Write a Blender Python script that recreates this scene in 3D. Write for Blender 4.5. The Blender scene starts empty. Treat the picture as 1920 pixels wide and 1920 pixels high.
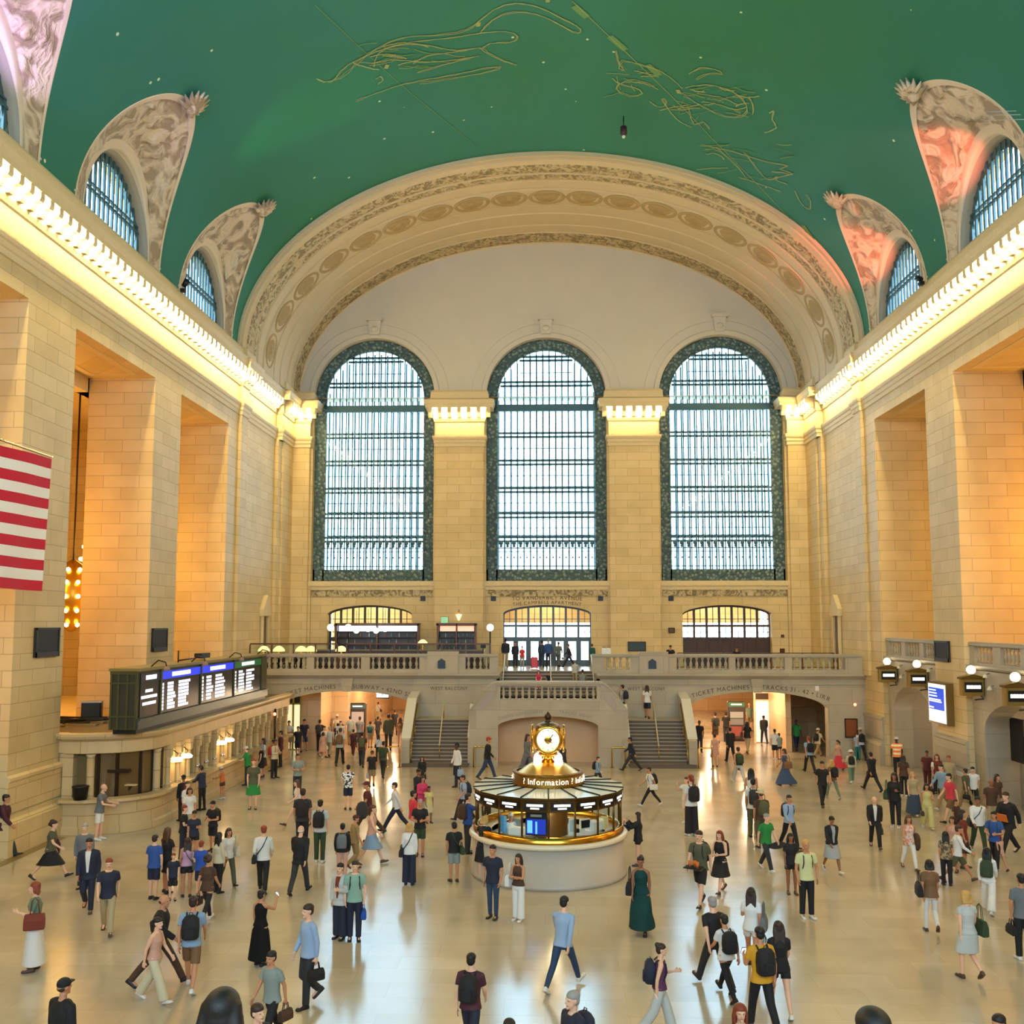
SKY, EXPO, BULBE = 14, -0.05, 230
import bpy, bmesh, math, random
from mathutils import Vector, Matrix, noise
import numpy as np
random.seed(7)
sc = bpy.context.scene
col = sc.collection
PI = math.pi
# ---------------------------------------------------------------- camera
FPX, VX, HY, PY, EYE = 1820., 1020., 1165., 1000., 7.0
yaw = math.atan((VX-960)/FPX); pit = math.atan((HY-PY)/FPX)
Fv = Vector((-math.sin(yaw)*math.cos(pit), math.cos(yaw)*math.cos(pit), math.sin(pit)))
Rv = Vector((math.cos(yaw), math.sin(yaw), 0)); Uv = Rv.cross(Fv)
CAM = Vector((0, 0, EYE))
cd = bpy.data.cameras.new('camera'); cam = bpy.data.objects.new('camera', cd); col.objects.link(cam)
cam.location = CAM
cam.rotation_euler = Matrix((Rv, Uv, -Fv)).transposed().to_euler()
cd.sensor_width = 36; cd.lens = FPX*36/1920; cd.shift_y = (PY-960)/1920; cd.clip_end = 400; cd.clip_start = .1
sc.camera = cam
sc.view_settings.view_transform = 'Standard'; sc.view_settings.look = 'None'
sc.view_settings.gamma = 1; sc.view_settings.use_curve_mapping = False
def ray(x, y): return Fv + Rv*((x-960)/FPX) - Uv*((y-PY)/FPX)
def on(x, y, ax, v):
    r = ray(x, y); t = (v-CAM[ax])/r[ax]; return CAM + r*t
XC, HW = 0.22, 16.37          # hall centre line and half width
XL, XR = XC-HW, XC+HW
YW, YA = 60.5, 50.3           # west wall, front of the great arch
YB = 51.3                     # balcony front
ZB = 4.25                     # balcony floor
# ---------------------------------------------------------------- materials
MATS = {}
def lin(c):
    if isinstance(c, str):
        c = c.lstrip('#'); c = [int(c[i:i+2], 16)/255 for i in (0, 2, 4)]
    return tuple(((v/12.92) if v <= .04045 else ((v+.055)/1.055)**2.4) for v in c[:3])+(1,)
def mat(name, c=None, rough=.6, metal=0, emit=None, es=0, bump=0, bscale=20, vary=0, vscale=3, spec=.5, alpha=None):
    if name in MATS: return MATS[name]
    m = bpy.data.materials.new(name); m.use_nodes = True; nt = m.node_tree; b = nt.nodes['Principled BSDF']
    C = lin(c)
    b.inputs['Base Color'].default_value = C; b.inputs['Roughness'].default_value = rough; b.inputs['Metallic'].default_value = metal
    b.inputs['Specular IOR Level'].default_value = spec
    if emit is not None:
        b.inputs['Emission Color'].default_value = lin(emit); b.inputs['Emission Strength'].default_value = es
    if bump or vary:
        tc = nt.nodes.new('ShaderNodeTexCoord')
    if vary:
        n = nt.nodes.new('ShaderNodeTexNoise'); n.inputs['Scale'].default_value = vscale; n.inputs['Detail'].default_value = 4
        nt.links.new(tc.outputs['Object'], n.inputs['Vector'])
        mx = nt.nodes.new('ShaderNodeMix'); mx.data_type = 'RGBA'
        mx.inputs[6].default_value = tuple(v*(1-vary) for v in C[:3])+(1,); mx.inputs[7].default_value = tuple(min(1, v*(1+vary)) for v in C[:3])+(1,)
        nt.links.new(n.outputs[0], mx.inputs[0]); nt.links.new(mx.outputs[2], b.inputs['Base Color'])
    if bump:
        n2 = nt.nodes.new('ShaderNodeTexNoise'); n2.inputs['Scale'].default_value = bscale; n2.inputs['Detail'].default_value = 3
        nt.links.new(tc.outputs['Object'], n2.inputs['Vector'])
        bp = nt.nodes.new('ShaderNodeBump'); bp.inputs['Strength'].default_value = bump; bp.inputs['Distance'].default_value = .05
        nt.links.new(n2.outputs[0], bp.inputs['Height']); nt.links.new(bp.outputs[0], b.inputs['Normal'])
    MATS[name] = m; return m
def stone(name, c1, c2, cm, bw=1.5, bh=.52, mort=.012, rough=.55, bump=.25):
    """coursed ashlar on walls of any axis: brick pattern over (x+y, z)"""
    m = bpy.data.materials.new(name); m.use_nodes = True; nt = m.node_tree; b = nt.nodes['Principled BSDF']; L = nt.links.new
    tc = nt.nodes.new('ShaderNodeTexCoord'); sx = nt.nodes.new('ShaderNodeSeparateXYZ'); L(tc.outputs['Object'], sx.inputs[0])
    ad = nt.nodes.new('ShaderNodeMath'); L(sx.outputs[0], ad.inputs[0]); L(sx.outputs[1], ad.inputs[1])
    cb = nt.nodes.new('ShaderNodeCombineXYZ'); L(ad.outputs[0], cb.inputs[0]); L(sx.outputs[2], cb.inputs[1])
    br = nt.nodes.new('ShaderNodeTexBrick'); L(cb.outputs[0], br.inputs['Vector'])
    br.inputs['Color1'].default_value = lin(c1); br.inputs['Color2'].default_value = lin(c2); br.inputs['Mortar'].default_value = lin(cm)
    br.inputs['Scale'].default_value = 1; br.inputs['Mortar Size'].default_value = mort; br.inputs['Brick Width'].default_value = bw; br.inputs['Row Height'].default_value = bh
    br.inputs['Mortar Smooth'].default_value = .3
    no = nt.nodes.new('ShaderNodeTexNoise'); no.inputs['Scale'].default_value = .9; no.inputs['Detail'].default_value = 6; L(tc.outputs['Object'], no.inputs['Vector'])
    mx = nt.nodes.new('ShaderNodeMix'); mx.data_type = 'RGBA'; mx.blend_type = 'MULTIPLY'; mx.inputs[0].default_value = .35
    L(br.outputs[0], mx.inputs[6]); L(no.outputs[0], mx.inputs[7])
    g = nt.nodes.new('ShaderNodeMix'); g.data_type = 'RGBA'; g.blend_type = 'ADD'; g.inputs[0].default_value = .12; L(mx.outputs[2], g.inputs[6]); L(br.outputs[0], g.inputs[7])
    L(g.outputs[2], b.inputs['Base Color']); b.inputs['Roughness'].default_value = rough; b.inputs['Specular IOR Level'].default_value = .3
    bp = nt.nodes.new('ShaderNodeBump'); bp.inputs['Strength'].default_value = bump; bp.inputs['Distance'].default_value = .03; bp.invert = True
    L(br.outputs[1], bp.inputs['Height']); L(bp.outputs[0], b.inputs['Normal'])
    MATS[name] = m; return m
STONE = stone('limestone', '#dcc391', '#d2b883', '#ad9468', 1.5, .5, .012)
REVEAL = STONE
GREY = stone('grey_marble', '#b2a893', '#a79d88', '#857b68', 2.4, .9, .006, .45, .1)
TIM = mat('carved_stone', '#d8c294', .6, bump=.5, bscale=6, vary=.06)
PLAST = mat('plaster', '#cbba99', .75, vary=.04, vscale=1.5)
TYMP = mat('tympanum_plaster', '#cbc3b4', .8, vary=.05, vscale=.8)
PINKP = mat('lunette_plaster', '#d8c6ac', .75, vary=.05, vscale=1.5)
def ornament(name, c1, c2, scale, bump=1.0):
    m = bpy.data.materials.new(name); m.use_nodes = True; nt = m.node_tree; b = nt.nodes['Principled BSDF']; L = nt.links.new
    tc = nt.nodes.new('ShaderNodeTexCoord')
    n = nt.nodes.new('ShaderNodeTexNoise'); n.inputs['Scale'].default_value = scale; n.inputs['Detail'].default_value = 3; n.inputs['Distortion'].default_value = 1.6
    L(tc.outputs['Object'], n.inputs['Vector'])
    r = nt.nodes.new('ShaderNodeValToRGB'); r.color_ramp.elements[0].position = .42; r.color_ramp.elements[1].position = .56
    r.color_ramp.elements[0].color = lin(c2); r.color_ramp.elements[1].color = lin(c1); L(n.outputs[0], r.inputs[0])
    L(r.outputs[0], b.inputs['Base Color']); b.inputs['Roughness'].default_value = .7
    bp = nt.nodes.new('ShaderNodeBump'); bp.inputs['Strength'].default_value = bump; bp.inputs['Distance'].default_value = .25
    L(n.outputs[0], bp.inputs['Height']); L(bp.outputs[0], b.inputs['Normal'])
    MATS[name] = m; return m
ORN = ornament('carved_band', '#cdbb94', '#8e7d5a', 2.6)
RELIEF = ornament('relief_plaster', '#d6c3a8', '#a08c72', 1.1, 1.0)
IRON = mat('window_iron', '#3d616e', .5, .2)  # blue lift of window glare mixed into the dark iron colour
def ironorn():
    m = bpy.data.materials.new('iron_scrollwork'); m.use_nodes = True; nt = m.node_tree; b = nt.nodes['Principled BSDF']; L = nt.links.new
    tc = nt.nodes.new('ShaderNodeTexCoord'); v = nt.nodes.new('ShaderNodeTexVoronoi'); v.inputs['Scale'].default_value = 4.6; v.feature = 'F1'
    L(tc.outputs['Object'], v.inputs['Vector'])
    r = nt.nodes.new('ShaderNodeValToRGB'); r.color_ramp.elements[0].position = .2; r.color_ramp.elements[0].color = lin('#7d9090'); r.color_ramp.elements[1].position = .5; r.color_ramp.elements[1].color = lin('#3c565a')
    L(v.outputs[0], r.inputs[0]); L(r.outputs[0], b.inputs['Base Color']); b.inputs['Roughness'].default_value = .5
    bp = nt.nodes.new('ShaderNodeBump'); bp.inputs['Distance'].default_value = .1; L(v.outputs[0], bp.inputs['Height']); L(bp.outputs[0], b.inputs['Normal'])
    return m
IRONO = ironorn()
def glassmat(name, tint='#eef6f8', refl=.08):
    m = bpy.data.materials.new(name); m.use_nodes = True; nt = m.node_tree; nt.nodes.clear(); L = nt.links.new
    o = nt.nodes.new('ShaderNodeOutputMaterial'); t = nt.nodes.new('ShaderNodeBsdfTransparent'); t.inputs[0].default_value = lin(tint)
    g = nt.nodes.new('ShaderNodeBsdfGlossy'); g.inputs['Roughness'].default_value = .05
    x = nt.nodes.new('ShaderNodeMixShader'); x.inputs[0].default_value = refl
    L(t.outputs[0], x.inputs[1]); L(g.outputs[0], x.inputs[2]); L(x.outputs[0], o.inputs[0]); MATS[name] = m; return m
GLASS = glassmat('window_glass', refl=.015); GLASSB = glassmat('glare_glass', '#a6cfdc', .012)
BRONZE = mat('dark_bronze', '#3a2a1c', .4, .7); BRASS = mat('brass', '#c79a3e', .25, 1.0); BLACK = mat('black_metal', '#0d0d0e', .45, .2)
BULB = mat('glowing_bulb', '#ffffff', .5, emit='#ffdf94', es=BULBE)
GLOBE = mat('glowing_globe', '#ffffff', .5, emit='#fff0cf', es=6)
WHITEGLOW = mat('lit_sign_face', '#ffffff', .5, emit='#fff6e6', es=2.2)
STEEL = mat('brushed_steel', '#b8b4aa', .35, .9)
# ---------------------------------------------------------------- mesh building
class MB:
    def __init__(s): s.v = []; s.f = []; s.m = []; s.sm = []
    def add(s, v, f, mi=0, smooth=False):
        n = len(s.v); s.v += [tuple(p) for p in v]
        for q in f: s.f.append(tuple(n+i for i in q)); s.m.append(mi); s.sm.append(smooth)
    def box(s, x0, y0, z0, x1, y1, z1, mi=0):
        x0, x1 = sorted((x0, x1)); y0, y1 = sorted((y0, y1)); z0, z1 = sorted((z0, z1))
        s.add([(x0, y0, z0), (x1, y0, z0), (x1, y1, z0), (x0, y1, z0), (x0, y0, z1), (x1, y0, z1), (x1, y1, z1), (x0, y1, z1)],
              [(3, 2, 1, 0), (4, 5, 6, 7), (0, 1, 5, 4), (1, 2, 6, 5), (2, 3, 7, 6), (3, 0, 4, 7)], mi); return s
    def bevbox(s, x0, y0, z0, x1, y1, z1, b=.02, mi=0):
        """box with chamfered top and vertical edges"""
        p = lambda i: [(x0+i+b, y0+i), (x1-i-b, y0+i), (x1-i, y0+i+b), (x1-i, y1-i-b), (x1-i-b, y1-i), (x0+i+b, y1-i), (x0+i, y1-i-b), (x0+i, y0+i+b)]
        R = [[(x, y, z0) for x, y in p(0)], [(x, y, z1-b) for x, y in p(0)], [(x, y, z1) for x, y in p(b)]]
        v = sum(R, []); f = []
        for k in range(2):
            for i in range(8): j = (i+1) % 8; f.append((k*8+i, k*8+j, k*8+8+j, k*8+8+i))
        f.append(tuple(range(16, 24))); f.append(tuple(range(7, -1, -1))); s.add(v, f, mi); return s
    def grid(s, rows, mi=0, smooth=True, closed=False, flip=False):
        n = len(rows[0]); v = sum([list(r) for r in rows], []); f = []
        for i in range(len(rows)-1):
            for j in range(n if closed else n-1):
                k = (j+1) % n; q = (i*n+j, i*n+k, (i+1)*n+k, (i+1)*n+j); f.append(q[::-1] if flip else q)
        s.add(v, f, mi, smooth); return s
    def rings(s, rows, mi=0, smooth=True, cap=True):
        n = len(rows[0]); s.grid(rows, mi, smooth, True)
        if cap:
            b = len(s.v)-n*len(rows)
            s.f.append(tuple(range(b+n-1, b-1, -1))); s.m.append(mi); s.sm.append(False)
            t = len(s.v)-n; s.f.append(tuple(range(t, t+n))); s.m.append(mi); s.sm.append(False)
        return s
    def lathe(s, prof, c=(0, 0, 0), n=20, mi=0, smooth=True, ax='z', cap=True):
        rows = []
        for r, h in prof:
            row = []
            for k in range(n):
                a = 2*PI*k/n; u, w = r*math.cos(a), r*math.sin(a)
                p = (u, w, h) if ax == 'z' else ((u, h, w) if ax == 'y' else (h, u, w))
                row.append((p[0]+c[0], p[1]+c[1], p[2]+c[2]))
            rows.append(row)
        s.rings(rows, mi, smooth, cap); return s
    def ball(s, c, r, n=12, mi=0, sq=(1, 1, 1)):
        rows = []
        for i in range(n//2+1):
            t = -PI/2+PI*i/(n//2); rr = max(1e-4, math.cos(t))*r
            rows.append([(c[0]+rr*math.cos(2*PI*k/n)*sq[0], c[1]+rr*math.sin(2*PI*k/n)*sq[1], c[2]+r*math.sin(t)*sq[2]) for k in range(n)])
        s.rings(rows, mi); return s
    def tube(s, pts, r, n=8, mi=0, cap=True):
        pts = [Vector(p) for p in pts]; rr = r if isinstance(r, (list, tuple)) else [r]*len(pts)
        d0 = (pts[1]-pts[0]).normalized(); up = Vector((0, 0, 1)) if abs(d0.z) < .9 else Vector((0, 1, 0))
        a = d0.cross(up).normalized(); rows = []
        for i, p in enumerate(pts):
            d = (pts[min(i+1, len(pts)-1)]-pts[max(i-1, 0)]).normalized()
            a = (a-d*a.dot(d)).normalized(); b = d.cross(a)
            rows.append([tuple(p+(a*math.cos(2*PI*k/n)+b*math.sin(2*PI*k/n))*rr[i]) for k in range(n)])
        s.rings(rows, mi, True, cap); return s
    def prism(s, poly, ax, d0, d1, mi=0):
        """polygon (two other axes in order) extruded along axis ax"""
        def P(u, w, d): return (d, u, w) if ax == 0 else ((u, d, w) if ax == 1 else (u, w, d))
        n = len(poly); v = [P(u, w, d0) for u, w in poly]+[P(u, w, d1) for u, w in poly]
        f = [tuple(range(n-1, -1, -1)), tuple(range(n, 2*n))]+[(i, (i+1) % n, n+(i+1) % n, n+i) for i in range(n)]
        s.add(v, f, mi); return s
    def xf(s, M):
        s.v = [tuple(M @ Vector(p)) for p in s.v]; return s
    def mesh(s, name, ms):
        me = bpy.data.meshes.new(name); me.from_pydata(s.v, [], s.f)
        for m in (ms if isinstance(ms, (list, tuple)) else [ms]): me.materials.append(m)
        me.polygons.foreach_set('material_index', s.m); me.polygons.foreach_set('use_smooth', s.sm); me.update(); return me
    def build(s, name, ms, parent=None, loc=None):
        o = bpy.data.objects.new(name, s.mesh(name, ms)); col.objects.link(o)
        if parent: o.parent = parent
        if loc is not None: o.location = loc
        return o
def tag(o, label=None, cat=None, group=None, kind=None):
    if label: o['label'] = label
    if cat: o['category'] = cat
    if group: o['group'] = group
    if kind: o['kind'] = kind
    return o
def S(o): o['kind'] = 'structure'; return o
def empty(name, loc=(0, 0, 0), rz=0, label=None, cat=None, group=None):
    o = bpy.data.objects.new(name, None); col.objects.link(o); o.location = loc; o.rotation_euler = (0, 0, rz)
    o.empty_display_size = .2; return tag(o, label, cat, group)
def dup(o, parent=None, loc=None, rz=None):
    c = o.copy(); col.objects.link(c)
    c.parent = parent if parent else o.parent
    if loc is not None: c.location = loc
    if rz is not None: c.rotation_euler = (0, 0, rz)
    for ch in list(o.children): dup(ch, c)
    return c
def wallmb(u0, u1, z0, z1, holes, ax, d, th, mi=0, mb=None, seg=28, rmi=None):
    """wall in plane (axis ax = d .. d+th) with holes (ua,ub,za,top(u))"""
    mb = mb or MB(); rmi = mi if rmi is None else rmi
    P = (lambda u, z, q: (u, q, z)) if ax == 1 else (lambda u, z, q: (q, u, z))
    def q4(a, b, c, e, q, m=mi): mb.add([P(*a, q), P(*b, q), P(*c, q), P(*e, q)], [(0, 1, 2, 3)], m)
    cur = u0
    for (ua, ub, za, top) in sorted(holes, key=lambda h: h[0]):
        if ua > cur:
            for q in (d, d+th): q4((cur, z0), (ua, z0), (ua, z1), (cur, z1), q)
        us = [ua+(ub-ua)*(1-math.cos(PI*i/seg))/2 for i in range(seg+1)]
        for a, b in zip(us, us[1:]):
            ta, tb = top(a), top(b)
            for q in (d, d+th):
                q4((a, ta), (b, tb), (b, z1), (a, z1), q)
                if za > z0: q4((a, z0), (b, z0), (b, za), (a, za), q)
            mb.add([P(a, ta, d), P(b, tb, d), P(b, tb, d+th), P(a, ta, d+th)], [(0, 1, 2, 3)], rmi)
            if za > z0: mb.add([P(a, za, d), P(b, za, d), P(b, za, d+th), P(a, za, d+th)], [(0, 1, 2, 3)], rmi)
        for a in (ua, ub):
            mb.add([P(a, za, d), P(a, top(a), d), P(a, top(a), d+th), P(a, za, d+th)], [(0, 1, 2, 3)], rmi)
        cur = ub
    if cur < u1:
        for q in (d, d+th): q4((cur, z0), (u1, z0), (u1, z1), (cur, z1), q)
    return mb
def circtop(c, r, zs): return lambda u: zs+math.sqrt(max(0, r*r-(u-c)**2))
def segtop(c, hw, zs, rise): return lambda u: zs+rise*max(0, 1-((u-c)/hw)**2)**.6
# ================================================================= SHELL
# floor: polished pinkish marble with large slabs
def floormat():
    m = bpy.data.materials.new('polished_marble_floor'); m.use_nodes = True; nt = m.node_tree; b = nt.nodes['Principled BSDF']; L = nt.links.new
    tc = nt.nodes.new('ShaderNodeTexCoord')
    br = nt.nodes.new('ShaderNodeTexBrick'); L(tc.outputs['Object'], br.inputs['Vector'])
    br.inputs['Color1'].default_value = lin('#b9ac94'); br.inputs['Color2'].default_value = lin('#b0a38b'); br.inputs['Mortar'].default_value = lin('#b09a72')
    br.inputs['Scale'].default_value = 1; br.inputs['Brick Width'].default_value = 1.5; br.inputs['Row Height'].default_value = .75; br.inputs['Mortar Size'].default_value = .006
    no = nt.nodes.new('ShaderNodeTexNoise'); no.inputs['Scale'].default_value = .6; no.inputs['Detail'].default_value = 8; L(tc.outputs['Object'], no.inputs['Vector'])
    mx = nt.nodes.new('ShaderNodeMix'); mx.data_type = 'RGBA'; mx.blend_type = 'OVERLAY'; mx.inputs[0].default_value = .3
    L(br.outputs[0], mx.inputs[6]); L(no.outputs[0], mx.inputs[7]); L(mx.outputs[2], b.inputs['Base Color'])
    mr = nt.nodes.new('ShaderNodeMapRange'); mr.inputs[3].default_value = .1; mr.inputs[4].default_value = .22
    L(no.outputs[0], mr.inputs[0]); L(mr.outputs[0], b.inputs['Roughness']); b.inputs['Specular IOR Level'].default_value = .9
    return m
FLOOR = floormat()
mb = MB(); mb.box(-28, -14, -.3, 28.5, 80, 0); S(mb.build('floor', FLOOR))
# dark border strip inlaid along the ticket side
mb = MB(); mb.add([(-15.9, 24, .004), (-15.55, 24, .004), (-15.55, 31.9, .004), (-15.9, 31.9, .004)], [(0, 1, 2, 3)])
S(mb.build('trim_1', mat('floor_inlay', '#7d6a3c', .3)))
# ---- side walls: piers, openings, upper wall and aisle behind
PIERS = [(-8.8, -5.9), (.7, 3.6), (10.2, 13.1), (19.7, 22.6), (29.2, 32.3), (39.2, 42.1)]
ZO = 17.1; PT = 2.8
def side(sx, name):
    X0 = XC+sx*HW; X1 = X0+sx*PT; XO = X0+sx*11.5
    mb = MB()
    for a, b in PIERS: mb.box(X0, a, 0, X1, b, ZO)
    mb.box(X0, 48.6, 0, X1, YW+1.5, ZO)
    mb.box(X0, -14, 0, X1, -13, ZO)
    mb.box(X0, -14, ZO, X1, YW+1.5, 21.5)
    # outer aisle wall and ceiling with a sunk frame, pilasters between tall dark windows
    mb.box(XO, -14, 0, XO+sx*.5, YB+10, 18.2)
    mb.box(X1-sx*.02, -14, ZO+.5, XO, YB+10, ZO+1.1)
    mb.box(X1, YB+1, 0, XO, YB+1.5, ZO+.6)
    mb.box(X1, -14, 0, XO, -13.5, ZO+.6)
    o = S(mb.build(name, STONE))
    # coffer mouldings under each opening lintel
    cm = MB()
    for a, b in [(22.6, 29.2), (32.3, 39.2), (42.1, 48.6)]:
        for (p, q, r, s_) in [(X0+sx*.5, a+.5, X0+sx*.8, b-.5), (X1-sx*.5, a+.5, X1-sx*.2, b-.5)]: cm.box(p, q, ZO-.02, r, s_, ZO+.5)
        cm.box(X0+sx*.8, a+.5, ZO-.02, X1-sx*.5, a+.8, ZO+.5); cm.box(X0+sx*.8, b-.8, ZO-.02, X1-sx*.5, b-.5, ZO+.5)
        cm.box(X0+sx*.8, a+.8, ZO+.35, X1-sx*.5, b-.8, ZO+.5)
        cm.box(X1, a-3, ZO-.6, X1+sx*.5, b+3, ZO+.5); cm.box(X1+sx*.5, a-2, ZO-.2, X1+sx*.9, b+3, ZO+.5)
    S(cm.build('opening_coffer', TIM, o))
    return o
wl = side(-1, 'wall_left'); wr = side(1, 'wall_right')
# shallow pilaster strips at the far end of each side wall
for sx, w in ((-1, wl), (1, wr)):
    X0 = XC+sx*HW; mb = MB()
    mb.box(X0-sx*.0, 50.2, 4.25, X0-sx*.16, 51.3, 17.9); mb.box(X0, 57.2, 4.25, X0-sx*.22, 60.5, 17.9); mb.box(X0, 57.9, 4.25, X0-sx*.35, 60.5, 17.9)
    S(mb.build('wall_pilaster', STONE, w))
    # niche: recessed stone doorway with little gabled top, on the balcony
    n = MB(); yc = 55.6
    n.box(X0-sx*.02, yc-.62, 4.25, X0-sx*.16, yc-.42, 7.3); n.box(X0-sx*.02, yc+.42, 4.25, X0-sx*.16, yc+.62, 7.3)
    n.prism([(yc-.8, 7.3), (yc+.8, 7.3), (yc+.8, 7.7), (yc, 8.5), (yc-.8, 7.7)], 0, X0, X0-sx*.25)
    S(n.build('niche_frame', TIM, w))
    n = MB(); n.box(X0-sx*.005, yc-.42, 4.25, X0-sx*.05, yc+.42, 7.3, 0); n.box(X0-sx*.05, yc-.3, 4.25, X0-sx*.09, yc+.3, 6.3, 0)
    S(n.build('niche_door', mat('niche_wood', '#6b4b22', .5), w))
# plinths on the side walls
for sx, w in ((-1, wl), (1, wr)):
    X0 = XC+sx*HW; mb = MB()
    for a, b in PIERS+[(48.6, YB)]:
        e = .28
        mb.prism([(X0, 0), (X0-sx*e, 0), (X0-sx*e, .95), (X0-sx*(e-.06), 1.02), (X0-sx*.14, 1.08), (X0-sx*.14, 1.2), (X0, 1.25)], 1, a-e*(0 if a > 48 else 1), b+(0 if a > 48 else e))
        mb.prism([(X0, 1.25), (X0-sx*.1, 1.25), (X0-sx*.1, 2.15), (X0-sx*.16, 2.2), (X0-sx*.16, 2.3), (X0, 2.35)], 1, a-(0 if a > 48 else .1), b+(0 if a > 48 else .1))
    S(mb.build('pier_plinth', GREY if sx > 0 else STONE, w))
# ---- entablature along both side walls and round the west pilasters
PROF = [(0, 17.9), (.1, 17.92), (.1, 18.12), (.17, 18.16), (.17, 18.34), (.25, 18.38), (.3, 18.5), (.3, 18.6), (.04, 18.62), (.04, 19.45), (.12, 19.5), (.2, 19.66), (.2, 19.72), (.2, 20.3), (.95, 20.3), (.95, 20.5), (1.02, 20.56), (1.08, 20.74), (1.08, 20.8), (.5, 20.95), (.45, 21.35), (.3, 21.5), (-.3, 21.5)]
K = .62    # projection scale
def cornice_bits(mb, org, dirv, nrm, L, sp=.6, mods=None, bulbs=None):
    """modillions and bulbs along a straight run"""
    n = max(1, round(L/sp)); st = L/n
    for i in range(n+1):
        c = org+dirv*(i*st)
        q = []
        for (p, z) in [(.2, 19.74), (.42, 19.74), (.5, 19.86), (.6, 19.98), (.85, 20.02), (.92, 20.12), (.92, 20.3), (.2, 20.3)]:
            q.append((p*K, z))
        a = [c+nrm*p-dirv*.12+Vector((0, 0, z)) for p, z in q]; b = [c+nrm*p+dirv*.12+Vector((0, 0, z)) for p, z in q]
        m = len(q); mb.add(a+b, [tuple(range(m)), tuple(range(2*m-1, m-1, -1))]+[(j, (j+1) % m, m+(j+1) % m, m+j) for j in range(m)])
        if i < n: bulbs.append(c+dirv*(st/2)+nrm*.4+Vector((0, 0, 20.02)))
def run(mb, pts, closed=False):
    """sweep PROF along a plan polyline (list of (x,y)), outward normal on the right hand of travel"""
    P = [Vector((x, y, 0)) for x, y in pts]; rows = []
    for i, p in enumerate(P):
        ns = []
        if i > 0: d = (P[i]-P[i-1]).normalized(); ns.append(Vector((d.y, -d.x, 0)))
        if i < len(P)-1: d = (P[i+1]-P[i]).normalized(); ns.append(Vector((d.y, -d.x, 0)))
        n = sum(ns, Vector()).normalized(); k = 1/max(.3, n.dot(ns[0]))
        rows.append([tuple(p+n*(q*K*k)+Vector((0, 0, z))) for q, z in PROF])
    mb.grid(rows, 0, False)
bulb_me = MB().ball((0, 0, 0), .12, 10, sq=(1, 1, .9)).mesh('cornice_bulb', BULB)
def finish(name, mb, mods, bulbs):
    o = S(mb.build(name, TIM)); S(mods.build('modillion_row', TIM, o))
    for b in bulbs:
        k = bpy.data.objects.new('cornice_bulb', bulb_me); col.objects.link(k); k.parent = o; k.location = b
    return o
# side runs; small breaks forward at the end bays
for sx, nm in ((-1, 'trim_2'), (1, 'trim_3')):
    X0 = XC+sx*HW; mb = MB(); md = MB(); bl = []
    g = .16; y = [-13, 50.2, 50.2, 51.3, 51.3, 57.4, 57.4, 60.5]; xx = [0, 0, g, g, 0, 0, .35, .35]
    pts = [(X0-sx*o_, yy) for o_, yy in zip(xx, y)]
    run(mb, pts if sx < 0 else pts[::-1])
    nrm = Vector((-sx, 0, 0))
    cornice_bits(md, Vector((X0, 8.4, 0)), Vector((0, 1, 0)), nrm, 41.8, bulbs=bl)
    cornice_bits(md, Vector((X0-sx*g, 50.3, 0)), Vector((0, 1, 0)), nrm, .9, bulbs=bl)
    cornice_bits(md, Vector((X0, 51.6, 0)), Vector((0, 1, 0)), nrm, 5.3, bulbs=bl)
    cornice_bits(md, Vector((X0-sx*.35, 57.7, 0)), Vector((0, 1, 0)), nrm, 1.7, bulbs=bl)
    o = finish(nm, mb, md, bl)
# ---- west wall: lower band with three door arches, upper band with three great windows
WIN = [(-14.6, -6.93), (-3.62, 3.95), (7.28, 15.0)]
WZ0 = 9.35
doors = [(-13.55, -8.25, ZB, 7.45, .55), (-2.55, 2.92, ZB, 7.5, .5), (8.55, 14.0, ZB, 7.45, .55)]
mb = MB()
wallmb(XL, XR, ZB, WZ0, [(a, b, c, segtop((a+b)/2, (b-a)/2, z, r)) for a, b, c, z, r in doors], 1, YW, 1.3, mb=mb)
ww = S(mb.build('wall_west', STONE))
mb = MB()
wallmb(XL, XR, WZ0, 21.2, [(a, b, WZ0+.001, (lambda u: 21.2)) for a, b in WIN], 1, YW, 1.3, mb=mb)
S(mb.build('window_wall', STONE, ww))
mb = MB()
wallmb(XL-1, XR+1, 21.2, 33.5, [(a, b, 21.2, circtop((a+b)/2, (b-a)/2, 21.2)) for a, b in WIN], 1, YW, 1.3, mb=mb, seg=40)
# raised ring and keystone over each window head
S(mb.build('tympanum', TYMP, ww))
mb = MB()
for a, b in WIN:
    c, r = (a+b)/2, (b-a)/2; rows = []
    for i in range(41):
        t = PI*i/40; rows.append([(c+q*math.cos(t), YW-p, 21.2+q*math.sin(t)) for q, p in ((r, 0), (r+.02, .1), (r+.3, .1), (r+.36, .04), (r+.9, .03), (r+.95, 0))])
    mb.grid(rows, 0, False)
    mb.prism([(c-.3, 21.2+r+.2), (c+.3, 21.2+r+.2), (c+.4, 21.2+r+1.1), (c-.4, 21.2+r+1.1)], 1, YW, YW-.3)
    mb.box(c-.5, YW, 21.2+r+1.1, c+.5, YW-.42, 21.2+r+1.28); mb.ball((c, YW-.3, 21.2+r+.55), .2, 8, sq=(1.2, .6, 1))
S(mb.build('window_keystone', TYMP, ww))
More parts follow.
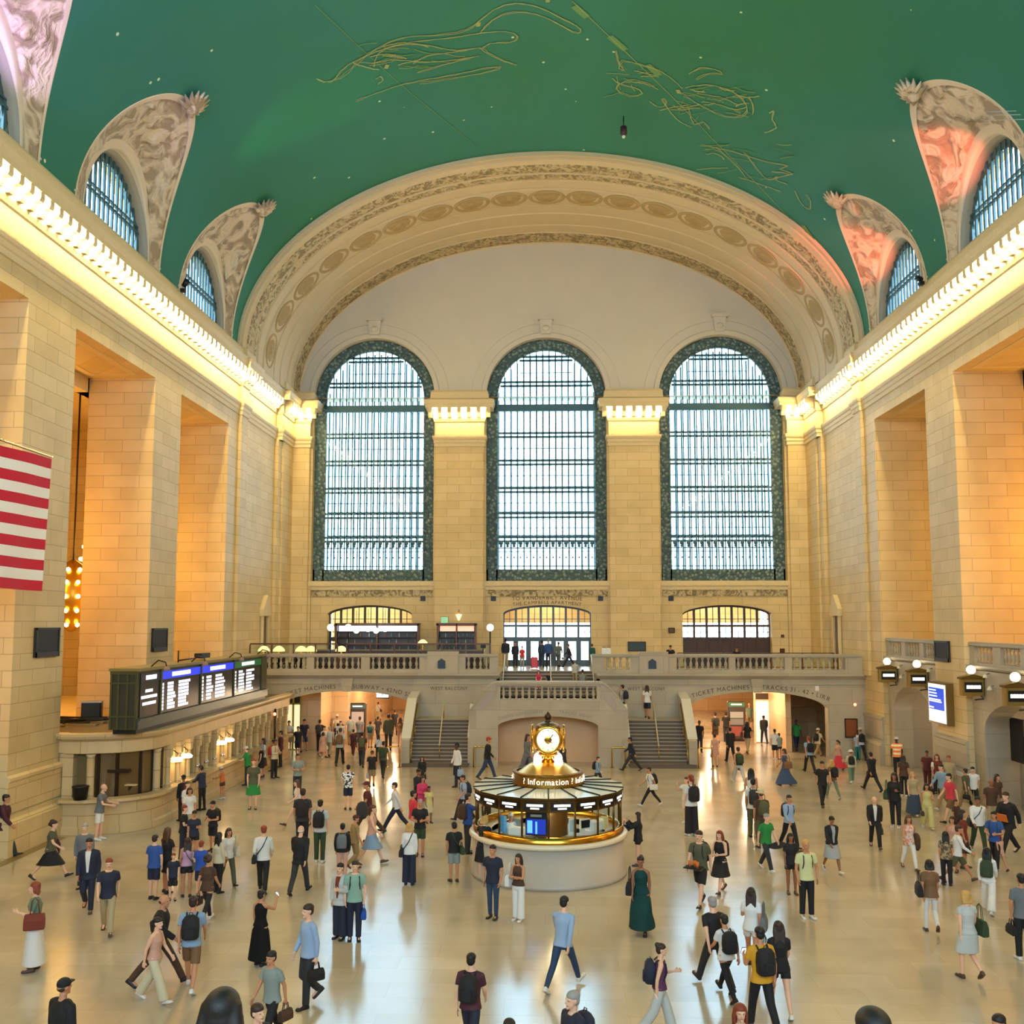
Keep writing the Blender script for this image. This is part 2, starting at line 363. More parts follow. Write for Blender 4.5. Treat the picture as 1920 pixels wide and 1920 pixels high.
# sill ledge and carved frieze below the great windows
mb = MB()
for a, b in WIN:
    mb.box(a-.15, YW-.22, 9.2, b+.15, YW+.5, 9.5); mb.box(a-.05, YW-.12, 8.95, b+.05, YW, 9.2)
S(mb.build('window_sill', TIM, ww))
mb = MB()
for a, b in WIN: mb.box(a, YW-.06, 8.55, b, YW, 8.95)
S(mb.build('carved_frieze', ORN, ww))
# pilasters with lit capitals between the windows
PIL = [(XL, -14.75), (-6.8, -3.75), (4.08, 7.15), (15.15, XR)]
for k, (a, b) in enumerate(PIL):
    mb = MB(); d = .45
    mb.box(a, YW-d, ZB, b, YW, 17.9)
    if k in (1, 2): mb.box(a-.12, YW-.2, ZB, b+.12, YW, 17.9)
    else: mb.box(min(a, b)-(.15 if k == 3 else 0), YW-.2, ZB, max(a, b)+(.15 if k == 0 else 0), YW, 17.9)
    S(mb.build('wall_pilaster', STONE, ww))
    mb = MB(); md = MB(); bl = []
    if k in (1, 2): pts = [(a, YW+.3), (a, YW-d), (b, YW-d), (b, YW+.3)]
    elif k == 0: pts = [(a-.1, YW-d), (b, YW-d), (b, YW+.3)]
    else: pts = [(a, YW+.3), (a, YW-d), (b+.1, YW-d)]
    run(mb, pts)
    x0, x1 = (a-.3, b+.3) if k in (1, 2) else ((a+.6, b+.3) if k == 0 else (a-.3, b-.6))
    cornice_bits(md, Vector((x0, YW-d, 0)), Vector((1, 0, 0)), Vector((0, -1, 0)), x1-x0, bulbs=bl)
    finish('trim_%d' % (4+k), mb, md, bl)
# ---- great arch: soffit with mouldings, carved bands and rosettes
AZ, AA, AB = 21.4, 16.37, 10.42
NT = 96
def ell(t, d): return (XC+(AA-d)*math.cos(t), AZ+(AB-d)*math.sin(t))
def band(mb, prof, mi, t0=-.04, t1=PI+.04, n=NT, smooth=False):
    rows = []
    for i in range(n+1):
        t = t0+(t1-t0)*i/n; rows.append([(ell(t, d)[0], y, ell(t, d)[1]) for y, d in prof])
    mb.grid(rows, mi, smooth)
arch = MB()
band(arch, [(49.9, -.6), (49.9, .0), (50.15, .0), (50.15, .12), (50.35, .14)], 0)
band(arch, [(50.35, .14), (50.55, .2)], 0); band(arch, [(50.55, .2), (50.6, .26), (51.3, .28)], 1); band(arch, [(51.3, .28), (51.34, .22), (51.46, .22), (51.5, .3)], 0)
band(arch, [(51.5, .3), (52.0, .32)], 1)
band(arch, [(52.0, .32), (52.05, .24), (52.2, .24), (52.25, .34), (53.0, .36), (53.05, .3), (53.15, .3), (53.2, .4), (55.0, .42), (55.05, .34), (55.15, .34), (55.2, .42), (56.2, .44), (56.25, .5), (57.6, .52), (57.65, .46), (57.8, .46), (57.85, .54), (58.7, .56), (58.74, .5), (58.84, .5), (58.88, .6)], 0)
band(arch, [(58.88, .6), (60.25, .62)], 1); band(arch, [(60.25, .62), (60.3, .54), (60.42, .54), (60.5, .66), (60.6, .66)], 0)
ao = S(arch.build('trim_8', [PLAST, ORN]))
ros = MB(); rows = []
for r, h in ((.0, .1), (.12, .12), (.16, .05), (.22, .04), (.46, .1), (.52, .02), (.6, .02), (.64, .09), (.74, .09), (.78, 0)):
    rows.append([((r+.02)*math.cos(2*PI*k/48)*(1.35 if r > .55 else 1.25), (r+.02)*math.sin(2*PI*k/48)*(1.05), h*(1 if r < .18 or r > .5 else .35+.65*abs(math.cos(PI*k*10/48)))) for k in range(48)])
ros.rings(rows, 0, True, True)
rme = ros.mesh('rosette', mat('rosette_stone', '#ab9569', .7))
_ts = np.linspace(0, PI, 2001); _p = np.array([ell(t, .42) for t in _ts]); _s = np.concatenate([[0], np.cumsum(np.hypot(*np.diff(_p, axis=0).T))])
for i in range(19):
    t = float(np.interp(_s[-1]*(i+.5)/19, _s, _ts)); x, z = ell(t, .4)
    nx, nz = -math.cos(t)/AA, -math.sin(t)/AB; n = Vector((nx, 0, nz)).normalized(); tx = Vector((0, 1, 0)).cross(n)
    o = bpy.data.objects.new('rosette', rme); col.objects.link(o); o.parent = ao
    o.matrix_world = Matrix.Translation((x, 54.1, z)) @ Matrix((tx, n.cross(tx), n)).transposed().to_4x4()
    o.matrix_basis = o.matrix_world
# ---- vaulted ceiling, open where the lunettes cut in
CZ, CA, CB = 21.5, 16.47, 10.55
BAYS = [(22.6+29.2)/2, 35.75, 45.35, (13.1+19.7)/2, 6.9]
LW, LH = 3.75, 5.65
def groin_ang(y):
    """start angle of the vault at this y"""
    for c in BAYS:
        if abs(y-c) < LW:
            h = LH*math.sqrt(1-((y-c)/LW)**2); return math.asin(min(.99, h/CB))
    return 0.0
ys = []
for a, b in [(-14, BAYS[4]-LW), (BAYS[4]+LW, BAYS[3]-LW), (BAYS[3]+LW, BAYS[0]-LW), (BAYS[0]+LW, BAYS[1]-LW), (BAYS[1]+LW, BAYS[2]-LW), (BAYS[2]+LW, 50.3)]:
    ys += list(np.linspace(a, b, 6 if b-a > 1 else 3))
for c in BAYS: ys += [c-LW*math.cos(PI*i/64) for i in range(1, 64)]
ys = sorted(ys); rows = []
for y in ys:
    g = groin_ang(y); rows.append([(XC+CA*math.cos(t), y, CZ+CB*math.sin(t)) for t in np.linspace(g, PI-g, 81)])
ceil = MB(); ceil.grid(rows, 0, True)
ceil.add([(XL-.5, -14, 33.2), (XR+.5, -14, 33.2), (XR+.5, 62, 33.2), (XL-.5, 62, 33.2)], [(0, 1, 2, 3)])
# ceiling paint and the faint gold star figures drawn on it
def ceilmat():
    m = bpy.data.materials.new('teal_ceiling_paint'); m.use_nodes = True; nt = m.node_tree; b = nt.nodes['Principled BSDF']; L = nt.links.new
    tc = nt.nodes.new('ShaderNodeTexCoord'); n = nt.nodes.new('ShaderNodeTexNoise'); n.inputs['Scale'].default_value = .09; n.inputs['Detail'].default_value = 3
    L(tc.outputs['Object'], n.inputs['Vector']); r = nt.nodes.new('ShaderNodeValToRGB')
    r.color_ramp.elements[0].position = .35; r.color_ramp.elements[0].color = lin('#1e6e50'); r.color_ramp.elements[1].position = .65; r.color_ramp.elements[1].color = lin('#247468')
    L(n.outputs[0], r.inputs[0])
    v = nt.nodes.new('ShaderNodeTexVoronoi'); v.inputs['Scale'].default_value = .75; L(tc.outputs['Object'], v.inputs['Vector'])
    c = nt.nodes.new('ShaderNodeMath'); c.operation = 'LESS_THAN'; c.inputs[1].default_value = .05; L(v.outputs[0], c.inputs[0])
    mx = nt.nodes.new('ShaderNodeMix'); mx.data_type = 'RGBA'; L(c.outputs[0], mx.inputs[0]); L(r.outputs[0], mx.inputs[6]); mx.inputs[7].default_value = lin('#c8d8b0')
    L(mx.outputs[2], b.inputs['Base Color']); b.inputs['Roughness'].default_value = .8; return m
GOLD = mat('gold_line_paint', '#8f9a58', .6); GOLD2 = mat('gold_wash_paint', '#5a8a50', .7)
def vaultpt(x, y, k=.997):
    r = ray(x, y); a, c = CA*k, CB*k; ox, oz = CAM.x-XC, CAM.z-CZ
    A = (r.x/a)**2+(r.z/c)**2; B = 2*(ox*r.x/a**2+oz*r.z/c**2); D = (ox/a)**2+(oz/c)**2-1
    t = (-B+math.sqrt(max(0, B*B-4*A*D)))/(2*A); return CAM+r*t
def stroke(mb, pix, w, mi, wig=0, rnd=random):
    P = []
    for i in range(len(pix)-1):
        for k in range(4):
            f = k/4; P.append((pix[i][0]*(1-f)+pix[i+1][0]*f, pix[i][1]*(1-f)+pix[i+1][1]*f))
    P.append(pix[-1]); Q = []
    for i, p in enumerate(P):     # smooth
        a, b = P[max(0, i-2)], P[min(len(P)-1, i+2)]; Q.append(vaultpt((a[0]+b[0]+2*p[0])/4+rnd.uniform(-wig, wig), (a[1]+b[1]+2*p[1])/4+rnd.uniform(-wig, wig)))
    L_ = []; R_ = []
    for i, p in enumerate(Q):
        d = (Q[min(i+1, len(Q)-1)]-Q[max(0, i-1)]).normalized(); n = Vector(((p.x-XC)/CA**2, 0, (p.z-CZ)/CB**2)).normalized()
        s = d.cross(n).normalized()*w/2; L_.append(p+s); R_.append(p-s)
    mb.grid([L_, R_], mi, False)
rs = random.Random(3)
fig = [[(600, 155), (640, 150), (668, 120), (700, 95), (745, 72), (800, 66), (860, 62), (890, 48), (925, 15), (970, 5), (1010, 12), (1050, 32), (1085, 50), (1092, 60), (1078, 63), (1030, 35), (985, 20), (940, 24), (905, 52), (900, 62)],
 [(590, 145), (622, 160), (636, 132), (668, 112), (720, 90), (770, 78), (830, 74), (880, 66), (930, 58), (968, 62), (972, 74), (950, 82), (915, 80), (905, 92)],
 [(700, 130), (705, 100), (740, 84), (790, 82), (830, 92), (870, 96), (900, 88), (912, 100), (950, 118), (970, 122)],
 [(660, 192), (720, 168), (770, 155), (840, 142), (900, 130), (950, 124), (920, 136), (850, 146), (780, 156)],
 [(705, 150), (712, 140), (722, 150), (708, 156)], [(770, 120), (800, 105), (840, 100), (880, 92)], [(775, 140), (830, 122), (890, 108)], [(690, 120), (740, 110), (800, 118), (860, 112), (905, 104)],
 [(1155, 92), (1160, 120), (1175, 135), (1158, 130), (1165, 112), (1200, 122), (1235, 132), (1260, 148), (1282, 168)],
 [(1145, 145), (1165, 160), (1190, 162), (1210, 175), (1180, 184), (1150, 168), (1170, 150), (1205, 150), (1230, 165)],
 [(1215, 190), (1240, 205), (1255, 190), (1235, 180), (1260, 215), (1275, 230), (1300, 240)],
 [(1290, 140), (1310, 125), (1340, 128), (1360, 140), (1330, 134), (1300, 150)],
 [(1280, 165), (1320, 158), (1365, 165), (1395, 185), (1405, 210), (1380, 222), (1340, 212), (1300, 190), (1280, 178)],
 [(1300, 175), (1350, 180), (1390, 200)], [(1310, 190), (1355, 196), (1395, 214)], [(1400, 180), (1415, 195), (1412, 215)], [(1290, 200), (1300, 240), (1320, 225), (1330, 245)],
 [(1440, 215), (1455, 205), (1445, 225), (1462, 240), (1430, 250)], [(1310, 270), (1350, 278), (1400, 290), (1440, 305), (1490, 310), (1450, 318), (1500, 325), (1440, 335), (1480, 345)],
 [(1320, 290), (1345, 285), (1360, 300)], [(1390, 280), (1420, 320), (1440, 340), (1460, 330)], [(1380, 330), (1420, 345), (1470, 360)], [(1490, 355), (1500, 380), (1520, 398), (1522, 375), (1510, 362)], [(1340, 275), (1380, 310), (1400, 335)]]
for pl in fig:
    for k in range(2): stroke(ceil, [(x+rs.uniform(-3, 3)*k, y+rs.uniform(-3, 3)*k) for x, y in pl], .035, 1, .8, rs)
for (cx, cy, rx, ry, n) in [(780, 110, 95, 28, 26), (1190, 150, 42, 30, 12), (1345, 190, 58, 28, 22), (1400, 300, 80, 34, 14), (1300, 215, 40, 22, 8)]:
    for k in range(n):
        x, y = cx+rs.uniform(-1, 1)*rx, cy+rs.uniform(-1, 1)*ry; a = rs.uniform(-.5, .5) if rx > 50 else rs.uniform(0, 3); l = rs.uniform(12, 34)
        stroke(ceil, [(x-l*math.cos(a), y-l*math.sin(a)*.5), (x, y+rs.uniform(-5, 5)), (x+l*math.cos(a), y+l*math.sin(a)*.5)], rs.choice((.035, .06)), rs.choice((1, 2)), .6, rs)
stroke(ceil, [(580, 0), (660, 75), (740, 150), (820, 215), (900, 280)], .03, 2)
stroke(ceil, [(1060, -10), (1160, 85), (1270, 190), (1330, 255), (1420, 345), (1480, 410), (1530, 460)], .03, 1)
for a, b in [((1072, 8), (1105, 36)), ((1138, 64), (1178, 98)), ((1210, 118), (1240, 145)), ((1502, 418), (1528, 455))]: stroke(ceil, [a, b], .32, 2)
for x, y, r in [(897, 46, .28), (725, 125, .28), (1272, 172, .3), (1027, 0, .3)]: stroke(ceil, [(x-5, y), (x+5, y)], r, 1)
co = S(ceil.build('ceiling', [ceilmat(), GOLD, GOLD2]))
# small camera pod hanging from the vault
p = vaultpt(1169, 216); q = empty('ceiling_camera_pod', (p.x, p.y, p.z-.05), 0, 'small dark pod hanging alone from the teal vaulted ceiling', 'camera')
MB().tube([(0, 0, 0), (0, 0, -.5)], .03).build('suspension_rod', BLACK, q); MB().lathe([(.05, -.5), (.16, -.55), (.17, -.9), (.1, -1.0)]).build('housing', mat('pod_purple', '#3c1f33', .5), q); MB().ball((0, 0, -1.05), .09, 10).build('lens', mat('pale_lens', '#d8d8d8', .2), q)
# ---- lunettes
def lunette(c, sx, side_o, idx):
    o = S(empty('window_%d' % idx, (0, 0, 0))); wx = XC+sx*(HW+.25); wr_, wh = 2.9, 3.45
    N = 64
    def G(t): z = CZ+LH*math.sin(t); return Vector((XC+sx*CA*math.sqrt(1-((z-CZ)/CB)**2), c-LW*math.cos(t), z))
    def W(t): return Vector((wx, c-wr_*math.cos(t), 21.6+wh*math.sin(t)))
    fr = [0, .002, .085, .095]+list(np.linspace(.11, .86, 22))+[.875, .89, .93, .97, 1]
    rel = []; rim = []; rows = {f: [] for f in fr}
    for i in range(N+1):
        t = PI*i/N; g, w = G(t), W(t)
        n = Vector((0, math.cos(t), -math.sin(t)))
        for f in fr:
            p = g.lerp(w, f); off = 0
            if f == 0: off = -.08
            if .1 < f < .87:
                off = -.06; q = noise.noise(Vector((p.x*1.3+idx, p.y*1.3, p.z*1.3)))+.5*noise.noise(Vector((p.x*3.1, p.y*3.1+idx, p.z*3.1)))
                env = min(1, (math.sin(t)**.6)*1.2)*min(1, (f-.1)/.08)*min(1, (.87-f)/.08)
                off += max(0, q)*.42*env
            elif f in (.89, .93): off = .16
            elif f > 0: off = .03
            rows[f].append(tuple(p+n*off))
    a = MB(); a.grid([rows[f] for f in fr[:4]], 0, False); a.grid([rows[f] for f in fr[-6:]], 0, True); a.build('lunette_rim', PINKP, o)
    a = MB(); a.grid([rows[f] for f in fr[3:-5]], 0, True); a.build('relief_panel', RELIEF, o)
    # tip ornament: cluster of leaves where the groin peaks
    T = G(PI/2); a = MB()
    for k in range(11):
        an = -1.9+k*.38; d = Vector((-sx*math.cos(an)*.9, math.sin(an), .55*math.cos(an))); b = T+Vector((0, 0, -.12))
        a.tube([b, b+d*.35+Vector((0, 0, -.12)), b+d*.75], [.07, .13, .02], 6)
    a.ball(tuple(T+Vector((0, 0, -.2))), .26, 10); a.build('leaf_finial', RELIEF, o)
    # embrasure and window
    a = MB(); rr = []
    for dx, k in ((-.06, 1.04), (.02, .99), (.2, .975), (.36, .97), (.45, .97)):
        rr.append([(wx+sx*dx, c-wr_*k*math.cos(PI*i/N), 21.55+wh*k*math.sin(PI*i/N)) for i in range(N+1)])
    a.grid(rr, 0, True); a.box(wx-sx*.05, c-wr_, 21.2, wx+sx*.7, c+wr_, 21.58); a.build('embrasure', mat('embrasure_grey', '#a39a88', .8), o)  # backlit shade of the embrasure is put into its grey
    x = wx+sx*.34; R_, H_ = wr_*.97, wh*.97; a = MB()
    top = lambda u: 21.55+H_*math.sqrt(max(0, 1-((u-c)/R_)**2))
    rr = []
    for k in (1.03, .9):
        rr.append([(x, c-R_*k*math.cos(PI*i/N), 21.55+H_*k*math.sin(PI*i/N)) for i in range(N+1)])
    rr.append([(x+sx*.15, p[1], p[2]) for p in rr[1]])
    a.grid(rr, 0, False); a.build('window_frame', IRONO, o)
    a = MB(); n = 15
    for k in range(1, n):
        u = c-R_+2*R_*k/n; a.box(x-.04, u-.06, 21.6, x+.04, u+.06, top(u))
    a.box(x-.06, c-R_, 22.9, x+.06, c+R_, 23.0); a.box(x-.06, c-R_, 23.15, x+.06, c+R_, 23.22); a.box(x-.1, c-R_, 21.55, x+.1, c+R_, 21.7)
    a.build('mullion_grid', IRON, o)
    a = MB(); us = np.linspace(c-R_, c+R_, 25)
    for p_, q_ in zip(us, us[1:]): a.add([(x+sx*.05, p_, 21.6), (x+sx*.05, q_, 21.6), (x+sx*.05, q_, top(q_)), (x+sx*.05, p_, top(p_))], [(0, 1, 2, 3)])
    a.build('window_glass', GLASS, o)
k = 4
for c in BAYS[:3]:
    for sx, so in ((-1, wl), (1, wr)): lunette(c, sx, so, k); k += 1
# ---- three great west windows
TR = [20.55, 18.8, 17.03, 15.27, 13.66, 12.15]
for wi, (a0, b0) in enumerate(WIN):
    o = S(empty('window_%d' % (wi+1), (0, 0, 0))); c, r = (a0+b0)/2, (b0-a0)/2; y0 = YW+.38; fb = .72; ri = r-fb
    top = lambda u, r_=r, c=c: 21.2+math.sqrt(max(0, r_*r_-(u-c)**2))
    f = MB()
    f.box(a0, y0, 9.4, a0+fb, y0+.18, 21.2); f.box(b0-fb, y0, 9.4, b0, y0+.18, 21.2); f.box(a0, y0-.06, 9.4, b0, y0+.2, 10.25)
    rows = []
    for i in range(49):
        t = PI*i/48; rows.append([(c+q*math.cos(t), y0+d, 21.2+q*math.sin(t)) for q, d in ((r, 0), (r-.08, -.06), (r-.14, 0), (ri+.12, 0), (ri+.06, -.06), (ri, 0), (ri, .2))])
    f.grid(rows, 0, False)
    for xx in (a0+.06, a0+fb-.06, b0-.06, b0-fb+.06): f.box(xx-.05, y0-.06, 9.4, xx+.05, y0, 21.2)
    f.build('window_frame', IRONO, o)
    xi0, xi1 = a0+fb, b0-fb; n = 15; st = (xi1-xi0)/n
    ti = lambda u: 21.2+math.sqrt(max(0, ri*ri-(u-c)**2))
    g = MB(); gb = MB(); st_ = MB(); yb = y0+.78
    for k in range(n+1):
        u = xi0+k*st
        if 0 < k < n: g.box(u-.035, y0, 10.2, u+.035, y0+.12, ti(u)+.02)
        gb.box(u-.055, yb, 9.5, u+.055, yb+.08, ti(min(max(u, xi0+.05), xi1-.05)))
        if k < n:
            # bluish glare beside the sash bars, added as strips of tinted glass
            for e in (u+.075, u+st-.075-.08): st_.add([(e, yb, 9.5), (e+.08, yb, 9.5), (e+.08, yb, ti(e)), (e, yb, ti(e))], [(0, 1, 2, 3)])
            # little scroll heads and diamonds of the lowest row
            m = u+st/2
            for z, q in ((11.9, .13), (11.72, .09), (11.0, .06)): g.ball((m, y0+.04, z), q, 8, sq=(1.1, .4, 1))
    for z in TR+[22.1, 23.75]:
        w = math.sqrt(max(.01, ri*ri-max(0, z-21.2)**2)); th = .2 if z == 20.55 else .07
        if z == 20.55: g.box(xi0, y0-.04, z-.22, xi1, y0+.16, z+.22); gb.box(xi0, y0+.16, z-.1, xi1, yb, z+.12)
        else:
            g.box(c-w, y0, z-.19, c+w, y0+.12, z-.06); g.box(c-w, y0, z+.06, c+w, y0+.12, z+.19)
            gb.box(c-w, yb, z+.24, c+w, yb+.06, z+.34); gb.box(c-w, yb, z-.75, c+w, yb+.04, z-.7)
    for z in (10.45, 11.6): g.box(xi0, y0, z-.03, xi1, y0+.1, z+.03)
    g.build('mullion_grid', IRON, o); gb.build('outer_sash', mat('sash_glare_blue', '#6fa0b4', .5), o); st_.build('glare_strips', GLASSB, o)  # sash blue is window glare put into the colour
    a = MB(); us = np.linspace(a0+.02, b0-.02, 41)
    for p_, q_ in zip(us, us[1:]): a.add([(p_, y0+.06, 9.5), (q_, y0+.06, 9.5), (q_, y0+.06, top(q_)), (p_, y0+.06, top(p_))], [(0, 1, 2, 3)])
    a.build('window_glass', GLASS, o)
# small square vents and bronze tablet on the west wall
def px_box(mb, x0, y0, x1, y1, d, th, mi=0):
    p, q = on(x0, y0, 1, d), on(x1, y1, 1, d); mb.box(p.x, d-th, q.z, q.x, d, p.z, mi)
vm = None
for k, (x, y) in enumerate([(793, 1122), (925, 1122), (1126, 1122), (1258, 1122)]):
    p = on(x, y, 1, YW); o = empty('wall_vent', (p.x, YW, p.z), 0, 'small square dark vent high on west wall, number %s counting from the left' % ['one', 'two', 'three', 'four'][k], 'vent', 'square vents under the great windows')
    MB().box(-.16, -.04, -.16, .16, 0, .16).build('vent_frame', BLACK, o); a = MB(); [a.box(-.13, -.06, -.12+.06*i, .13, -.04, -.1+.06*i) for i in range(5)]; a.build('louvre', mat('vent_slate', '#2c3a4a', .5), o)
def tablet(name, x0, y0, x1, y1, d, label, c='#20302e', catn='plaque'):
    p, q = on(x0, y0, 1, d), on(x1, y1, 1, d); o = empty(name, ((p.x+q.x)/2, d, q.z), 0, label, catn); w, h = (q.x-p.x)/2, p.z-q.z
    MB().bevbox(-w, -.06, 0, w, 0, h, .02).build('plate', mat('patina_'+c[1:], c, .45, .3), o)
    a = MB(); a.box(-w, -.08, 0, -w+.05, -.05, h); a.box(w-.05, -.08, 0, w, -.05, h); a.box(-w, -.08, 0, w, -.05, .05); a.box(-w, -.08, h-.05, w, -.05, h); a.build('plate_border', BRONZE, o)
    return o
tablet('wall_tablet', 1177, 1203, 1211, 1221, YW-.45, 'wide low dark green tablet on the west wall pier right of the central doors', '#2b3b3c')
tablet('fire_alarm_box', 1253, 1177, 1265, 1187, YW, 'small brown box on west wall left of the dark right-hand doors', '#5a3f22', 'alarm box')
tablet('notice_plate', 1462, 1216, 1471, 1224, YW, 'small brown plate low on wall right of the dark right-hand doors', '#5a2f1c')
tablet('light_switch', 1464, 1190, 1470, 1195, YW, 'tiny brown fitting above the small plate right of the dark doors', '#7a5a2c', 'fitting')
# ---- doors under the windows
for di, (a, b, z0, zs, rise) in enumerate(doors):
    o = S(empty('door_%d' % (di+1), (0, 0, 0))); y = YW+.5; top = segtop((a+b)/2, (b-a)/2, zs, rise); n = 7; st = (b-a)/n
    dk = [mat('door_bronze', '#4c4436', .45, .4), mat('door_bluegrey', '#4e5a60', .45, .4), mat('door_walnut', '#3b2113', .45)][di]
    f = MB(); z1, z2 = 6.72, 5.95
    for k in range(n+1): f.box(a+k*st-.07, y, z0, a+k*st+.07, y+.14, min(top(min(max(a+k*st, a+.02), b-.02)), 9)+.02)
    for z in (z1, z2): f.box(a, y-.02, z-.07, b, y+.14, z+.07)
    us = np.linspace(a, b, 29)
    for p_, q_ in zip(us, us[1:]): f.add([(p_, y-.02, top(p_)-.12), (q_, y-.02, top(q_)-.12), (q_, y-.02, top(q_)+.02), (p_, y-.02, top(p_)+.02)], [(0, 1, 2, 3)])
    for k in range(n):
        m = a+(k+.5)*st; f.box(m-.02, y+.02, z2, m+.02, y+.08, top(m)); 
        for z in ((z1+z2)/2, z1+.42): f.box(a+k*st, y+.02, z-.02, a+(k+1)*st, y+.08, z+.02)
    f.build('door_frame', dk, o)
    # leaves: solid wood right-hand set, glazed elsewhere
    for k in range(n):
        u = a+k*st
        if di == 2:
            lf = MB(); lf.box(u+.07, y+.03, z0, u+st-.07, y+.1, z2-.07); lf.box(u+.14, y, z0+.2, u+st-.14, y+.03, z0+.7); lf.box(u+.14, y, z0+.85, u+st-.14, y+.03, z2-.2)
            lf.build('door_leaf', dk, o)
        else:
            lf = MB(); lf.box(u+.07, y+.03, z0, u+.16, y+.1, z2-.07); lf.box(u+st-.16, y+.03, z0, u+st-.07, y+.1, z2-.07); lf.box(u+.16, y+.03, z0, u+st-.16, y+.1, z0+.35); lf.box(u+.16, y+.03, z2-.2, u+st-.16, y+.1, z2-.07)
            lf.build('door_leaf', dk, o)
    a_ = MB(); 
    for p_, q_ in zip(us, us[1:]): a_.add([(p_, y+.06, z0), (q_, y+.06, z0), (q_, y+.06, top(q_)), (p_, y+.06, top(p_))], [(0, 1, 2, 3)])
    a_.build('door_glass', GLASS, o)
# vestibules behind the doors: ceiling and a wall above so only the lower part looks to the street
mb = MB()
mb.box(-14, YW+5.5, 6.9, 14.5, YW+5.8, 9.4); mb.box(-14.5, YW+1.3, 9.0, 15, YW+5.8, 9.3)
mb.box(-14.5, YW+1.3, 4.0, 15, YW+8, ZB); mb.box(7.6, YW+1.3, ZB, 7.8, YW+5.8, 9.1); mb.box(-7.9, YW+1.3, ZB, -7.7, YW+5.8, 9.1)
mb.box(-14.4, YW+5.4, ZB, -7.7, YW+5.75, 9.1); mb.box(-2.9, YW+1.3, ZB, -2.7, YW+5.8, 9.1); mb.box(3.2, YW+1.3, ZB, 3.4, YW+5.8, 9.1)
mb.box(7.6, YW+5.5, ZB, 14.5, YW+5.8, 5.9)
S(mb.build('wall_vestibule', STONE))
# ================================================================= WEST BALCONY AND STAIRS
ARL, ARR = (-14.0, -6.75), (7.4, 14.65)
mb = MB(); th = .6
wallmb(XL, -3.7, 0, 4.05, [(ARL[0], ARL[1], 0.0, segtop(-10.375, 3.625, 2.5, .85))], 1, YB, th, mb=mb)
wallmb(4.1, XR, 0, 4.05, [(ARR[0], ARR[1], 0.0, segtop(11.025, 3.625, 2.5, .85))], 1, YB, th, mb=mb)
mb.box(-3.7, YB, 0, 4.1, YB+th, 3.0); mb.box(-3.7, YB, 3.0, -2.35, YB+th, 4.05); mb.box(2.75, YB, 3.0, 4.1, YB+th, 4.05)
wb = S(mb.build('wall_balcony', GREY))
mb = MB()
mb.box(XL, YB, 4.0, -2.35, YW+6, ZB); mb.box(2.75, YB, 4.0, XR, YW+6, ZB); mb.box(-2.35, 54.9, 4.0, 2.75, YW+6, ZB)
S(mb.build('floor_balcony', mat('balcony_marble', '#b0a58e', .25)))
mb = MB()
for a, b in ((XL, -2.35), (2.75, XR)):
    mb.prism([(YB, 4.0), (YB-.1, 4.02), (YB-.24, 4.16), (YB-.3, 4.18), (YB-.3, 4.3), (YB, 4.3)], 0, a, b)
    mb.box(a, YB-.06, 3.72, b, YB, 3.8)
S(mb.build('balcony_cornice', GREY, wb))
# keystones and pier strips beside the arches
mb = MB()
for c in (-10.375, 11.025): mb.prism([(c-.22, 3.32), (c+.22, 3.32), (c+.34, 4.02), (c-.34, 4.02)], 1, YB-.14, YB)
S(mb.build('arch_keystone', GREY, wb))
# ---- turned balusters and balustrades
bal = MB().lathe([(.09, 0), (.09, .05), (.05, .07), (.04, .1), (.075, .2), (.085, .28), (.06, .38), (.035, .46), (.045, .5), (.06, .53), (.08, .57), (.08, .62)], n=10)
BAL = bal.mesh('baluster', GREY)
def balustrade(x0, x1, y, z, secs, label, ax=0, h=1.0, d=.32, post=None, face=None):
    """straight balustrade; secs = baluster ranges, rest is solid pedestal"""
    o = empty('balustrade', (0, 0, 0), 0, label, 'balustrade'); c = (x0+x1)/2
    o.location = (c, y, z) if ax == 0 else (y, c, z)
    P = (lambda u0, w0, a, u1, w1, b: (u0-c, w0, a, u1-c, w1, b)) if ax == 0 else (lambda u0, w0, a, u1, w1, b: (w0, u0-c, a, w1, u1-c, b))
    m = MB(); m.box(*P(x0, -d/2-.04, h-.14, x1, d/2+.04, h-.03)); m.box(*P(x0, -d/2, h-.03, x1, d/2, h)); m.box(*P(x0, -d/2+.04, h-.18, x1, d/2-.04, h-.14)); m.build('handrail', GREY, o)
    m = MB(); m.box(*P(x0, -d/2, 0, x1, d/2, h-.8)); m.build('base_rail', GREY, o)
    edges = [x0]+[v for s_ in secs for v in s_]+[x1]
    for a, b in zip(edges[::2], edges[1::2]):
        if b-a > .02: m = MB(); m.box(*P(a, -d/2+.02, h-.8, b, d/2-.02, h-.16)); m.build('pedestal', GREY, o)
    for a, b in secs:
        n = max(2, round((b-a)/.31))
        for k in range(n):
            u = a+(k+.5)*(b-a)/n; q = bpy.data.objects.new('baluster', BAL); col.objects.link(q); q.parent = o
            q.location = (u-c, 0, h-.8) if ax == 0 else (0, u-c, h-.8)
    return o
def X_(x): return on(x, 1240, 1, YB).x
secs = [(X_(a), X_(b)) for a, b in [(500, 576), (590, 678), (694, 787), (873, 918)]]
yb_ = YB-.02
b1 = balustrade(XL+.02, X_(934), yb_, 4.3, secs, 'long stone balustrade on the west balcony, left of the central stairs')
secs = [(X_(a), X_(b)) for a, b in [(1133, 1182), (1268, 1366), (1378, 1470), (1483, 1583)]]
b2 = balustrade(X_(1110), XR-.02, yb_, 4.3, secs, 'long stone balustrade on the west balcony, right of the central stairs')
